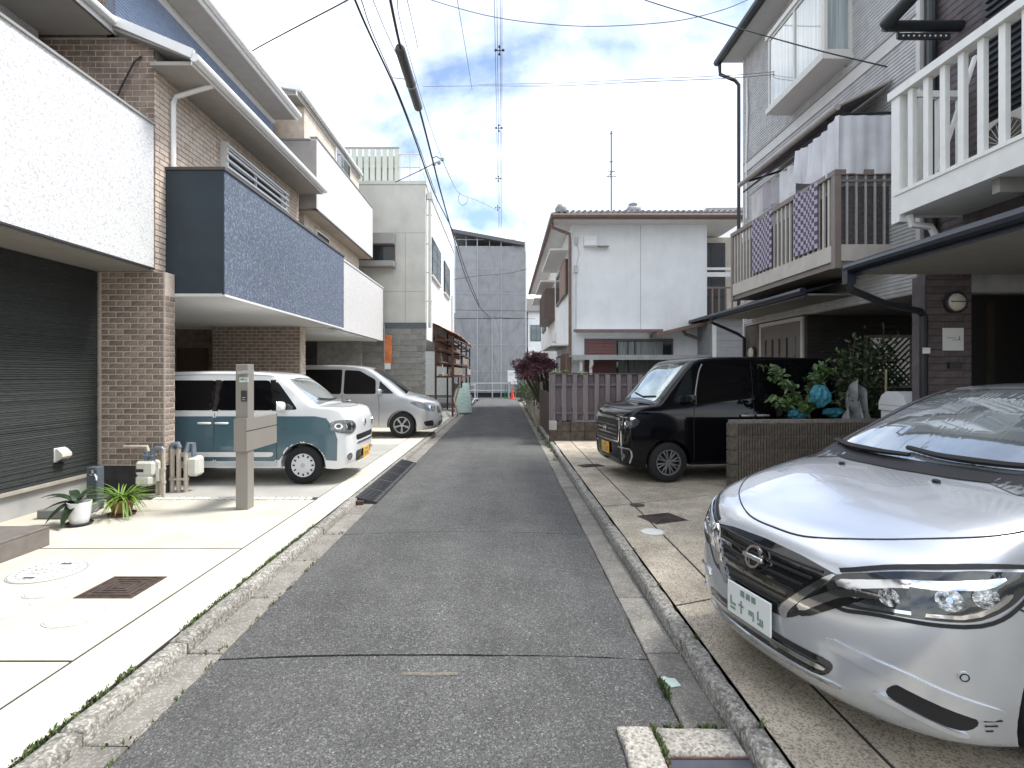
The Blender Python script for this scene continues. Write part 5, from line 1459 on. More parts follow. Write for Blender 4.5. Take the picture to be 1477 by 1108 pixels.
for s in (1, -1):
    c.patch('quarter_glass', [(0.80, 1.09), (1.10, 1.085), (1.16, 1.50), (1.12, 1.49)], CARGLASS, 90, s)
    c.patch('side_window', [(1.16, 1.08), (1.98, 1.08), (1.98, 1.52), (1.24, 1.52)], PRIVGLASS, 90, s)
    c.patch('side_window', [(2.04, 1.08), (2.78, 1.08), (2.78, 1.52), (2.04, 1.52)], PRIVGLASS, 90, s)
    c.patch('side_window', [(2.83, 1.08), (3.2, 1.10), (3.15, 1.48), (2.83, 1.52)], PRIVGLASS, 90, s)
    c.patch('window_pillar', [(1.965, 1.07), (2.055, 1.07), (2.055, 1.525), (1.965, 1.525)], GLOSSBLK, 90, s, 0.0025, rnd=0)
    c.patch('window_pillar', [(1.10, 1.075), (1.18, 1.075), (1.24, 1.525), (1.16, 1.525)], GLOSSBLK, 90, s, 0.0025, rnd=0)
    c.patch('front_fender', [(0.215, 0.66), (0.225, 0.345)] + [(0.72 + 0.362 * math.cos(R(q)), 0.278 + 0.362 * math.sin(R(q))) for q in range(168, 10, -13)] + [(1.10, 0.36), (1.10, 0.995), (0.55, 0.995), (0.38, 0.965), (0.26, 0.80)], TEAL, 90, s, 0.006, edge=0.05, rnd=0)
    c.patch('door_panel', [(1.108, 0.34), (2.012, 0.34), (2.012, 0.995), (1.108, 0.995)], TEAL, 90, s, 0.006, edge=0.09, rnd=1)
    c.patch('door_panel', [(2.02, 0.34), (2.54, 0.34), (2.56, 0.5), (2.70, 0.63), (2.87, 0.66), (2.87, 0.995), (2.02, 0.995)], TEAL, 90, s, 0.006, edge=0.09, rnd=1)
    c.patch('rear_quarter', [(2.878, 0.665), (3.05, 0.64), (3.18, 0.52), (3.22, 0.4), (3.28, 0.4), (3.30, 0.995), (2.878, 0.995)], TEAL, 90, s, 0.006, edge=0.09, rnd=1)
    c.patch('side_moulding', [(1.16, 0.405), (2.53, 0.405), (2.55, 0.475), (1.14, 0.475)], CWHITE, 90, s, 0.02, edge=0.09, rnd=2)
    c.patch('sill_trim', [(1.10, 0.26), (2.55, 0.26), (2.55, 0.325), (1.09, 0.325)], mat('pale_sill', (0.55, 0.58, 0.60), rough=0.4), 90, s, 0.007, edge=0.1, rnd=1)
    c.seam('door_gap', [(2.016, 0.27), (2.016, 1.04)], 0.008, side=s); c.seam('door_gap', [(1.104, 0.27), (1.104, 1.04)], 0.008, side=s)
    c.seam('roof_gutter', [(1.0, 1.575), (1.6, 1.60), (2.4, 1.60), (3.1, 1.575)], 0.01, GREYTRIM, 90, s)
    handle(c, 1.90, 0.895, s, CWHITE, 0.2); handle(c, 2.15, 0.895, s, CWHITE, 0.2)
    c.patch('side_marker', [(0.94, 0.80), (1.03, 0.80), (1.03, 0.82), (0.94, 0.82)], CHR, 90, s, 0.012, rnd=0)
    mirror(c, 1.04, 1.13, s, CWHITE, 0.2, 0.15, 0.12)
    hl = c.patch('headlight', [(0.50, 0.665), (0.60, 0.625), (0.72, 0.655), (0.76, 0.75), (0.70, 0.84), (0.57, 0.86), (0.48, 0.80), (0.46, 0.72)] if False else [(0.370, 0.785), (0.460, 0.740), (0.600, 0.740), (0.720, 0.775), (0.760, 0.865), (0.700, 0.930), (0.560, 0.945), (0.420, 0.915), (0.360, 0.855)], LENS, 45, s, 0.014, edge=0.03, rnd=3)
    for (uu, zz, q) in ((0.52, 0.845, 0.055), (0.65, 0.85, 0.045), (0.43, 0.84, 0.035)):
        c.patch('reflector', [(uu + q * math.cos(a * math.pi / 8), zz + q * math.sin(a * math.pi / 8)) for a in range(16)], REFLECTOR, 45, s, 0.02, parent=hl, edge=0.04, rnd=0)
        c.patch('lamp_core', [(uu + q * 0.6 * math.cos(a * math.pi / 8), zz + q * 0.6 * math.sin(a * math.pi / 8)) for a in range(16)], LENSD, 45, s, 0.023, parent=hl, edge=0.04, rnd=0)
    fg = c.patch('fog_lamp', [(0.50 + 0.055 * math.cos(a * math.pi / 8), 0.40 + 0.055 * math.sin(a * math.pi / 8)) for a in range(16)], REFLECTOR, 45, s, 0.008, edge=0.04, rnd=0)
    c.patch('lamp_core', [(0.50 + 0.035 * math.cos(a * math.pi / 8), 0.40 + 0.035 * math.sin(a * math.pi / 8)) for a in range(16)], LENS, 45, s, 0.011, parent=fg, edge=0.04, rnd=0)
    for b_ in (0.72, 2.87): wheel(c, b_, 0.278, 0.155, s, 'cap', 0.655)
c.patch('upper_grille', [(-0.44, 0.62), (0.44, 0.62), (0.48, 0.70), (-0.48, 0.70)], GLOSSBLK, 0, 1, 0.006)
c.patch('chrome_bar', [(-0.42, 0.57), (0.42, 0.57), (0.43, 0.592), (-0.43, 0.592)], CHR, 0, 1, 0.014, rnd=1)
c.patch('lower_grille', [(-0.44, 0.28), (0.44, 0.28), (0.48, 0.46), (-0.48, 0.46)], GLOSSBLK, 0, 1, 0.005)
c.patch('chrome_bar', [(-0.42, 0.275), (0.42, 0.275), (0.43, 0.30), (-0.43, 0.30)], CHR, 0, 1, 0.014, rnd=1)
plate(c, 0.39, PLATEY, PLATEG, 0.0)
p_, n_ = c.onbody(0, 0.86, 0, 1)
MB().lathe([(0.04, 0), (0.05, 0), (0.05, 0.012), (0.04, 0.012)], Matrix.Translation((p_.x - 0.003, 0, 0.86)) @ Matrix.Rotation(R(-85), 4, 'Y'), 24, closed=True).cbox(p_.x - 0.014, p_.x - 0.002, -0.03, 0.03, 0.835, 0.885, 0.004).build('round_emblem', CHR, c.root, smooth=True, angle=40)
c.seam('bonnet_gap', [(0.62, -0.64), (0.45, -0.63), (0.28, -0.52), (0.20, -0.3), (0.185, 0), (0.20, 0.3), (0.28, 0.52), (0.45, 0.63), (0.62, 0.64)], 0.005, SEAM, top=True)
wc = MB().tube([on_top(c, 0.61, -0.5, 0.02), on_top(c, 0.59, -0.1, 0.025), on_top(c, 0.63, 0.3, 0.025)], 0.012, 6).build('wiper', BLKPL, c.root, smooth=True)
MB().tube([on_top(c, 1.5, 0.4, 0.0), on_top(c, 1.56, 0.4, 0.03), on_top(c, 1.75, 0.4, 0.09)], [0.02, 0.012, 0.006], 6).build('roof_aerial', BLKPL, c.root, smooth=True)
c.finish((-2.23, D(98.8) + 0.74, PZL), R(180))

# ---- black box van, right
BLACK = mat('black_paint', (0.004, 0.004, 0.006), rough=0.08, coat=0.0, spec=0.36, var=0.03)
nb = Car(dict(name='box_van', label='black boxy mini van parked nose out on the tan forecourt', cat='car', paint=BLACK, len=3.395, W=0.7375,
    nf=0.45, tf=0.05, nr=0.4, tr=0.04, sill=0.24, pe=3.8, relax=3, sharp=55, gap=0.05,
    prof=[(0.2, 0.96), (0.36, 0.99), (0.66, 1.0), (1.0, 0.99), (1.1, 0.965), (1.4, 0.92), (1.7, 0.86), (1.8, 0.83)],
    front=[(0.12, 0.2, 0.22, 0), (0.03, 0.23, 0.22, 0), (0.0, 0.42, 0.22, 0), (0.0, 0.66, 0.20, 0), (0.012, 0.88, 0.18, 0), (0.055, 1.0, 0.15, 0.0)],
    top=[(0.055, 1.0, 0.15, 0.0), (0.18, 1.05, 0.12, 0.01), (0.34, 1.08, 0.09, 0.015), (0.44, 1.10, 0.09, 0.03), (0.49, 1.12, 0.09, 0.03), (0.73, 1.40, 0.09, 0.02), (0.96, 1.65, 0.08, 0.02), (1.10, 1.74, 0.06, 0.03), (1.5, 1.785, 0, 0.045), (2.4, 1.79, 0, 0.045), (3.1, 1.77, 0, 0.045), (3.29, 1.71, -0.03, 0.04)],
    rear=[(3.29, 1.71, -0.03, 0.04), (3.34, 1.4, -0.08, 0.0), (3.385, 1.0, -0.1, 0), (3.395, 0.6, -0.12, 0), (3.38, 0.4, -0.12, 0), (3.33, 0.24, -0.12, 0)],
    wheels=[(0.66, 0.282), (3.18, 0.282)] if False else [(0.66, 0.282), (2.98, 0.282)]))
c = nb
c.patch('windscreen', [(-0.58, 1.135), (0, 1.165), (0.58, 1.135), (0.57, 1.40), (0.53, 1.655), (0, 1.68), (-0.53, 1.655), (-0.57, 1.40)], mat('green_tint_glass', (0.28, 0.36, 0.33), rough=0.02, metal=0.45, spec=0.9, var=0.5, scale=4, coat=1.0), 0, 1, 0.004)
for s in (1, -1):
    c.patch('quarter_glass', [(0.72, 1.13), (1.02, 1.13), (1.03, 1.62), (0.99, 1.60)], CARGLASS, 90, s)
    c.patch('side_window', [(1.08, 1.12), (1.92, 1.12), (1.92, 1.66), (1.12, 1.66)], PRIVGLASS, 90, s)
    c.patch('side_window', [(1.99, 1.12), (2.86, 1.12), (2.86, 1.66), (1.99, 1.66)], PRIVGLASS, 90, s)
    c.patch('side_window', [(2.92, 1.14), (3.24, 1.16), (3.2, 1.62), (2.92, 1.66)], PRIVGLASS, 90, s)
    c.seam('window_trim', [(1.05, 1.12), (1.08, 1.3), (1.14, 1.55), (1.20, 1.67)], 0.016, GREYTRIM, 90, s, off=0.007)
    c.seam('door_gap', [(1.04, 0.3), (1.03, 0.8), (1.05, 1.12)], 0.006, side=s); c.seam('door_gap', [(1.955, 0.28), (1.955, 1.7)], 0.007, side=s)
    handle(c, 1.84, 0.93, s, CHR if False else GREYTRIM, 0.2); handle(c, 2.08, 0.93, s, GREYTRIM, 0.2)
    mirror(c, 0.98, 1.16, s, BLACK, 0.19, 0.15, 0.11)
    hl = c.patch('headlight', [(0.36, 0.78), (0.48, 0.745), (0.66, 0.78), (0.72, 0.87), (0.66, 0.915), (0.50, 0.915), (0.38, 0.89)], LENSD, 40, s, 0.010, edge=0.03, rnd=2)
    c.patch('brow_strip', [(0.36, 0.885), (0.66, 0.895), (0.66, 0.925), (0.36, 0.915)], REFLECTOR, 40, s, 0.016, parent=hl, rnd=1, edge=0.04)
    for uu in (0.45, 0.57):
        c.patch('reflector', [(uu + 0.042 * math.cos(a * math.pi / 8), 0.83 + 0.042 * math.sin(a * math.pi / 8)) for a in range(16)], REFLECTOR, 40, s, 0.014, parent=hl, edge=0.04, rnd=0)
        c.patch('lamp_core', [(uu + 0.026 * math.cos(a * math.pi / 8), 0.83 + 0.026 * math.sin(a * math.pi / 8)) for a in range(16)], LENS, 40, s, 0.017, parent=hl, edge=0.04, rnd=0)
    fg = c.patch('fog_surround', [(0.36, 0.27), (0.56, 0.27), (0.60, 0.36), (0.58, 0.47), (0.40, 0.49)], BLKPL, 40, s, 0.005, edge=0.04)
    c.seam('chrome_edge', [(0.38, 0.49), (0.52, 0.485), (0.60, 0.47), (0.62, 0.38), (0.59, 0.28)], 0.018, CHR, 40, s, off=0.012, parent=fg)
    c.patch('fog_lamp', [(0.49 + 0.04 * math.cos(a * math.pi / 8), 0.37 + 0.04 * math.sin(a * math.pi / 8)) for a in range(16)], LENS, 40, s, 0.012, parent=fg, edge=0.04, rnd=0)
    for b_ in (0.66, 2.98): wheel(c, b_, 0.282, 0.165, s, 'dark', 0.652)
gg = c.patch('grille', [(-0.50, 0.56), (0.50, 0.56), (0.50, 0.86), (-0.50, 0.86)], BLKPL, 0, 1, 0.005)
for zz in (0.60, 0.66, 0.72, 0.78):
    c.seam('grille_slat', [(-0.45, zz), (0, zz), (0.45, zz)], 0.02, mat('dark_chrome', (0.25, 0.25, 0.26), rough=0.15, metal=1), 0, 1, off=0.014, parent=gg, sm=4)
c.seam('chrome_bar', [(-0.60, 0.88), (-0.3, 0.885), (0, 0.885), (0.3, 0.885), (0.60, 0.88)], 0.035, CHR, 0, 1, off=0.016, parent=gg, sm=4)
c.seam('chrome_bar', [(-0.50, 0.56), (0, 0.555), (0.50, 0.56)], 0.022, CHR, 0, 1, off=0.014, parent=gg, sm=4)
for s in (1, -1):
    c.seam('chrome_side', [(s * 0.50, 0.56), (s * 0.515, 0.72), (s * 0.50, 0.86)], 0.022, CHR, 0, 1, off=0.013, parent=gg)
    c.seam('chrome_side', [(s * 0.57, 0.30), (s * 0.575, 0.5), (s * 0.56, 0.72)], 0.02, CHR, 0, 1, off=0.011)
p_, n_ = c.onbody(0, 0.72, 0, 1)
MB().cbox(p_.x - 0.035, p_.x - 0.02, -0.05, -0.035, 0.68, 0.76, 0.003).cbox(p_.x - 0.035, p_.x - 0.02, 0.035, 0.05, 0.68, 0.76, 0.003).cbox(p_.x - 0.034, p_.x - 0.021, -0.034, 0.034, 0.713, 0.727, 0.003).build('emblem', CHR, gg)
plate(c, 0.43, PLATEY, PLATEG, 0.0)
MB().tube([on_top(c, 0.56, -0.5, 0.02), on_top(c, 0.53, -0.1, 0.025), on_top(c, 0.57, 0.3, 0.025)], 0.012, 6).build('wiper', BLKPL, c.root, smooth=True)
c.finish((1.60, D(98.8) + 0.59, PZR + 0.01), R(8), 1.03)

# ---- silver minivan, left, farther
SILV2 = paint('grey_silver_paint', (0.50, 0.51, 0.52), metal=0.5, rough=0.3)
mv = Car(dict(name='minivan', label='silver minivan parked in the garage beyond the teal van', cat='car', paint=SILV2, len=4.7, W=0.85,
    nf=0.7, tf=0.06, nr=0.5, tr=0.05, sill=0.26, pe=2.6, relax=4, sharp=58, gap=0.05,
    prof=[(0.2, 0.94), (0.36, 0.99), (0.7, 1.0), (1.0, 0.98), (1.1, 0.95), (1.5, 0.86), (1.75, 0.78), (1.9, 0.75)],
    front=[(0.16, 0.2, 0.42, 0), (0.04, 0.24, 0.44, 0), (0.0, 0.42, 0.45, 0), (0.02, 0.62, 0.44, 0), (0.07, 0.80, 0.42, 0), (0.15, 0.90, 0.38, 0.0)],
    top=[(0.15, 0.90, 0.38, 0.0), (0.30, 0.97, 0.30, 0.03), (0.55, 1.05, 0.22, 0.06), (0.80, 1.11, 0.16, 0.07), (0.86, 1.13, 0.16, 0.07), (1.25, 1.44, 0.15, 0.04), (1.62, 1.70, 0.12, 0.04), (1.86, 1.80, 0.07, 0.05), (2.4, 1.86, 0, 0.06), (3.4, 1.86, 0, 0.06), (4.3, 1.81, 0, 0.06), (4.5, 1.74, -0.04, 0.05)],
    rear=[(4.5, 1.74, -0.04, 0.05), (4.58, 1.4, -0.12, 0.0), (4.66, 1.0, -0.16, 0), (4.7, 0.6, -0.2, 0), (4.68, 0.4, -0.2, 0), (4.6, 0.24, -0.2, 0)],
    wheels=[(0.92, 0.325), (3.75, 0.325)]))
c = mv
c.patch('windscreen', [(-0.64, 1.10), (0, 1.16), (0.64, 1.10), (0.59, 1.5), (0.53, 1.73), (0, 1.77), (-0.53, 1.73), (-0.59, 1.5)], CARGLASS, 0, 1, 0.004, edge=0.06)
for s in (1, -1):
    c.patch('quarter_glass', [(1.12, 1.12), (1.50, 1.12), (1.50, 1.45)], CARGLASS, 90, s)
    c.patch('side_window', [(1.58, 1.11), (2.40, 1.11), (2.40, 1.72), (2.02, 1.70), (1.60, 1.47)], PRIVGLASS, 90, s)
    c.patch('side_window', [(2.46, 1.11), (3.4, 1.11), (3.4, 1.73), (2.46, 1.73)], PRIVGLASS, 90, s)
    c.patch('side_window', [(3.46, 1.12), (4.4, 1.18), (4.3, 1.68), (3.46, 1.73)], PRIVGLASS, 90, s)
    c.seam('door_gap', [(1.50, 0.3), (1.49, 0.8), (1.52, 1.1)], 0.008, side=s); c.seam('door_gap', [(2.43, 0.3), (2.43, 1.1)], 0.008, side=s)
    handle(c, 2.3, 0.95, s, SILV2); handle(c, 2.56, 0.95, s, SILV2)
    mirror(c, 1.50, 1.16, s, SILV2, 0.2, 0.15)
    hl = c.patch('headlight', [(0.42, 0.72), (0.60, 0.66), (0.90, 0.74), (1.12, 0.90), (1.02, 0.93), (0.75, 0.90), (0.45, 0.83)], LENS, 45, s, 0.008, edge=0.04)
    c.patch('reflector', [(0.66 + 0.06 * math.cos(a * math.pi / 8), 0.79 + 0.06 * math.sin(a * math.pi / 8)) for a in range(16)], REFLECTOR, 45, s, 0.013, parent=hl, edge=0.04, rnd=0)
    c.patch('fog_intake', [(0.55, 0.30), (0.80, 0.30), (0.85, 0.42), (0.6, 0.45)], BLKPL, 45, s, 0.005, edge=0.05)
    for b_ in (0.92, 3.75): wheel(c, b_, 0.325, 0.19, s, 'five', 0.745)
c.patch('grille', [(-0.46, 0.60), (0.46, 0.60), (0.44, 0.80), (-0.44, 0.80)], GLOSSBLK, 0, 1, 0.005, edge=0.05)
c.seam('chrome_bar', [(-0.5, 0.70), (0, 0.695), (0.5, 0.70)], 0.04, CHR, 0, 1, off=0.014, sm=4)
c.patch('lower_grille', [(-0.42, 0.28), (0.42, 0.28), (0.46, 0.40), (-0.46, 0.40)], GLOSSBLK, 0, 1, 0.005, edge=0.05)
plate(c, 0.50, PLATEW, PLATEG)
c.finish((-1.68, D(57.2) + 0.85, PZL), R(180), 1.0)

# ---------------------------------------------------------------- right side: materials
GSID = mat('grey_siding', (0.48, 0.48, 0.482), rough=0.8, var=0.14, scale=5, bump=0.4, bscale=50, stain=0.2, stain_col=(0.3, 0.3, 0.3), stain_scale=1.2, streak=2.0)
BRSID = randomise(mat('mauve_brown_siding', (0.135, 0.107, 0.107), rough=0.8, var=0.25, scale=14, bump=0.5, bscale=60), 0.12)
BRSIDW = mat('mauve_brown_wall', (0.125, 0.106, 0.11), rough=0.8, var=0.25, scale=8, bump=0.5, bscale=60)
NAVY = mat('navy_gutter', (0.012, 0.018, 0.03), rough=0.35, var=0.1)
DARKPIPE = mat('charcoal_pipe', (0.018, 0.021, 0.025), rough=0.4, var=0.1)
BALC = mat('taupe_balcony_metal', (0.21, 0.175, 0.155), rough=0.5, var=0.1)
BALB = mat('beige_balcony_beam', (0.50, 0.465, 0.42), rough=0.5, var=0.1)
CURT = mat('lace_curtain', (0.50, 0.54, 0.55), rough=0.8, var=0.3, scale=9, stretch=(12, 12, 0.4))
WFRAME = mat('pale_window_frame', (0.60, 0.58, 0.54), rough=0.5, var=0.05)
EWALL = WHITED
COPPER = mat('brown_gutter', (0.20, 0.135, 0.11), rough=0.5, var=0.15)
TILE = randomise(mat('roof_tile_grey', (0.30, 0.31, 0.32), rough=0.45, var=0.2, scale=8), 0.15)
MAROON = mat('maroon_shutter', (0.20, 0.085, 0.085), rough=0.6, var=0.12)

# ---------------------------------------------------------------- grey siding house with awning balcony
XG = 5.2
YG0, YG1 = D(114.5), D(66.7)
hG = thing('grey_house', 'three storey pale grey siding house with a bay window and an awning over its balcony', 'house', (7, 9.5, 0))
def ridged(x0, xs, y0, y1, z0, z1, pitch, depth, name, m, parent, facing=-1):
    prof = []
    z = z0
    while z < z1:
        prof += [(x0, z + 0.002), (x0 + facing * depth, z + pitch * 0.25), (x0 + facing * depth * 0.55, min(z1, z + pitch - 0.003))]
        z += pitch
    n = len(prof)
    b = MB(); b.add([(x, y0, z) for x, z in prof] + [(x, y1, z) for x, z in prof], [(i + 1, n + i + 1, n + i, i) for i in range(n - 1)])
    return b.build(name, m, parent, fix=False)
part('wall', GSID, hG, (XG + 0.003, 10, YG0, YG1, 2.72, 8.6))
ridged(XG, 0, YG0, YG1, 6.22, 8.5, 0.05, 0.012, 'siding', GSID, hG)
ridged(XG, 0, YG0, YG1, 2.75, 6.0, 0.05, 0.012, 'siding', GSID, hG)
part('belt_band', mat('pale_band', (0.58, 0.57, 0.55), rough=0.6, var=0.05), hG, (XG - 0.03, XG + 0.002, YG0 - 0.01, YG1 + 0.01, 6.02, 6.20))
part('band_shadow_line', GREYTRIM, hG, (XG - 0.045, XG, YG0 - 0.01, YG1 + 0.01, 6.203, 6.225))
part('corner_trim', mat('pale_band', (0.58, 0.57, 0.55)), hG, (XG - 0.02, XG + 0.1, YG1 + 0.001, YG1 + 0.08, 0.1, 8.5))
part('corner_trim', mat('pale_band', (0.58, 0.57, 0.55)), hG, (XG - 0.025, XG + 0.03, YG0 - 0.07, YG0 - 0.001, 3.3, 8.5))
part('eave_soffit', mat('pale_soffit', (0.50, 0.50, 0.49), rough=0.8, var=0.05), hG, (4.72, 10, YG0 - 0.4, YG1 + 0.15, 8.5, 8.54))
b = MB(); b.tube([(4.66, YG0 - 0.5, 8.52), (4.66, YG1 + 0.2, 8.52)], 0.075, 10); b.box(4.69, 4.718, YG0 - 0.4, YG1 + 0.16, 8.44, 8.66)
b.build('gutter', DARKPIPE, hG, smooth=True)
b = MB(); b.prism([(4.72, 8.55), (4.72, 8.68), (7, 9.7), (10, 8.7), (10, 8.55)], (0, YG1 + 0.15, 0), (1, 0, 0), (0, 0, 1), YG1 - YG0 + 0.5)
b.build('roof', DARKPIPE, hG)
b = MB(); b.tube([(4.70, YG1 + 0.14, 8.46), (4.72, YG1 + 0.16, 8.25), (5.05, YG1 + 0.16, 8.12), (5.13, YG1 + 0.16, 8.02), (5.13, YG1 + 0.16, 3.0)], 0.04, 8); b.build('downpipe', DARKPIPE, hG, smooth=True)
MB().tube([(5.17, YG1 - 0.15, 8.0), (5.16, YG1 - 0.2, 7.3), (5.17, YG1 - 0.12, 6.3), (5.165, YG1 - 0.15, 5.0)], 0.022, 6).build('conduit', TRIM, hG, smooth=True)
# bay window
CGLASS = mat('curtained_glass', (0.46, 0.50, 0.52), rough=0.05, col2=(0.20, 0.235, 0.25), scale=2.2, stretch=(9, 9, 0.25), coat=1.0)
by0, by1, bz0, bz1, bx = 8.18, 9.92, 6.47, 7.72, 4.76
bay = MB().box(bx - 0.03, XG - 0.002, by0 - 0.03, by1 + 0.03, bz0 - 0.09, bz0).build('bay_window', WFRAME, hG)
part('bay_roof', WFRAME, bay, (bx - 0.03, XG - 0.002, by0 - 0.03, by1 + 0.03, bz1, bz1 + 0.08))
def frame(name, parent, m, x, y0, y1, z0, z1, t=0.05, d=0.05):
    return MB().box(x, x + d, y0, y0 + t, z0, z1).box(x, x + d, y1 - t, y1, z0, z1).box(x, x + d, y0 + t, y1 - t, z0, z0 + t).box(x, x + d, y0 + t, y1 - t, z1 - t, z1).build(name, m, parent)
frame('frame', bay, WFRAME, bx, by0 + 0.02, by1 - 0.02, bz0, bz1)
part('mullion', WFRAME, bay, (bx + 0.002, bx + 0.045, 9.0, 9.05, bz0 + 0.05, bz1 - 0.05))
part('pane', CGLASS, bay, (bx + 0.02, bx + 0.028, by0 + 0.07, 9.0, bz0 + 0.05, bz1 - 0.05), (bx + 0.015, bx + 0.023, 9.05, by1 - 0.07, bz0 + 0.05, bz1 - 0.05))
def curtain(name, parent, x, y0, y1, z0, z1, amp=0.02, freq=26, m=None, axis='x'):
    def fn(u, v):
        w = amp * math.sin(u * (y1 - y0) * freq) + amp * 0.5 * math.sin(u * (y1 - y0) * freq * 2.3 + 1)
        a = y0 + (y1 - y0) * u
        return Vector((x + w, a, z0 + (z1 - z0) * v)) if axis == 'x' else Vector((a, x + w, z0 + (z1 - z0) * v))
    return MB().sheet(fn, 60, 2, (0.004, 0, 0) if axis == 'x' else (0, 0.004, 0)).build(name, m or CURT, parent, smooth=True)
GLASSC = mat('clear_window_glass', (0.9, 0.93, 0.93), rough=0.02, trans=1.0, var=0.01)
curtain('curtain', bay, bx + 0.10, by0 + 0.05, by1 - 0.05, bz0 + 0.02, bz1)
b = MB(); b.box(bx + 0.051, XG - 0.002, by0 + 0.0, by0 + 0.05, bz0, bz0 + 0.07).box(bx + 0.051, XG - 0.002, by0, by0 + 0.05, bz1 - 0.06, bz1).box(XG - 0.06, XG - 0.002, by0, by0 + 0.05, bz0 + 0.07, bz1 - 0.06).box(bx, bx + 0.05, by0 - 0.02, by0 + 0.019, bz0, bz1)
b.build('side_frame', WFRAME, bay)
part('side_pane', CGLASS, bay, (bx + 0.05, XG - 0.06, by0 + 0.02, by0 + 0.028, bz0 + 0.07, bz1 - 0.06))
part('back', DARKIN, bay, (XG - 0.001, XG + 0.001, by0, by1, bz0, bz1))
# awning
AX, AZ = 4.45, 5.26
AY0, AY1 = D(107.5), D(76)
aw = MB()
def awf(u, v):
    x = AX + (XG - 0.02 - AX) * u
    return Vector((x, AY0 + (AY1 - AY0) * v, AZ + 0.34 * u + 0.02 * math.sin(v * math.pi * 6) * u * (1 - u) * 2))
aw.sheet(awf, 6, 36, (0, 0, 0.008))
awn = aw.build('awning', mat('mauve_awning_cloth', (0.24, 0.20, 0.235), rough=0.85, var=0.15, scale=3), hG, smooth=True, angle=60)
b = MB(); b.tube([(AX, AY0 - 0.02, AZ), (AX, AY1 + 0.02, AZ)], 0.045, 10); b.tube([(AX + 0.02, AY0, AZ + 0.02), (5.18, AY0, AZ + 0.36)], 0.025, 6)
b.build('awning_bar', mat('taupe_bar', (0.34, 0.31, 0.28), rough=0.5), awn, smooth=True)
b = MB(); b.bar((AX + 0.05, AY0 + 0.3, AZ - 0.02), (5.18, AY0 + 1.0, AZ + 0.05), 0.03); b.bar((AX + 0.05, AY1 - 0.3, AZ - 0.02), (5.18, AY1 - 1.0, AZ + 0.05), 0.03)
b.tube([(AX + 0.08, AY0, AZ - 0.12), (AX + 0.08, AY1, AZ - 0.12)], 0.018, 6)
b.tube([(AX + 0.08, AY0 - 0.02, AZ - 0.10), (5.19, AY0 - 0.02, AZ - 0.08)], 0.018, 6)
b.build('awning_arm', DARKPIPE, awn, smooth=True)
# balcony
bX, bY0, bY1, bZ0, bZ1 = 4.45, D(107.5), D(74), 3.2, 4.42
bl = MB().box(bX, XG - 0.004, bY0, bY1, 3.12, 3.2).build('balcony', BALC, hG)
part('bottom_beam', BALB, bl, (bX - 0.03, bX + 0.03, bY0 - 0.02, bY1 + 0.02, 3.201, 3.42), (bX + 0.031, XG - 0.004, bY0 - 0.02, bY0 + 0.02, 3.201, 3.42))
part('top_rail', BALC, bl, (bX - 0.04, bX + 0.04, bY0 - 0.03, bY1 + 0.03, bZ1 - 0.07, bZ1), (bX + 0.041, XG - 0.004, bY0 - 0.03, bY0 + 0.03, bZ1 - 0.07, bZ1), (bX + 0.041, XG - 0.004, bY0 - 0.02, bY0 + 0.02, bZ1 - 0.16, bZ1 - 0.13))
part('corner_post', BALC, bl, (bX - 0.035, bX + 0.05, bY0 - 0.025, bY0 + 0.06, 3.1, bZ1 - 0.071))
part('corner_post', BALC, bl, (bX - 0.035, bX + 0.05, bY1 - 0.06, bY1 + 0.025, 3.1, bZ1 - 0.071))
bm_ = MB().box(-0.012, 0.012, -0.022, 0.022, 0, bZ1 - 0.071 - 3.421).mesh('baluster', BALB)
y = bY0 + 0.16
while y < bY1 - 0.08:
    link('baluster', bm_, bl, Vector((bX, y, 3.421)) - hG.location); y += 0.128
bm2 = MB().box(-0.012, 0.012, -0.012, 0.012, 0, bZ1 - 0.071 - 3.421).mesh('baluster', ALU)
x = bX + 0.14
while x < XG - 0.05:
    link('baluster', bm2, bl, Vector((x, bY0, 3.421)) - hG.location); x += 0.125
part('privacy_panel', mat('dark_woven_panel', (0.10, 0.085, 0.085), rough=0.9, var=0.4, scale=20), bl, (bX + 0.07, XG - 0.01, bY0 + 0.05, bY0 + 0.065, 3.43, bZ1 - 0.2))
part('privacy_panel', mat('dark_woven_panel', (0.10, 0.085, 0.085)), bl, (bX + 0.05, bX + 0.06, bY0 + 0.08, bY1 - 0.1, 3.43, bZ1 - 0.25))
check = bpy.data.materials.new('check_cloth'); check.use_nodes = True
nt = check.node_tree; ck = nt.nodes.new('ShaderNodeTexChecker'); ck.inputs['Scale'].default_value = 16
ck.inputs['Color1'].default_value = (0.10, 0.075, 0.13, 1); ck.inputs['Color2'].default_value = (0.42, 0.39, 0.45, 1)
tcn = nt.nodes.new('ShaderNodeTexCoord'); nt.links.new(tcn.outputs['Object'], ck.inputs['Vector']); nt.links.new(ck.outputs[0], nt.nodes['Principled BSDF'].inputs['Base Color'])
nt.nodes['Principled BSDF'].inputs['Roughness'].default_value = 0.9
for (ya, yb_, lab) in ((7.72, 8.35, 'purple and white checked cloth over the balcony rail, the wider one nearer the camera'), (9.05, 9.75, 'purple and white checked cloth over the balcony rail at the far end')):
    o = MB().sheet(lambda u, v, ya=ya, yb_=yb_: Vector((bX - 0.045 - 0.012 * math.sin(u * 9), ya + (yb_ - ya) * u, 3.46 + 0.93 * v)), 20, 4, (0.005, 0, 0)).build('hanging_cloth', check, pivot=(bX, ya, 4.4), smooth=True)
    tag(o, lab, 'cloth', 'cloths on the balcony rail')
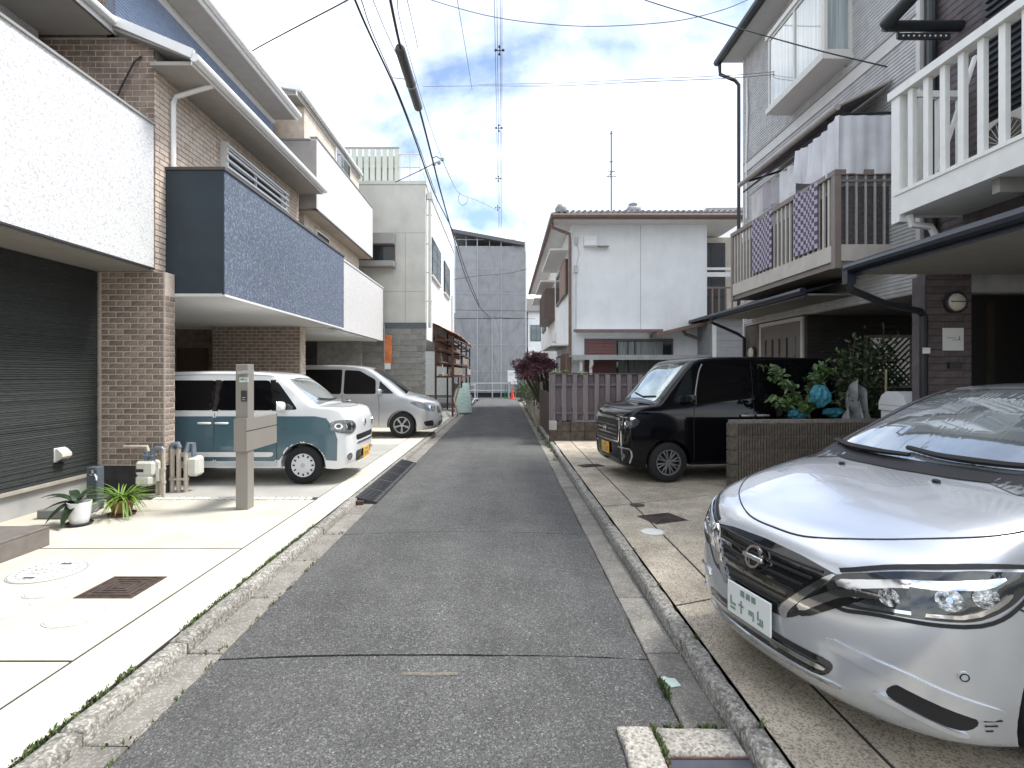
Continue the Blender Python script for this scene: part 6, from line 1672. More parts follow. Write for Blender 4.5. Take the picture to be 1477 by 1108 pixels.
# translucent sheet hung round the balcony corner
SHEET = mat('milky_plastic_sheet', (0.62, 0.62, 0.65), rough=0.35, var=0.12, scale=3)
def shf(u, v):
    L1, L2 = 0.72, 1.05
    d = u * (L1 + L2)
    fold = 0.035 * math.sin(d * 15 + v * 2) * (1 - v * 0.6) + 0.02 * math.sin(d * 37)
    fold *= 0.35 + 0.65 * min(1.0, max(0.0, (d - 0.6) * 4))
    zt = AZ - 0.12; zb = 4.36
    if d < L1: return Vector((XG - 0.03 - d, AY0 - 0.03 - fold, zb + (zt - zb) * v))
    q = d - L1
    return Vector((XG - 0.03 - L1 - fold, AY0 - 0.02 + q, zb + (0.25 * (q / L2) ** 2) + (zt - zb - 0.1 * (q / L2)) * v * (1 - 0.3 * q / L2)))
o = MB().sheet(shf, 80, 10, (0.003, 0.003, 0)).build('plastic_sheet', SHEET, pivot=(bX, AY0, 4.4), smooth=True)
tag(o, 'milky plastic sheet hung from the awning round the balcony corner', 'sheet')
rr = random.Random(31)
for k, (ya, w_, zt, h_, colr, lab) in enumerate(((8.7, 0.45, 5.05, 0.55, (0.72, 0.72, 0.74), 'white towel drying under the awning, nearest the plastic sheet'), (9.25, 0.5, 5.05, 0.45, (0.42, 0.40, 0.43), 'dull grey garment drying under the awning between two pale towels'), (9.85, 0.4, 5.02, 0.6, (0.62, 0.60, 0.60), 'pale grey towel drying at the far end of the awning'))):
    o = MB().sheet(lambda u, v: Vector((4.62 + 0.03 * math.sin(u * 11 + k), ya + w_ * u, zt - h_ * (1 - v))), 14, 3, (0.006, 0, 0)).build('towel', mat('towel_%s' % 'abc'[k], colr, rough=0.95, var=0.1), pivot=(4.62, ya, zt), smooth=True)
    tag(o, lab, 'laundry', 'laundry under the awning')
MB_p = MB().tube([(4.62, 7.6, 5.06), (4.62, 10.4, 5.06)], 0.014, 6).build('drying_pole', ALU, pivot=(4.62, 9, 5.06), smooth=True)
tag(MB_p, 'thin metal drying pole running under the awning', 'pole')
# ground floor: carport recess, door, porch roof
YR1 = D(84)
part('lintel_underside', GREYTRIM, hG, (XG, 9, YG0, YR1, 2.70, 2.718))
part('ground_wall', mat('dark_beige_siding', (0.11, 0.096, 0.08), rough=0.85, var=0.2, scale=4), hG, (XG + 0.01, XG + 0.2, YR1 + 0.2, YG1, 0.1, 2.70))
RIB = mat('shaded_ribbed_siding', (0.034, 0.031, 0.027), rough=0.8, var=0.2, scale=6)  # carport shade darkened into the siding colour
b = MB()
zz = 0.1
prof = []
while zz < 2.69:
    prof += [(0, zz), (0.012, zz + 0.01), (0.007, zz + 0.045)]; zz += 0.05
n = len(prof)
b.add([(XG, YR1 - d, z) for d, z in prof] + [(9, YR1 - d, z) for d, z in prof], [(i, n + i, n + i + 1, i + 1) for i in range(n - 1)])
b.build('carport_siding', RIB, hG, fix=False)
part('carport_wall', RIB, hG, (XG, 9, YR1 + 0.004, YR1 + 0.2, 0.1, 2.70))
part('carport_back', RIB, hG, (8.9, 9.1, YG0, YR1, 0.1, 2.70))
lw = MB().box(6.15, 6.95, YR1 - 0.06, YR1 - 0.012, 1.45, 2.35).build('lattice_window', BALC, hG)
part('pane', GLASS, lw, (6.2, 6.9, YR1 - 0.07, YR1 - 0.061, 1.5, 2.3))
b = MB()
for k in range(-4, 9):
    for sg in (-1, 1):
        x0 = 6.2 + k * 0.1
        p = Vector((x0, YR1 - 0.085, 1.5)); q = Vector((x0 + 0.8 * sg, YR1 - 0.085, 2.3))
        t0, t1 = 0.0, 1.0
        if sg > 0:
            if p.x < 6.2: t0 = (6.2 - p.x) / 0.8
            if q.x > 6.9: t1 = 1 - (q.x - 6.9) / 0.8
        else:
            if p.x > 6.9: t0 = (p.x - 6.9) / 0.8
            if q.x < 6.2: t1 = 1 - (6.2 - q.x) / 0.8
        if t1 - t0 > 0.05: b.bar(p.lerp(q, t0), p.lerp(q, t1), 0.012, 0.012)
b.build('lattice', mat('dark_lattice', (0.06, 0.052, 0.045), rough=0.6), lw)
dr = MB().box(XG - 0.02, XG + 0.009, D(82.5), D(71.5), 0.15, 2.62).build('front_door', mat('greige_door', (0.125, 0.108, 0.09), rough=0.5, var=0.08), hG)
for k in range(5):
    ya = D(82.0) + 0.12 + k * 0.27
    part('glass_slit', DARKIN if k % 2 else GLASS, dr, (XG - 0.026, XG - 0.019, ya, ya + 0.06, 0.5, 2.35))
part('door_frame', BALB, dr, (XG - 0.035, XG + 0.005, D(82.5) - 0.07, D(82.5) - 0.002, 0.15, 2.69), (XG - 0.035, XG + 0.005, D(71.5) + 0.002, D(71.5) + 0.07, 0.15, 2.69), (XG - 0.035, XG + 0.005, D(82.5), D(71.5), 2.622, 2.69))
part('door_handle', CHR, dr, (XG - 0.06, XG - 0.03, D(80) + 0.03, D(80) + 0.06, 1.0, 1.5))
def round_lamp(parent, x, y, z, axis, r=0.12):
    rot = Matrix.Rotation(R(90), 4, 'X') if axis == 'y' else Matrix.Rotation(R(-90), 4, 'Y')
    m0 = Matrix.Translation((x, y, z)) @ rot
    l = MB().lathe([(r * 1.1, 0), (r * 1.12, 0.05), (r * 0.96, 0.06), (r * 0.96, 0.02), (0.001, 0.02)], m0, 28).build('wall_lamp', BLACKTRIM, parent, smooth=True, angle=40)
    MB().lathe([(r * 0.94, 0.03), (r * 0.9, 0.06), (r * 0.7, 0.09), (r * 0.35, 0.105), (0.001, 0.11)], m0, 28).build('diffuser', mat('opal_glass', (0.60, 0.56, 0.48), rough=0.3, var=0.05), l, smooth=True)
    MB().bar(m0 @ Vector((-r * 1.0, 0, 0.115)), m0 @ Vector((r * 1.0, 0, 0.115)), 0.012, 0.01).build('guard', BLACKTRIM, l)
    return l
round_lamp(hG, XG - 0.002, D(69), 2.12, 'x', 0.13)
# porch roof
px0 = 4.42
pr = MB(); pr.prism([(px0, 2.88), (XG - 0.03, 3.08), (XG - 0.03, 3.11), (px0, 2.92)], (0, D(68.5), 0), (1, 0, 0), (0, 0, 1), D(68.5) - D(98))
pro = pr.build('porch_roof', NAVY, hG)
for k in range(12):
    yy = D(98) + 0.12 + k * 0.285
    part('roof_batten', NAVY, pro, (px0 + 0.02, px0 + 0.05, yy, yy + 0.2, 2.925, 2.955))
part('porch_soffit', mat('dim_soffit', (0.2, 0.19, 0.175), rough=0.8), pro, (px0 + 0.05, XG - 0.03, D(98) + 0.02, D(68.5) - 0.02, 2.845, 2.872))
b = MB(); b.tube([(px0 - 0.05, D(98.5), 2.90), (px0 - 0.05, D(68), 2.90)], 0.055, 8); b.box(px0 - 0.012, px0 - 0.002, D(98), D(68.5), 2.82, 2.95)
b.tube([(px0 - 0.05, D(68.3), 2.86), (px0 - 0.05, D(68.3), 2.78), (px0 + 0.55, D(67.5), 2.55), (px0 + 0.72, D(67.2), 2.45), (px0 + 0.72, D(67.2), 0.2)], 0.035, 8)
b.build('gutter', NAVY, pro, smooth=True)
MB().tube([(4.6, 10.9, 2.99), (4.5, 10.4, 2.98), (4.8, 9.9, 3.05)], 0.03, 6).tube([(4.9, 11.2, 3.06), (4.7, 10.5, 3.03)], 0.025, 6).build('coiled_hose', BALB, pro, smooth=True)

# ---------------------------------------------------------------- mauve brown house with the white balcony, nearest right
hH = thing('mauve_house', 'mauve brown siding house with a white wooden balcony over its porch, nearest on the right', 'house', (6.5, 4, 0))
YH = D(118)
XH = 5.32
part('upper_wall', BRSIDW, hH, (XH + 0.004, 10, -3, YG0 - 0.08, 2.95, 7.6))
ridged(XH, 0, -3, YG0 - 0.08, 3.0, 7.5, 0.085, 0.010, 'siding', BRSIDW, hH)
part('porch_wall', BRSIDW, hH, (5.14, 5.70, YH + 0.012, YH + 0.2, 0.1, 2.88))
pn = {}
rr = random.Random(9)
row = 0; zz = 0.1
while zz < 2.86:
    x = 5.14 - (0.22 if row % 2 else 0.0)
    while x < 5.70:
        a, c_ = max(x, 5.14), min(x + 0.455, 5.70)
        if c_ - a > 0.03:
            key = round(c_ - a, 3)
            if key not in pn: pn[key] = MB().cbox(-(c_ - a) / 2 + 0.003, (c_ - a) / 2 - 0.003, -0.012, 0.012, -0.040, 0.040, 0.003).mesh('siding_block', BRSID)
            link('siding_block', pn[key], hH, Vector(((a + c_) / 2, YH + rr.uniform(-0.001, 0.001), zz + 0.042)) - hH.location)
        x += 0.455
    zz += 0.0855; row += 1
part('porch_return', BRSIDW, hH, (5.128, 5.139, YH - 0.01, YH + 0.2, 0.1, 2.88))
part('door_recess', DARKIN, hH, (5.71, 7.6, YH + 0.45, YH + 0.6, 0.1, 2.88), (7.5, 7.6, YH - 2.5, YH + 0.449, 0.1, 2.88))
fd = MB().box(5.72, 6.85, YH + 0.36, YH + 0.44, 0.15, 2.80).build('front_door', mat('near_black_door', (0.008, 0.006, 0.0055), rough=0.45, var=0.2), hH)
part('glass_slit', mat('bronze_glass', (0.045, 0.036, 0.027), rough=0.2), fd, (6.20, 6.30, YH + 0.35, YH + 0.359, 0.6, 2.62))
part('pull_bar', DARKPIPE, fd, (5.84, 5.865, YH + 0.27, YH + 0.30, 0.7, 1.9), (5.84, 5.865, YH + 0.30, YH + 0.36, 0.8, 0.83), (5.84, 5.865, YH + 0.30, YH + 0.36, 1.75, 1.78))
round_lamp(hH, 5.475, YH - 0.0125, 2.555, 'y', 0.118)
part('doorbell', BLACKTRIM, hH, (5.40, 5.55, YH - 0.05, YH - 0.0125, 1.75, 1.83))
pp = MB().box(5.34, 5.595, YH - 0.018, YH - 0.0125, 1.97, 2.245).build('paper_notice', mat('white_paper', (0.78, 0.78, 0.77), rough=0.8, var=0.03), hH)
part('print', mat('grey_print', (0.30, 0.30, 0.31), rough=0.8), pp, (5.39, 5.50, YH - 0.0195, YH - 0.0181, 2.12, 2.128), (5.46, 5.555, YH - 0.0195, YH - 0.0181, 2.095, 2.103), (5.535, 5.55, YH - 0.0195, YH - 0.0181, 2.103, 2.14))
# porch eave
part('porch_soffit', mat('porch_soffit', (0.27, 0.255, 0.23), rough=0.8, var=0.08), hH, (4.12, 8, -3, YH - 0.28, 2.85, 2.88))
b = MB(); b.prism([(4.10, 2.885), (5.31, 3.1), (5.31, 3.14), (4.10, 2.98)], (0, YH - 0.25, 0), (1, 0, 0), (0, 0, 1), YH + 2.75); b.build('porch_roof', NAVY, hH)
b = MB(); b.tube([(4.05, -3, 2.93), (4.05, YH - 0.22, 2.93)], 0.06, 10); b.box(4.088, 4.10, -3, YH - 0.25, 2.83, 2.98); b.box(4.0, 4.1, YH - 0.30, YH - 0.20, 2.74, 2.93)
b.build('gutter', NAVY, hH, smooth=True)
b = MB(); b.tube([(4.05, YH - 0.25, 2.76), (4.08, YH - 0.24, 2.68), (4.55, YH - 0.15, 2.52), (5.02, YH - 0.08, 2.44), (5.075, YH - 0.06, 2.38), (5.075, YH - 0.06, 0.12)], 0.042, 10); b.build('downpipe', DARKPIPE, hH, smooth=True)
part('pipe_tape', TRIM, hH, (5.03, 5.12, YH - 0.106, YH - 0.102, 1.93, 2.0))
# upper shutters
sw = MB().box(XH - 0.06, XH - 0.004, 1.5, D(131), 4.0, 7.2).build('shutter_window', DARKPIPE, hH)
zz = 4.06
sl = MB().prism([(0, 0), (-0.03, 0.012), (-0.03, 0.03), (0, 0.055)], (0, D(131) - 0.06, 0), (1, 0, 0), (0, 0, 1), D(131) - 1.62).mesh('shutter_slat', DARKPIPE)
while zz < 7.1:
    link('shutter_slat', sl, sw, Vector((XH - 0.061, 0, zz)) - hH.location); zz += 0.075
b = MB(); b.tube([(5.24, YG0 - 0.18, 7.6), (5.24, YG0 - 0.18, 3.15)], 0.05, 10); b.build('downpipe', DARKPIPE, hH, smooth=True)
# white balcony
WW = mat('white_painted_wood', (0.80, 0.80, 0.77), rough=0.5, var=0.05, scale=6, stain=0.12, stain_col=(0.55, 0.53, 0.47), stain_scale=2)
wx, wy = 4.56, D(125)
wb = MB().box(wx, XH, 0.3, wy, 3.52, 3.60).build('balcony', WW, hH)
part('front_beam', WW, wb, (wx - 0.06, wx - 0.001, 0.3, wy + 0.01, 3.50, 3.77), (wx - 0.075, wx - 0.061, 0.3, wy + 0.01, 3.73, 3.77))
part('end_beam', WW, wb, (wx - 0.06, XH - 0.02, wy + 0.011, wy + 0.05, 3.50, 3.75))
part('hand_rail', WW, wb, (wx - 0.09, wx + 0.05, 0.3, wy + 0.08, 4.86, 4.95))
part('hand_rail', WW, wb, (wx + 0.051, XH - 0.02, wy - 0.03, wy + 0.05, 4.87, 4.94))
part('corner_post', WW, wb, (wx - 0.062, wx + 0.07, wy - 0.08, wy + 0.052, 3.42, 4.859))
wbm = MB().cbox(-0.028, 0.028, -0.035, 0.035, 0, 1.088, 0.004).mesh('baluster', WW)
y = wy - 0.22
while y > 0.5:
    link('baluster', wbm, wb, Vector((wx - 0.02, y, 3.771)) - hH.location); y -= 0.225
x = wx + 0.22
while x < XH - 0.05:
    link('baluster', wbm, wb, Vector((x, wy + 0.01, 3.771)) - hH.location); x += 0.24
for k in range(4):
    part('joist', mat('grey_joist', (0.35, 0.34, 0.31), rough=0.7), wb, (wx + 0.05, XH - 0.02, 1.2 + k * 1.3, 1.28 + k * 1.3, 3.38, 3.519))
b = MB(); b.tube([(4.60, wy - 0.1, 3.49), (4.62, wy - 0.1, 3.38), (4.85, wy - 0.08, 3.36), (4.9, wy - 0.08, 3.28), (4.9, wy - 0.08, 3.08), (4.82, wy - 0.08, 3.02), (4.45, wy - 0.08, 2.99)], 0.04, 8); b.build('drain_pipe', WW, wb, smooth=True)
part('flashing', WW, hH, (4.55, 4.68, 0.5, wy - 0.35, 3.03, 3.10))
tag(MB().bar((wx + 0.16, D(129.5), 3.62), (wx + 0.62, D(131), 5.18), 0.05, 0.03).build('white_board', WW, pivot=(wx + 0.16, D(129.5), 3.62)), 'long white board leaning diagonally inside the white balcony', 'board')
ac = thing('air_conditioner', 'cream outdoor air conditioner unit standing on the white balcony', 'air conditioner', (5.1, 5.3, 3.6))
part('casing', mat('cream_casing', (0.58, 0.56, 0.50), rough=0.45, var=0.06), ac, (4.96, 5.26, 4.85, 5.72, 3.66, 4.26), c=0.015)
part('feet', GREYTRIM, ac, (4.98, 5.24, 4.95, 5.02, 3.6, 3.659), (4.98, 5.24, 5.55, 5.62, 3.6, 3.659))
fan = MB().lathe([(0.245, 0.0), (0.25, 0.02), (0.235, 0.025), (0.23, 0.002), (0.001, 0.002)], Matrix.Translation((4.958, 5.44, 3.96)) @ Matrix.Rotation(R(-90), 4, 'Y'), 36).build('fan_opening', mat('fan_shadow', (0.10, 0.09, 0.08), rough=0.7), ac)
b = MB()
for k in range(24):
    a = k * math.pi / 12
    b.bar((4.935, 5.44 + 0.05 * math.cos(a), 3.96 + 0.05 * math.sin(a)), (4.935, 5.44 + 0.24 * math.cos(a), 3.96 + 0.24 * math.sin(a)), 0.005)
b.lathe([(0.05, 0), (0.04, 0.015), (0.001, 0.016)], Matrix.Translation((4.94, 5.44, 3.96)) @ Matrix.Rotation(R(-90), 4, 'Y'), 16)
b.build('fan_guard', mat('cream_casing', (0.58, 0.56, 0.50)), fan)
part('side_label', GREYTRIM, ac, (4.955, 4.959, 4.90, 5.08, 4.1, 4.16))
# canopy frame above the white balcony
cn = thing('canopy_frame', 'black tubular canopy frame with a perforated bracket above the white balcony', 'canopy', (4.5, 5.6, 5.7))
b = MB(); b.tube([(4.42, D(124), 5.73), (5.35, D(124), 5.73)], 0.06, 12); b.tube([(4.42, D(124), 5.73), (4.62, D(124) - 0.9, 6.05)], 0.075, 12); b.tube([(4.62, D(124) - 0.5, 5.98), (5.3, D(124) - 0.3, 6.1)], 0.05, 10)
b.build('tube', DARKPIPE, cn, smooth=True)
part('bracket', BLACKTRIM, cn, (4.58, 5.17, D(124) - 0.02, D(124) + 0.01, 5.57, 5.64), (4.56, 4.58, D(124) - 0.02, D(124) + 0.01, 5.58, 5.70))
hb = MB()
for k in range(9): hb.cyl((4.62 + k * 0.062, D(124) - 0.026, 5.605), (4.62 + k * 0.062, D(124) - 0.0201, 5.605), 0.011, n=8)
hb.build('bracket_hole', TRIM, cn)

# ---------------------------------------------------------------- ribbed block wall, shrubs and clutter beside the black van
wl = thing('block_wall', 'low wall of ribbed brown grey blocks between the black van and the silver hatchback', 'wall', (3.02, D(108), PZR))
w0 = Vector((3.03, D(107.5), 0)); wd = Vector((math.cos(R(5)), math.sin(R(5)), 0)); wn_ = Vector((-wd.y, wd.x, 0))
RIBB = randomise(mat('ribbed_block', (0.125, 0.106, 0.084), rough=0.95, var=0.35, scale=16, bump=1.0, bscale=90, stain=0.4, stain_col=(0.10, 0.085, 0.07), stain_scale=5), 0.16)
bb = MB()
mW = Matrix((wd, wn_, Vector((0, 0, 1)))).transposed().to_4x4()
bb.mbox(mW @ Matrix.Translation((0, 0.07, 0)), 0.388, 0.10, 0.176)
for k in range(10):
    bb.mbox(mW @ Matrix.Translation((-0.194 + 0.0388 * (k + 0.5), 0.005, 0)), 0.0225, 0.034, 0.172, 0.004)
bme = bb.mesh('wall_block', RIBB)
be = MB(); be.mbox(mW @ Matrix.Translation((0.0, 0.055, 0)), 0.10, 0.13, 0.178, 0.008)
for r_ in range(5):
    zc = PZR + 0.09 + r_ * 0.186
    for k in range(8):
        p = w0 + wd * (0.105 + 0.196 + k * 0.3925) + Vector((0, 0, zc))
        link('wall_block', bme, wl, p - wl.location)
    p = w0 + wd * 0.05 + Vector((0, 0, zc))
    if r_ == 0: bee = be.mesh('end_block', RIBB)
    link('end_block', bee, wl, p - wl.location)
MB().mbox(mW.copy() if False else Matrix.Translation(w0 + wd * 1.62 + wn_ * 0.062 + Vector((0, 0, PZR + 0.50))) @ mW, 3.2, 0.09, 0.93).build('mortar', mat('wall_mortar', (0.20, 0.18, 0.155), rough=0.95, var=0.3, scale=20), wl)

def leaves(points, size, rr, name, m, parent, flat=0.5):
    b = MB()
    for p in points:
        p = Vector(p)
        n = Vector((rr.gauss(0, 1), rr.gauss(0, 1), rr.gauss(0, 1) + flat)).normalized()
        t = n.orthogonal().normalized(); q = Matrix.Rotation(rr.uniform(0, 6.283), 3, n); t = q @ t; s = n.cross(t)
        l = size * rr.uniform(0.6, 1.25); w = l * rr.uniform(0.38, 0.5)
        if size > 0.09:
            dn = Vector((0, 0, -l * 0.12))
            b.add([p - t * l * 0.5, p - t * l * 0.2 - s * w * 0.45 + n * w * 0.12, p + t * l * 0.2 - s * w * 0.4 + n * w * 0.1, p + t * l * 0.5 + dn, p + t * l * 0.2 + s * w * 0.4 + n * w * 0.1, p - t * l * 0.2 + s * w * 0.45 + n * w * 0.12, p - n * w * 0.06], [(0, 1, 6), (1, 2, 6), (2, 3, 6), (3, 4, 6), (4, 5, 6), (5, 0, 6)])
        else:
            b.add([p - t * l * 0.5, p - s * w * 0.5 + n * w * 0.15, p + t * l * 0.5, p + s * w * 0.5 + n * w * 0.15], [(0, 1, 2, 3)])
    return b.build(name, m, parent, fix=False)
def clump_points(rr, blobs, n):
    out = []
    tot = sum(b_[3] ** 2 for b_ in blobs)
    for (x, y, z, r, fl) in blobs:
        k = int(n * r * r / tot)
        for i in range(k):
            d = Vector((rr.gauss(0, 1), rr.gauss(0, 1), rr.gauss(0, 1))).normalized() * r * rr.uniform(0.35, 1.0) ** 0.6
            out.append((x + d.x, y + d.y, z + d.z * fl))
    return out
LEAFG = mat('shrub_leaf', (0.115, 0.19, 0.06), rough=0.45, col2=(0.04, 0.08, 0.024), scale=5)
LEAFS = mat('slim_leaf', (0.06, 0.10, 0.03), rough=0.5, col2=(0.02, 0.04, 0.014), scale=5)
BARK = mat('bark', (0.085, 0.065, 0.05), rough=0.95, var=0.3, scale=20)
rr = random.Random(41)
c0 = Vector((4.28, D(100), 1.0))
s1 = thing('shrub', 'leafy green shrub behind the ribbed block wall with blue net bags tied to it', 'shrub', (c0.x, c0.y, PZR))
tips = []
b = MB()
for k in range(11):
    a = rr.uniform(0, 6.283); l = rr.uniform(0.25, 0.62); h = rr.uniform(0.2, 0.88)
    mid = c0 + Vector((math.cos(a) * l * 0.4, math.sin(a) * l * 0.25, h * 0.6)); tip = c0 + Vector((math.cos(a) * l, math.sin(a) * l * 0.5, h))
    b.tube([c0 - Vector((0, 0, 0.4)), mid, tip], [0.014, 0.009, 0.004], 5)
    for j in range(9): tips.append((mid.lerp(tip, j / 8).x + rr.uniform(-.06, .06), mid.lerp(tip, j / 8).y + rr.uniform(-.06, .06), mid.lerp(tip, j / 8).z + rr.uniform(-.05, .05), 0, 0))
b.tube([c0 - Vector((0, 0, 0.9)), c0 + Vector((0.0, 0, 0.3))], [0.03, 0.016], 6)
b.build('stem', BARK, s1, smooth=True)
pts = [(t[0] + rr.uniform(-.05, .05), t[1] + rr.uniform(-.05, .05), t[2] + rr.uniform(-.04, .04)) for t in tips for _ in range(7)]
leaves(pts, 0.115, rr, 'foliage', LEAFG, s1, 1.2)
NET = mat('blue_net_bag', (0.03, 0.20, 0.265), rough=0.6, var=0.4, scale=16, bump=0.8, bscale=60)
for (x, z, sx, sz, lab) in ((1183, 573, 0.125, 0.13, 'upper blue net bag tied over a shrub branch'), (1150, 598, 0.12, 0.07, 'left lower blue net bag, half hidden by shrub leaves'), (1203, 596, 0.15, 0.06, 'right lower blue net bag beside the wall top')):
    p = at(x, z, 101.0 if z > 580 else 104.0)
    def bag(u, v):
        th = u * math.pi; ph = v * 2 * math.pi
        d = Vector((math.sin(th) * math.cos(ph), math.sin(th) * math.sin(ph), math.cos(th)))
        k = 1 + 0.28 * noise.noise(d * 1.8 + p) + 0.12 * math.sin(ph * 7 + th * 3) + 0.06 * noise.noise(d * 5 + p)
        return p + Vector((d.x * sx * k, d.y * 0.1 * k, d.z * sz * k * (1.15 if d.z > 0 else 0.9)))
    o = MB().grid(bag, 26, 56).build('net_bag', NET, pivot=p, smooth=True, angle=60); tag(o, lab, 'bag', 'blue net bags on the shrub')
s2 = thing('slender_tree', 'slender small leaved tree in the dark carport behind the ribbed block wall', 'tree', (5.25, D(100), PZR))
rr = random.Random(43)
b = MB(); pts = []
for k in range(5):
    x0 = 4.90 + k * 0.18; y0 = D(100) + rr.uniform(-0.1, 0.25)
    top = Vector((x0 + rr.uniform(-.15, .15), y0 + rr.uniform(-.1, .1), rr.uniform(2.0, 2.5)))
    q = spline([Vector((5.2 + k * 0.03, D(100), 0.1)), Vector((x0, y0, 1.1)), top], 6)
    b.tube(q, [0.016 - 0.010 * i / len(q) for i in range(len(q))], 5)
    for i in range(210):
        t = rr.uniform(0.48, 1.0); p = q[int(t * (len(q) - 1))]
        r_ = 0.21 * (1.25 - t)
        pts.append((p.x + rr.gauss(0, 0.14), p.y + rr.gauss(0, 0.1), p.z + rr.gauss(0, 0.10)))
b.build('stem', BARK, s2, smooth=True)
leaves(pts, 0.095, rr, 'foliage', LEAFS, s2, 0.6)
tag(MB().cyl((5.22, D(105), 0.1), (5.24, D(105), 1.75), 0.014, n=6).build('bamboo_stake', mat('bamboo', (0.36, 0.30, 0.17), rough=0.6), pivot=(5.22, D(105), 0.1)), 'thin bamboo stake beside the slender tree', 'stake')
def drape(u, v):
    a = (u - 0.5) * 2
    z = 1.0 + 0.62 * (1 - abs(a) ** 1.6 * 0.55) * v - 0.1
    w = 0.20 + 0.10 * (1 - v)
    return Vector((4.95 + a * w + 0.03 * math.sin(v * 5), D(103) + 0.06 * math.sin(u * 19 + v * 3) + 0.03 * math.sin(u * 41), 0.55 + (z - 0.9) * 1.75 * 1.0))
o = MB().sheet(drape, 40, 12, (0, 0.004, 0)).build('plastic_cover', mat('grey_plastic_cover', (0.30, 0.30, 0.31), rough=0.25, var=0.4, scale=6), pivot=(5.02, D(103), 0.5), smooth=True)
tag(o, 'crumpled grey plastic cover standing behind the ribbed block wall', 'plastic cover')
bx_ = thing('storage_box', 'white plastic storage box with a rounded lid behind the silver hatchback', 'storage box', (5.45, D(112), PZR))
part('bin', mat('white_plastic', (0.70, 0.71, 0.71), rough=0.4, var=0.05), bx_, (5.08, 5.95, D(112) - 0.15, D(112) + 0.35, PZR, 1.20), c=0.01)
MB().prism([(0, 0), (0.52, 0), (0.52, 0.10), (0.46, 0.20), (0.36, 0.25), (0.16, 0.25), (0.06, 0.20), (0, 0.10)], (5.97, D(112) + 0.36, 1.205), (0, -1, 0), (0, 0, 1), 0.91).build('lid', mat('white_plastic', (0.7, 0.71, 0.71)), bx_, smooth=True, angle=40)
part('lid_groove', GREYTRIM, bx_, (5.059, 5.062, D(112) - 0.14, D(112) + 0.34, 1.27, 1.277), (5.075, 5.95, D(112) - 0.1615, D(112) - 0.16, 1.26, 1.268))

# ---------------------------------------------------------------- white stucco house
XE0, XE1 = 1.90, 5.72
YE0, YE1 = D(51), D(27.5)
hE = thing('stucco_house', 'white stucco two storey house with a tiled roof and brown gutters', 'house', (4, 20, 0))
part('wall', EWALL, hE, (XE0, XE1, YE0, YE1, 0.0, 5.92))
part('wall_joint', mat('joint_grey', (0.42, 0.43, 0.43), rough=0.9), hE, (3.835, 3.85, YE0 - 0.003, YE0 + 0.001, 2.95, 5.9))
part('eave_soffit', mat('white_soffit', (0.66, 0.65, 0.63), rough=0.8, var=0.06), hE, (XE0 - 0.55, XE1 + 0.9, YE0 - 0.55, YE1 + 0.4, 5.92, 5.96))
ex0, ex1, ey0, ey1 = XE0 - 0.6, XE1 + 0.95, YE0 - 0.6, YE1 + 0.45
b = MB(); b.tube([(ex0, ey0, 6.0), (ex1, ey0, 6.0)], 0.065, 8); b.tube([(ex0, ey0, 6.0), (ex0, ey1, 5.98)], 0.065, 8)
b.box(ex0 + 0.02, ex1, ey0 + 0.02, ey0 + 0.045, 5.90, 6.06); b.box(ex0 + 0.02, ex0 + 0.045, ey0 + 0.046, ey1, 5.90, 6.06)
b.build('gutter', COPPER, hE, smooth=True)
rise = 0.62
cxr = (ex0 + ex1) / 2
hip = (ex1 - ex0) / 2
rf = MB(); rf.add([(ex0 + 0.03, ey0 + 0.03, 6.07), (ex1, ey0 + 0.03, 6.07), (ex1, ey1, 6.07), (ex0 + 0.03, ey1, 6.07), (cxr, ey0 + hip, 6.07 + rise), (cxr, ey1 - hip, 6.07 + rise)], [(0, 1, 4), (1, 2, 5, 4), (2, 3, 5), (3, 0, 4, 5), (3, 2, 1, 0)])
rfo = rf.build('roof', TILE, hE)
rt = MB().cyl((0, 0, 0), (0, 1.2, 1.2 * rise / hip), 0.045, 0.045, n=8).mesh('roof_tile', TILE)
x = ex0 + 0.25
while x < ex1 - 0.2:
    l = min(1.2, (x - ex0) * 0.95)
    link('roof_tile', rt if l >= 1.2 else MB().cyl((0, 0, 0), (0, l, l * rise / hip), 0.045, 0.045, n=8).mesh('roof_tile', TILE), rfo, Vector((x, ey0 - 0.01, 6.11)) - hE.location); x += 0.158
rt2 = MB().cyl((0, 0, 0), (1.2, 0, 1.2 * rise / hip), 0.045, 0.045, n=8).mesh('roof_tile', TILE)
y = ey0 + 0.25
while y < ey1 - 0.2:
    l = min(1.2, (y - ey0) * 0.95)
    link('roof_tile', rt2 if l >= 1.2 else MB().cyl((0, 0, 0), (l, 0, l * rise / hip), 0.045, 0.045, n=8).mesh('roof_tile', TILE), rfo, Vector((ex0 - 0.01, y, 6.11)) - hE.location); y += 0.2
b = MB(); b.lathe([(0.16, 0), (0.17, 0.12), (0.10, 0.24), (0.001, 0.27)], Matrix.Translation((ex0 + 0.25, ey0 + 0.2, 6.12)), 12).build('ridge_ornament', TILE, rfo, smooth=True, angle=50)
b = MB()
b.cbox(3.45, 3.85, ey0 + 0.5, ey0 + 1.1, 6.15, 6.42, 0.04); b.lathe([(0.12, 0), (0.14, 0.1), (0.001, 0.18)], Matrix.Translation((3.65, ey0 + 0.7, 6.42)), 12)
b.build('ridge_ornament', TILE, rfo, smooth=True, angle=50)
vh = MB().prism([(-0.0, 0), (0.0, 0.3), (0.10, 0.3), (0.2, 0.12), (0.2, 0.0)], (2.58, YE0 - 0.001, 5.28), (0, -1, 0), (0, 0, 1), 0.36).build('vent_hood', TRIM, hE)
part('vent_opening', GREYTRIM, vh, (2.60, 2.92, YE0 - 0.19, YE0 - 0.02, 5.262, 5.279))
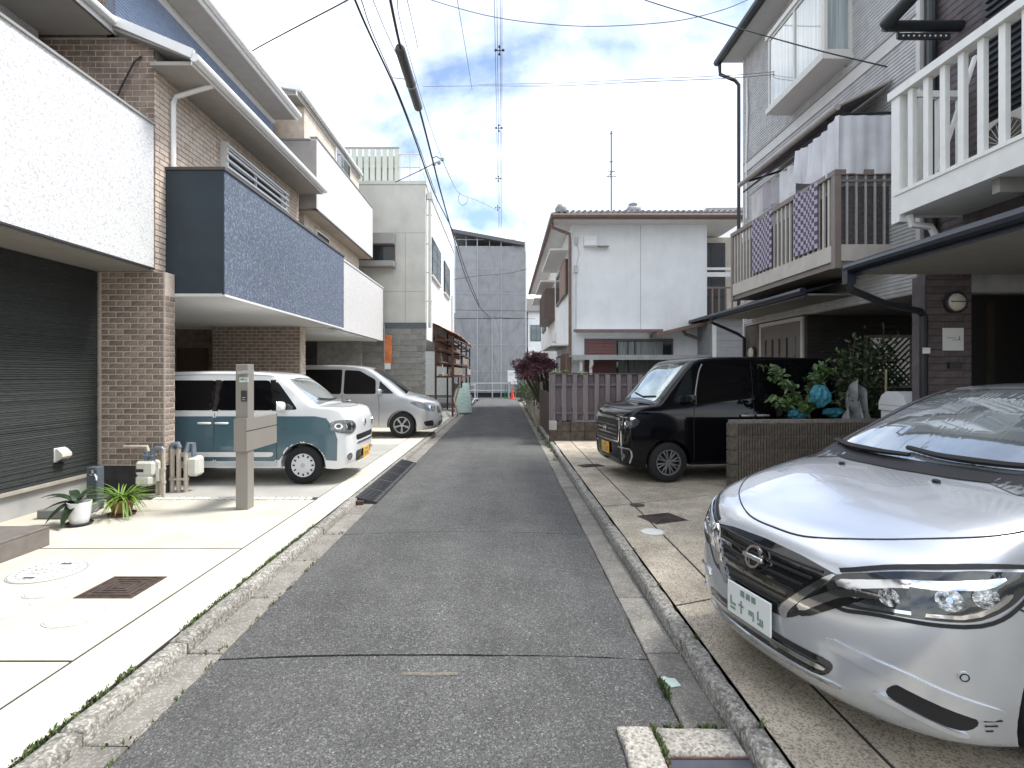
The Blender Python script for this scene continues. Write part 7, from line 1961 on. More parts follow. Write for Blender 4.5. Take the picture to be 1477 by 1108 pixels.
b = MB(); b.tube([(ex0 + 0.02, ey0 + 0.5, 5.93), (ex0 + 0.05, ey0 + 0.5, 5.80), (XE0 - 0.08, YE0 - 0.12, 5.62), (XE0 - 0.06, YE0 - 0.06, 5.4), (XE0 - 0.06, YE0 - 0.06, 0.1)], 0.045, 8); b.build('downpipe', COPPER, hE, smooth=True)
b = MB(); b.cyl((XE0 + 0.12, YE0 - 0.05, 5.55), (XE0 + 0.12, YE0 - 0.02, 5.35), 0.05, n=8); b.box(XE0 + 0.06, XE0 + 0.16, YE0 - 0.08, YE0 - 0.002, 4.55, 4.75); b.tube([(XE0 + 0.1, YE0 - 0.03, 5.5), (XE0 + 0.2, YE0 - 0.03, 5.1), (XE0 + 0.11, YE0 - 0.03, 4.7), (XE0 + 0.11, YE0 - 0.03, 2.9)], 0.012, 6)
b.build('service_fitting', mat('pale_fitting', (0.55, 0.55, 0.53)), hE, smooth=True)
def side_window(y0, y1, z0, z1, hood=True, out=0.06, lattice=False, shutter=False):
    w = MB().box(XE0 - out, XE0 - 0.001, y0, y1, z0, z1).build('window', mat('brown_window_frame', (0.13, 0.095, 0.08), rough=0.5), hE)
    part('pane', GLASS, w, (XE0 - out - 0.006, XE0 - out - 0.001, y0 + 0.08, y1 - 0.08, z0 + 0.08, z1 - 0.08))
    if lattice:
        k = y0 + 0.1
        b = MB()
        while k < y1 - 0.1:
            b.box(XE0 - out - 0.03, XE0 - out - 0.008, k, k + 0.04, z0 + 0.05, z1 - 0.05); k += 0.14
        b.build('lattice', mat('brown_window_frame', (0.13, 0.095, 0.08)), w)
    if shutter: part('shutter', mat('brown_shutter', (0.24, 0.15, 0.115), rough=0.6, var=0.1), w, (XE0 - out - 0.05, XE0 - out - 0.007, y0 - 0.1, y0 + (y1 - y0) * 0.45, z0, z1))
    if hood: part('window_hood', TRIM, w, (XE0 - 0.55, XE0 - 0.002, y0 - 0.2, y1 + 0.2, z1 + 0.22, z1 + 0.27))
side_window(D(48), D(40), 4.1, 5.15, True, 0.06, False, True)
side_window(D(38), D(33), 3.75, 4.95, True, 0.35, True)
side_window(D(31.5), D(29), 3.7, 4.9, True, 0.06)
side_window(D(49), D(40), 1.2, 2.3, True, 0.05, False, True)
part('service_box', TRIM, hE, (XE0 - 0.12, XE0 - 0.002, D(39), D(38), 2.9, 3.25))
part('side_canopy', COPPER, hE, (XE0 - 0.6, XE0 - 0.002, D(33), D(29.5), 2.55, 2.62))
# ground floor front
part('ground_eave', COPPER, hE, (XE0 + 0.0, 4.35, YE0 - 0.45, YE0 - 0.36, 2.84, 2.92)); part('ground_soffit', TRIM, hE, (XE0 + 0.1, 4.3, YE0 - 0.359, YE0 - 0.002, 2.86, 2.90))
b = MB(); b.prism([(4.1, 2.70), (4.1, 2.80), (5.9, 3.22), (5.9, 3.12)], (0, YE0 - 0.0, 0), (1, 0, 0), (0, 0, 1), 0.75); b.build('side_roof', COPPER, hE)
gw = MB().box(2.25, 4.75, YE0 - 0.05, YE0 - 0.002, 0.5, 2.68).build('window', mat('brown_window_frame', (0.13, 0.095, 0.08)), hE)
part('pane', GLASS, gw, (3.15, 3.90, YE0 - 0.058, YE0 - 0.051, 0.55, 2.62), (3.96, 4.70, YE0 - 0.056, YE0 - 0.051, 0.55, 2.62))
curtain('curtain', gw, YE0 - 0.062, 3.2, 4.45, 1.0, 2.60, 0.004, 30, mat('dim_curtain', (0.20, 0.22, 0.21), rough=0.7, var=0.5, scale=6, stretch=(12, 1, 0.3)), 'y')
for k in range(22):
    part('shutter_slat', MAROON, gw, (2.30, 3.08, YE0 - 0.075, YE0 - 0.051, 0.60 + k * 0.093, 0.60 + k * 0.093 + 0.075))
# carport canopy
cpt = thing('carport_canopy', 'low pale carport canopy with a grey front gutter before the white stucco house', 'canopy', (3.7, D(54), 0))
yc = D(55)
part('roof_panel', mat('cloudy_polycarbonate', (0.55, 0.57, 0.56), rough=0.3, var=0.12, scale=4), cpt, (1.80, 5.45, yc + 0.08, YE0 - 0.1, 2.16, 2.18))
part('front_gutter', mat('aged_alu', (0.40, 0.41, 0.40), rough=0.5, metal=0.2, var=0.15), cpt, (1.78, 5.47, yc, yc + 0.079, 2.06, 2.19))
for x in (2.02, 2.28): part('post', TRIM, cpt, (x - 0.035, x + 0.035, yc + 0.12, yc + 0.19, 0.1, 2.155))
part('post', TRIM, cpt, (5.38, 5.45, yc + 0.12, yc + 0.19, 0.1, 2.155))
MB().tube([(2.28, yc + 0.02, 2.06), (2.3, yc + 0.05, 1.95), (2.26, yc + 0.09, 1.86)], 0.04, 8).build('drain_elbow', TRIM, cpt, smooth=True)
MB().tube([(4.95, YE0 - 0.2, 2.95), (5.05, YE0 - 0.2, 2.80), (5.45, YE0 - 0.25, 2.66), (5.55, YE0 - 0.25, 2.58), (5.55, YE0 - 0.25, 2.2)], 0.045, 8).build('rain_pipe', mat('olive_brown_pipe', (0.16, 0.13, 0.10), rough=0.5), hE, smooth=True)
# television aerial on the roof
ant = thing('roof_aerial', 'tall thin television aerial mast on the tiled roof', 'aerial', (3.2, D(48), 6.2))
part('mast', CABLEG, ant, (3.178, 3.222, D(48) - 0.02, D(48) + 0.02, 6.2, 9.0))
b = MB()
for z, l in ((8.9, 0.10), (8.05, 0.16), (7.75, 0.28), (7.6, 0.34)):
    b.bar((3.2 - l / 2, D(48) - 0.03, z), (3.2 + l / 2, D(48) + 0.03, z + 0.03), 0.025)
b.bar((3.06, D(48) - 0.2, 7.55), (3.32, D(48) + 0.3, 7.9), 0.025)
b.build('element', CABLEG, ant)
# annexe and things behind on the right
anx = thing('siding_annexe', 'grey boarded annexe between the stucco house and the grey house', 'annexe', (6, D(56), 0))
part('wall', mat('annexe_core', (0.3, 0.3, 0.3)), anx, (5.45, 8, D(56) + 0.02, D(56) + 2, 0.0, 3.1))
for k in range(16):
    part('board', randomise(mat('annexe_board', (0.36, 0.37, 0.385), rough=0.7, var=0.1), 0.06) if k == 0 else mat('annexe_board', (0.36, 0.37, 0.385)), anx, (5.45, 8, D(56) - 0.004, D(56) + 0.02, 0.15 + k * 0.185, 0.15 + k * 0.185 + 0.178))
part('corner_trim', TRIM, anx, (5.36, 5.449, D(56) - 0.01, D(56) + 0.06, 0.1, 3.05))
part('roof', DARKPIPE, anx, (5.2, 8, D(56) - 0.25, D(56) + 2, 3.12, 3.2))
wg = thing('rear_wing', 'rear wing with a dark window and a brown rail beside the stucco house', 'house', (6.5, D(48), 0))
part('wall', mat('beige_wing', (0.5, 0.46, 0.40), rough=0.9), wg, (5.74, 9.5, D(47), D(40), 0, 5.88))
w_ = MB().box(5.80, 6.75, D(47) - 0.05, D(47) - 0.002, 3.4, 5.7).build('window', BLACKTRIM, wg)
part('pane', GLASS, w_, (5.85, 6.26, D(47) - 0.06, D(47) - 0.051, 3.5, 5.6), (6.32, 6.7, D(47) - 0.057, D(47) - 0.051, 3.5, 5.6))
part('white_rail', TRIM, wg, (5.76, 7, D(49) - 0.03, D(49), 4.55, 4.68), (5.76, 7, D(49) - 0.03, D(49), 4.75, 4.82))
b = MB(); 
for k in range(7): b.box(5.78 + k * 0.19, 5.82 + k * 0.19, D(50) - 0.03, D(50), 3.2, 4.15)
b.box(5.76, 7.1, D(50) - 0.035, D(50) + 0.005, 4.151, 4.2); b.box(5.76, 7.1, D(50) - 0.035, D(50) + 0.005, 3.14, 3.199)
b.build('balcony_rail', COPPER, wg)
part('balcony_floor', COPPER, wg, (5.76, 7.1, D(50) - 0.03, D(47) - 0.06, 3.05, 3.13))
fh = thing('far_gable_house', 'white gabled house showing above the stucco house roof', 'house', (9, D(36), 0))
b = MB(); b.prism([(7.3, 0), (7.3, 7.3), (8.0, 8.1), (10.5, 8.1), (10.5, 0)], (0, D(36), 0), (1, 0, 0), (0, 0, 1), -3); b.build('wall', DSIDE, fh)
b = MB(); b.bar((7.15, D(36) - 0.1, 7.28), (8.0, D(36) - 0.1, 8.24), 0.5, 0.1); b.box(7.99, 10.5, D(36) - 0.3, D(36) + 0.3, 8.18, 8.28); b.build('roof', GREYTRIM, fh)

# ---------------------------------------------------------------- purple grey board fence and the planting along the kerb
fn_ = thing('board_fence', 'purple grey board fence on a low block wall in front of the stucco house', 'fence', (1.08, D(60), 0))
yf = D(60)
FB = randomise(mat('purple_grey_board', (0.205, 0.175, 0.185), rough=0.75, var=0.2, scale=10, stretch=(4, 4, 0.5)), 0.10)
FBD = randomise(mat('dim_purple_board', (0.15, 0.125, 0.135), rough=0.75, var=0.2, scale=10, stretch=(4, 4, 0.5)), 0.10)
mA = MB().cbox(-0.055, 0.055, -0.012, 0.012, 0, 1.12, 0.003).mesh('fence_board', FB)
mB = MB().cbox(-0.075, 0.075, -0.012, 0.012, 0, 1.10, 0.003).mesh('fence_board', FBD)
k = 0
x = 1.16
while x < 5.0:
    link('fence_board', mA, fn_, Vector((x, yf - 0.03, 0.56)) - fn_.location)
    link('fence_board', mB, fn_, Vector((x + 0.13, yf + 0.05, 0.57)) - fn_.location)
    x += 0.262
part('rail', FBD, fn_, (1.1, 5.0, yf - 0.016, yf + 0.036, 0.72, 0.78)); part('rail', FBD, fn_, (1.1, 5.0, yf - 0.016, yf + 0.036, 1.40, 1.46))
part('top_cap', mat('dark_fence_cap', (0.10, 0.085, 0.085), rough=0.7), fn_, (1.08, 5.0, yf - 0.05, yf + 0.07, 1.682, 1.71))
part('post', FB, fn_, (1.07, 1.10, yf - 0.05, yf + 0.06, 0.1, 1.681), (1.10, 1.13, yf + 0.065, yf + 0.1, 0.5, 1.68))
MBW = randomise(mat('mossy_block', (0.12, 0.095, 0.078), rough=0.95, var=0.4, scale=9, bump=0.8, bscale=60, stain=0.4, stain_col=(0.06, 0.07, 0.035), stain_scale=4), 0.15)
for r_ in range(2):
    for k in range(3):
        part('base_block', MBW, fn_, (1.24 + k * 0.33, 1.564 + k * 0.33, yf - 0.14, yf - 0.02, 0.1 + r_ * 0.225, 0.32 + r_ * 0.225), c=0.006)
part('end_pier', mat('pale_cement_pier', (0.42, 0.42, 0.40), rough=0.9, var=0.15), fn_, (1.06, 1.235, yf - 0.17, yf - 0.02, 0.36, 0.57))
part('end_pier', MBW, fn_, (1.06, 1.235, yf - 0.165, yf - 0.02, 0.08, 0.359))
rb2 = MB().box(-0.19, 0.19, 0.02, 0.12, -0.09, 0.09)
for q in range(9): rb2.box(-0.185 + q * 0.0415, -0.155 + q * 0.0415, 0.0, 0.0199, -0.09, 0.09)
rb2 = rb2.mesh('ribbed_block', RIBB)
for r_ in range(5):
    for k in range(7):
        link('ribbed_block', rb2, fn_, Vector((2.43 + k * 0.386, yf - 0.2, 0.19 + r_ * 0.185)) - fn_.location)
gt = thing('garden_gate', 'dark brown slatted garden gate at the kerb beside the board fence', 'gate', (1.12, yf + 1.4, 0.1))
GD = mat('dark_brown_wood', (0.085, 0.052, 0.043), rough=0.8, var=0.3, scale=8, stretch=(3, 3, 0.5))
y = yf + 0.12
while y < D(47):
    part('gate_slat', GD, gt, (1.10, 1.125, y, y + 0.085, 0.16, 1.22)); y += 0.105
part('gate_rail', GD, gt, (1.126, 1.16, yf + 0.1, D(47), 0.3, 0.38), (1.126, 1.16, yf + 0.1, D(47), 1.0, 1.08)); part('post', mat('grey_wood_post', (0.20, 0.17, 0.14), var=0.2), gt, (1.08, 1.17, yf + 0.0, yf + 0.09, 0.1, 1.28), (1.08, 1.17, D(47) + 0.02, D(47) + 0.12, 0.1, 1.45))
of = thing('old_board_edging', 'low weathered board edging holding the planting along the kerb', 'edging', (1.08, D(40), 0.1))
y = D(47) + 0.14
while y < D(29):
    h = random.uniform(0.42, 0.62)
    part('edging_board', PLANK, of, (1.06, 1.10, y, y + 1.15, 0.06, 0.06 + h * 0.5)); part('edging_board', PLANK, of, (1.065, 1.105, y, y + 1.15, 0.065 + h * 0.5, 0.06 + h)); y += 1.17
rr = random.Random(51)
def bush(label, blobs, n, size, m, stem, name='shrub', cat='shrub', flat=0.8):
    t = thing(name, label, cat, (stem[0], stem[1], 0.1))
    b = MB()
    for (x, y, z, r_, fl) in blobs:
        b.tube([(stem[0], stem[1], 0.1), ((stem[0] + x) / 2, (stem[1] + y) / 2, z * 0.55), (x, y, z)], [0.035, 0.02, 0.008], 6)
    b.build('trunk', BARK, t, smooth=True)
    leaves(clump_points(rr, blobs, n), size, rr, 'crown', m, t, flat)
    return t
LGR = mat('kerb_leaf', (0.10, 0.16, 0.045), rough=0.5, col2=(0.03, 0.055, 0.018), scale=3)
LGP = mat('pale_kerb_leaf', (0.19, 0.23, 0.10), rough=0.5, col2=(0.06, 0.09, 0.03), scale=3)
MAP = mat('maple_leaf', (0.15, 0.048, 0.066), rough=0.6, col2=(0.05, 0.016, 0.026), scale=2.4)
bush('green leafy shrub behind the low board edging, nearest the garden gate', [(1.4, D(44), 0.9, 0.5, 1.1), (1.5, D(41), 1.15, 0.55, 1), (1.35, D(42.5), 1.45, 0.35, 0.9)], 2600, 0.075, LGR, (1.5, D(42.5)))
bush('paler flowering shrub spilling over the kerb under the red maple', [(1.1, D(36), 1.0, 0.6, 0.9), (0.95, D(33), 1.15, 0.6, 0.9), (1.25, D(38), 1.35, 0.4, 0.8)], 2600, 0.085, LGP, (1.3, D(35)))
bush('dark green shrub farthest along the kerb by the white sign', [(1.0, D(27), 0.75, 0.55, 0.9), (1.2, D(29.5), 0.8, 0.5, 1.0)], 1500, 0.09, LGR, (1.2, D(28)))
mb_ = []
for k in range(26):
    a = rr.uniform(0, 6.283); q = math.sqrt(rr.random())
    mb_.append((1.00 + 0.70 * q * math.cos(a), D(45) + 0.9 * q * math.sin(a), 2.20 - 0.42 * q * q + rr.uniform(-0.28, 0.14), rr.uniform(0.2, 0.32), 0.65))
bush('dark red maple with a rounded spreading crown leaning over the kerb', mb_, 12000, 0.062, MAP, (1.45, D(45)), 'red_maple', 'tree', 0.9)
sm = [(1.25 + k * 0.22, yf + 0.35 + rr.uniform(-.1, .1), 1.66 + rr.uniform(-.05, .07), 0.14, 0.6) for k in range(4)]
bush('low yellow green plants showing just over the board fence', sm, 500, 0.06, LGP, (1.5, yf + 0.35))

# ---------------------------------------------------------------- far end: scaffolded building
YS = D(20)
sb = thing('scaffolded_building', 'building wrapped in grey scaffold sheeting at the end of the lane', 'building', (-1, YS + 4, 0))
part('wall', mat('dark_core', (0.12, 0.12, 0.125), rough=0.9), sb, (-3.5, 1.4, YS + 0.9, YS + 8, 0.0, 11.0))
part('end_wall', TRIM, sb, (1.401, 1.6, YS + 0.3, YS + 8, 0.0, 10.6))
b = MB(); b.prism([(-3.75, 11.85), (-3.75, 12.1), (1.45, 11.15), (1.45, 10.9)], (0, YS + 8, 0), (1, 0, 0), (0, 0, 1), 8.3); b.build('roof', mat('dark_grey_roof', (0.12, 0.12, 0.13), rough=0.7), sb)
SHT = randomise(mat('grey_mesh_sheet', (0.30, 0.305, 0.32), rough=0.75, var=0.12, scale=2.0, stain=0.25, stain_col=(0.24, 0.24, 0.25), stain_scale=1.0), 0.08)
def scaffold_sheet(x0, x1, z0, z1, seed, taut):
    def fn(u, v):
        x = x0 + (x1 - x0) * u; z = z0 + (z1 - z0) * v
        d = 0.10 * math.sin(u * math.pi) * math.sin(v * math.pi)
        w = 0.0
        for k in range(6):
            ang = (0.5 + 0.35 * k + seed)
            w += math.sin((x * math.cos(ang) * 6 + z * math.sin(ang * 1.3) * 2.2) + k * 2 + seed * 5) / (k + 2)
        w += 1.2 * noise.noise(Vector((x * 1.5, z * 0.55, seed * 7)))
        w += 1.6 * (1 - abs(math.sin(x * 4.1 + z * (0.9 if seed % 2 else -1.1) + seed))) ** 6 + 1.2 * (1 - abs(math.sin(x * 2.3 - z * 1.7 + seed * 2))) ** 8
        return Vector((x, YS - d * 0.6 + 0.11 * taut * w * math.sin(u * math.pi) ** 0.5, z))
    MB().sheet(fn, 30, 46, (0, 0.01, 0)).build('scaffold_sheet', SHT, sb, smooth=True, angle=70)
xs = [-3.62, -1.98, -0.26, 1.52]
for i in range(3):
    scaffold_sheet(xs[i] + 0.04, xs[i + 1] - 0.04, 5.72, 10.9, i, 0.3)
for i, (a, c_) in enumerate(((-3.62, -1.98), (-1.98, -0.92), (-0.90, -0.26), (-0.26, 1.52))):
    scaffold_sheet(a + 0.012, c_ - 0.012, 0.35, 5.68, i + 5, 0.4)
b = MB()
PALEP = mat('pale_scaffold_pole', (0.52, 0.53, 0.55), rough=0.5, metal=0.2)
for x in (-0.91,): b.cyl((x, YS - 0.03, 0), (x, YS - 0.03, 5.7), 0.03, n=6)
for x in xs: b.cyl((x, YS - 0.02, 0), (x, YS - 0.02, 11.6), 0.03, n=6)
for x in (-2.8, -1.1, 0.6, 1.45): b.cyl((x, YS + 0.25, 10.8), (x, YS + 0.25, 11.9 - (x + 3.75) * 0.18), 0.03, n=6)
for z in (10.95, 11.45): b.cyl((-3.65, YS + 0.2, z), (0.9, YS + 0.2, z), 0.03, n=6)
b.cyl((1.45, YS - 0.03, 10.5), (1.45, YS - 0.03, 12.9), 0.02, n=6)
b.build('scaffold_pole', PALEP, sb, smooth=True)
for z in (1.9, 3.8, 7.5, 9.3):
    MB().cyl((-3.6, YS - 0.05, z), (1.5, YS - 0.05, z), 0.012, n=5).build('sheet_seam', PALEP, sb)
brr = thing('pipe_fence', 'low galvanised pipe fence in front of the scaffold sheeting', 'barrier', (-1.5, D(20.7), 0))
b = MB()
for z in (0.55, 1.05): b.cyl((-3.4, D(20.7), z), (0.35, D(20.7), z), 0.04, n=6)
for x in (-3.4, -2.1, -0.85, 0.3): b.cyl((x, D(20.7), 0), (x, D(20.7), 1.08), 0.035, n=6)
b.build('rail', GALV, brr, smooth=True)
cone = thing('traffic_cone', 'small red traffic cone at the end of the lane', 'traffic cone', (0.52, D(21.5), 0.02))
MB().lathe([(0.17, 0.03), (0.14, 0.05), (0.03, 0.70), (0.025, 0.72), (0.001, 0.72)], Matrix.Translation((0.52, D(21.5), 0.02)), 16).build('cone', mat('cone_red', (0.62, 0.06, 0.03), rough=0.5), cone, smooth=True)
part('base', mat('cone_red', (0.62, 0.06, 0.03)), cone, (0.32, 0.72, D(21.5) - 0.2, D(21.5) + 0.2, 0.02, 0.05))
ws = thing('site_sign', 'white site notice board behind the red traffic cone', 'sign', (0.5, D(20.9), 0.02))
part('board', mat('white_board', (0.80, 0.80, 0.80), rough=0.6), ws, (0.2, 0.82, D(20.9), D(20.9) + 0.03, 1.15, 1.95), (0.42, 0.86, D(20.9) - 0.03, D(20.9) - 0.002, 1.0, 1.3))
part('leg', GALV, ws, (0.24, 0.28, D(20.9) + 0.031, D(20.9) + 0.06, 0, 1.9), (0.74, 0.78, D(20.9) + 0.031, D(20.9) + 0.06, 0, 1.9))
part('faint_lines', mat('grey_print', (0.3, 0.3, 0.31)), ws, (0.27, 0.7, D(20.9) - 0.004, D(20.9) - 0.001, 1.75, 1.78), (0.27, 0.62, D(20.9) - 0.004, D(20.9) - 0.001, 1.62, 1.65))
gs_ = thing('green_stand', 'small green metal stand beside the red cone', 'stand', (0.1, D(21), 0.02))
b = MB(); b.bar((0.0, D(21), 0.02), (0.05, D(21), 0.95), 0.05); b.bar((0.22, D(21), 0.02), (0.17, D(21), 0.95), 0.05); b.box(0.0, 0.22, D(21) - 0.02, D(21) + 0.02, 0.4, 0.46); b.box(-0.05, 0.45, D(21) - 0.15, D(21) + 0.15, 0.02, 0.06)
b.build('frame', mat('green_paint', (0.05, 0.20, 0.10), rough=0.5), gs_)
wf = thing('far_white_house', 'white house far behind, between the scaffold sheeting and the stucco house', 'house', (2.8, D(19), 0))
part('wall', mat('far_white_wall', (0.72, 0.73, 0.74), rough=0.8), wf, (1.75, 6.0, D(19), D(17), 0, 6.4))
part('roof', GREYTRIM, wf, (1.6, 6.0, D(19) - 0.3, D(17), 6.4, 7.4))
for z in (1.2, 4.2):
    w_ = part('window', BLACKTRIM, wf, (1.95, 2.75, D(19) - 0.05, D(19) - 0.002, z, z + 1.2)); part('pane', GLASSL, w_, (2.0, 2.36, D(19) - 0.06, D(19) - 0.051, z + 0.05, z + 1.15), (2.4, 2.7, D(19) - 0.06, D(19) - 0.051, z + 0.05, z + 1.15))
part('balcony', TRIM, wf, (1.75, 4, D(19) - 0.9, D(19) - 0.002, 2.9, 3.7))
# low blocks closing the cross street on both sides
for nm, lab, x0, x1, h, m in (('far_house', 'pale house across the cross street, left of the scaffold sheeting', -16, -4.2, 6.5, mat('far_pale_wall', (0.55, 0.54, 0.5), rough=0.9)), ('far_house', 'beige house across the cross street, right of the far white house', 6.3, 18, 6.0, mat('far_beige_wall', (0.5, 0.46, 0.4), rough=0.9))):
    t = thing(nm, lab, 'house', ((x0 + x1) / 2, D(18), 0))
    part('wall', m, t, (x0, x1, D(18), D(18) + 8, 0, h))
    MB().prism([(x0 - 0.4, h), ((x0 + x1) / 2, h + 1.6), (x1 + 0.4, h)], (0, D(18) + 8.4, 0), (1, 0, 0), (0, 0, 1), 8.8).build('roof', GREYTRIM, t)
    for k in range(3):
        w_ = part('window', TRIM, t, (x0 + 1.2 + k * 3.4, x0 + 2.8 + k * 3.4, D(18) - 0.06, D(18) - 0.001, 3.6, 4.9)); part('pane', GLASS, w_, (x0 + 1.3 + k * 3.4, x0 + 2.7 + k * 3.4, D(18) - 0.075, D(18) - 0.061, 3.7, 4.8))

# ---------------------------------------------------------------- overhead lines
def cable(name, label, pts, r, m=CABLE, cat='cable', n=10, group=None, sides=6):
    P = [at(*p) for p in pts]
    q = spline(P, n) if len(P) > 2 else [P[0].lerp(P[1], i / n) for i in range(n + 1)]
    o = MB().tube(q, r, sides).build(name, m, smooth=True, angle=180, pivot=P[0])
    return tag(o, label, cat, group)
sc_ = lambda y, H: (540.0 - y) / H
tb = [(556, -40, 109), (563, 0, 101), (577, 66, 89), (590, 112, 80), (605, 158, 71.5), (625, 235, 57), (636, 278, 49), (655, 345, 36.8), (672, 400, 27), (690, 440, 21.5), (705, 457, 20.6)]
o = cable('power_cable', 'thick black cable with a splice box sagging along the lane towards the scaffold sheeting', tb, 0.022)
sp_ = thing('splice_box', 'dark grey cylindrical splice closure hanging on the thick black cable', 'cable box', at(590, 113, 80))
q0, q1 = at(576, 68, 88.5), at(604, 157, 71.8)
b = MB(); d_ = (q1 - q0).normalized(); b.tube([q0, q0 + d_ * 0.06, q1 - d_ * 0.06, q1], [0.06, 0.085, 0.085, 0.055], 14); b.build('housing', mat('closure_grey', (0.055, 0.058, 0.062), rough=0.55, var=0.1), sp_, smooth=True)
mid = q0.lerp(q1, 0.55); b = MB(); b.tube([mid - d_ * 0.02, mid + d_ * 0.02], [0.095, 0.095], 14); b.tube([mid + Vector((0, 0, 0.08)), mid + Vector((-0.35, 0, 0.12))], 0.008, 5); b.build('clamp', GREYTRIM, sp_, smooth=True)
cable('telephone_cable', 'second black cable left of the splice box running along the lane', [(495, -40, 100), (512, 0, 93), (531, 44, 85.5), (571, 130, 70.6), (600, 205, 57.7), (626, 278, 45), (655, 338, 35), (670, 385, 28), (691, 440, 21.3)], 0.02)
cable('power_wire', 'thin wire beside the second black cable', [(505, -30, 98), (521, 0, 93), (536, 44, 85.5), (573, 130, 70.6), (602, 205, 58), (628, 278, 46)], 0.009)
cable('power_wire', 'thin wire crossing high between the two black cables', [(530, -20, 82), (538, 0, 79), (556, 44, 72), (575, 85, 66)], 0.009, CABLEG)
cable('power_wire', 'faint thin wire left of the second black cable', [(488, -10, 88), (498, 4, 86), (520, 43, 80), (560, 115, 68)], 0.005, CABLEG)
cable('service_wire', 'black service wire running from the lane cables down to the brick house eave', [(515, -10, 92), (498, 2, 90), (420, 43, 82), (365, 73, 76), (340, 92, 73)], 0.012, CABLE)
cable('power_wire', 'thin wire right of the splice box', [(573, -5, 95), (577, 30, 88), (600, 115, 72), (620, 180, 60), (638, 230, 50), (652, 262, 44)], 0.006, CABLEG)
cable('power_wire', 'thin wire coming down right of the splice box top', [(586, -5, 95), (592, 20, 90), (603, 70, 80)], 0.006, CABLEG)
cable('lane_wire', 'thin grey wire dropping steeply left of the twin transmission lines', [(658, -10, 70), (662, 15, 68), (668, 50, 62), (675, 92, 56), (681, 130, 50)], 0.007, CABLEG)
cable('cross_wire', 'long sagging wire crossing the top of the sky', [(600, -10, 58), (622, 0, 58), (700, 22, 60), (780, 34, 60), (865, 38, 60), (970, 31, 62), (1040, 15, 62), (1090, -5, 62)], 0.010, CABLEG)
cable('service_wire', 'dark service wire dropping from the top of the sky to the grey siding house', [(915, -8, 70), (930, 0, 72), (1000, 22, 78), (1090, 48, 88), (1181, 73, 98), (1290, 99, 107)], 0.011)
b = MB(); e0 = at(1284, 97, 106.5)
b.tube([e0, e0 + Vector((0.1, 0, 0.03)), e0 + Vector((0.2, 0, -0.05)), e0 + Vector((0.28, 0, 0.0))], [0.016, 0.03, 0.02, 0.012], 8); b.tube([e0 + Vector((0.05, 0, 0.0)), e0 + Vector((0.16, -0.02, -0.10)), e0 + Vector((0.30, 0, -0.20)), e0 + Vector((0.36, 0, -0.22))], 0.012, 6)
tag(b.build('wire_anchor', GALV, smooth=True, pivot=e0), 'pale wire anchor and hook where the service wire meets the grey house', 'anchor')
cable('cross_wire', 'upper of two fine wires crossing the sky to the grey house', [(690, 122, 48), (800, 120, 56), (930, 114, 66), (1065, 108, 76), (1200, 94, 92), (1325, 76, 112)], 0.006, CABLEG)
cable('cross_wire', 'lower twisted of two fine wires crossing the sky to the grey house', [(610, 125, 45), (690, 124, 48), (800, 124, 56), (930, 118, 66), (1065, 112, 76), (1200, 98, 92), (1325, 80, 112)], 0.007, CABLEG)
for i, (x0, dx) in enumerate(((717, -0.36), (721, -0.20), (725.5, 0.02), (728, 0.14))):
    pts = [Vector((-0.16 + dx * 0.9 * 1.0, 790.0 / ((540 - y) / 22.0), CZ + 22.0)) for y in (-40, 0, 60, 120, 200, 260, 300, 330)]
    pts = [p + Vector((-0.10 - 0.006 * (p.y - 28), 0, 0.25 * (i % 2))) for p in pts]
    o = MB().tube(spline(pts, 4), 0.022, 5).build('transmission_line', CABLEG, smooth=True, angle=180, pivot=pts[0])
    tag(o, ['outer left', 'inner left', 'inner right', 'outer right'][i] + ' of four high transmission lines running straight up the sky', 'cable', 'high transmission lines')
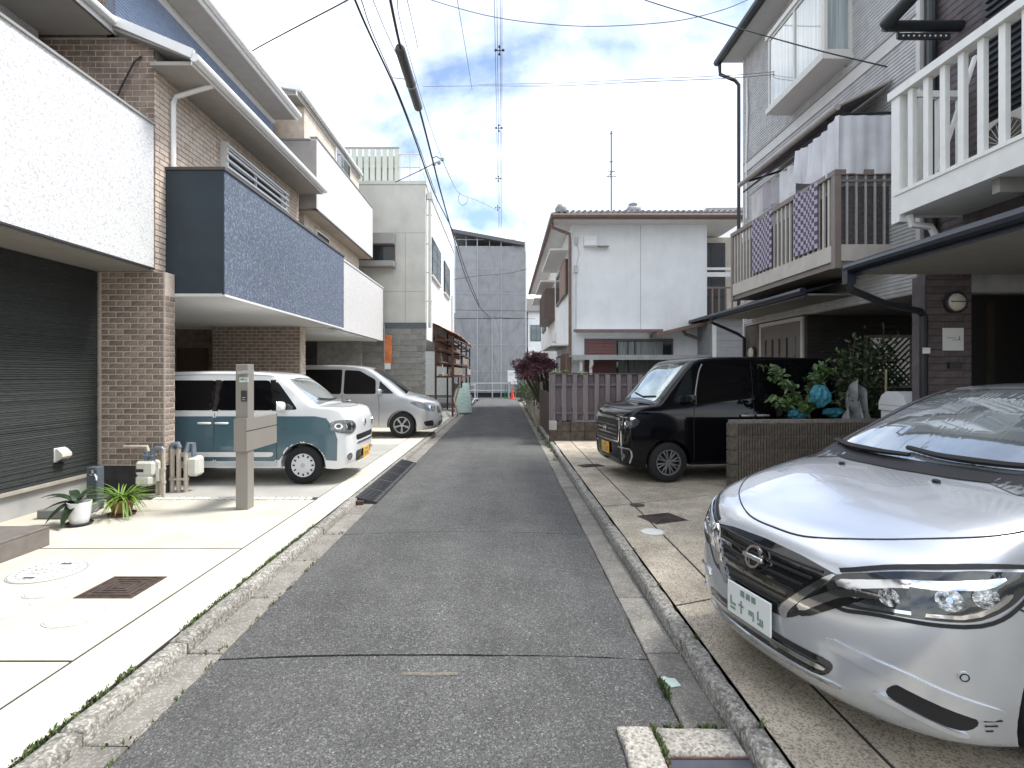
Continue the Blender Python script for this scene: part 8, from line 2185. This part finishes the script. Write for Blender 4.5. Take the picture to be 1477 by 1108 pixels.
for k, y in enumerate((73, 185, 258, 300)):
    s_ = (540 - y) / 22.0; c_ = at(720.5 - k * 0.9, y, s_)
    b = MB(); l = 0.26
    for (ax, az) in ((l, 0.02), (-l, 0.02), (0, l), (0, -l)):
        b.bar(c_, c_ + Vector((ax, 0, az)), 0.05); b.lathe([(0.001, -0.09), (0.09, -0.05), (0.09, 0.05), (0.001, 0.09)], Matrix.Translation(c_ + Vector((ax, 0, az))), 8)
    tag(b.build('line_spacer', DARKPIPE, pivot=c_), ['highest and largest cross spacer on the transmission lines', 'second cross spacer down the transmission lines', 'third cross spacer down the transmission lines', 'lowest and smallest cross spacer on the transmission lines'][k], 'line spacer', 'spacers on the transmission lines')
ins = at(634, 232, 52)
b = MB(); b.tube([at(570, 263, 50), at(600, 249, 51), at(634, 232, 52)], 0.012, 6); b.tube([at(622, 228, 52), at(630, 226, 52), at(638, 231, 52)], 0.012, 6)
b.build('insulator_arm', CABLE, smooth=True, pivot=ins)
io = SC.objects['insulator_arm']; tag(io, 'wire arm with insulators tied to the thick black cable', 'insulator')
b = MB()
for (x, y) in ((633, 235), (638, 230), (626, 237)): b.lathe([(0.001, -0.06), (0.05, -0.03), (0.05, 0.03), (0.001, 0.06)], Matrix.Translation(at(x, y, 52)), 10)
b.build('insulator', GREYTRIM, io, smooth=True)
cable('lane_wire', 'thin wire with a loop hanging before the scaffold sheeting', [(638, 231, 52), (650, 258, 46), (663, 279, 40), (690, 290, 36), (720, 305, 32)], 0.008, CABLEG)
cable('lane_wire', 'small wire loop right of the insulators', [(663, 279, 40), (661, 288, 40), (666, 296, 40), (673, 293, 40), (674, 285, 40)], 0.010, CABLEG)
cable('cross_wire', 'upper dark wire across the scaffold sheeting', [(650, 404, 21), (690, 398, 21), (735, 394, 21), (775, 384, 21)], 0.014)
cable('cross_wire', 'level dark wire across the middle of the scaffold sheeting', [(656, 447, 21), (700, 448, 21), (790, 449, 21)], 0.016)
cable('cross_wire', 'lower dark wire ending the thick black cable across the scaffold sheeting', [(705, 457, 20.6), (735, 459, 21), (772, 460, 21)], 0.014)
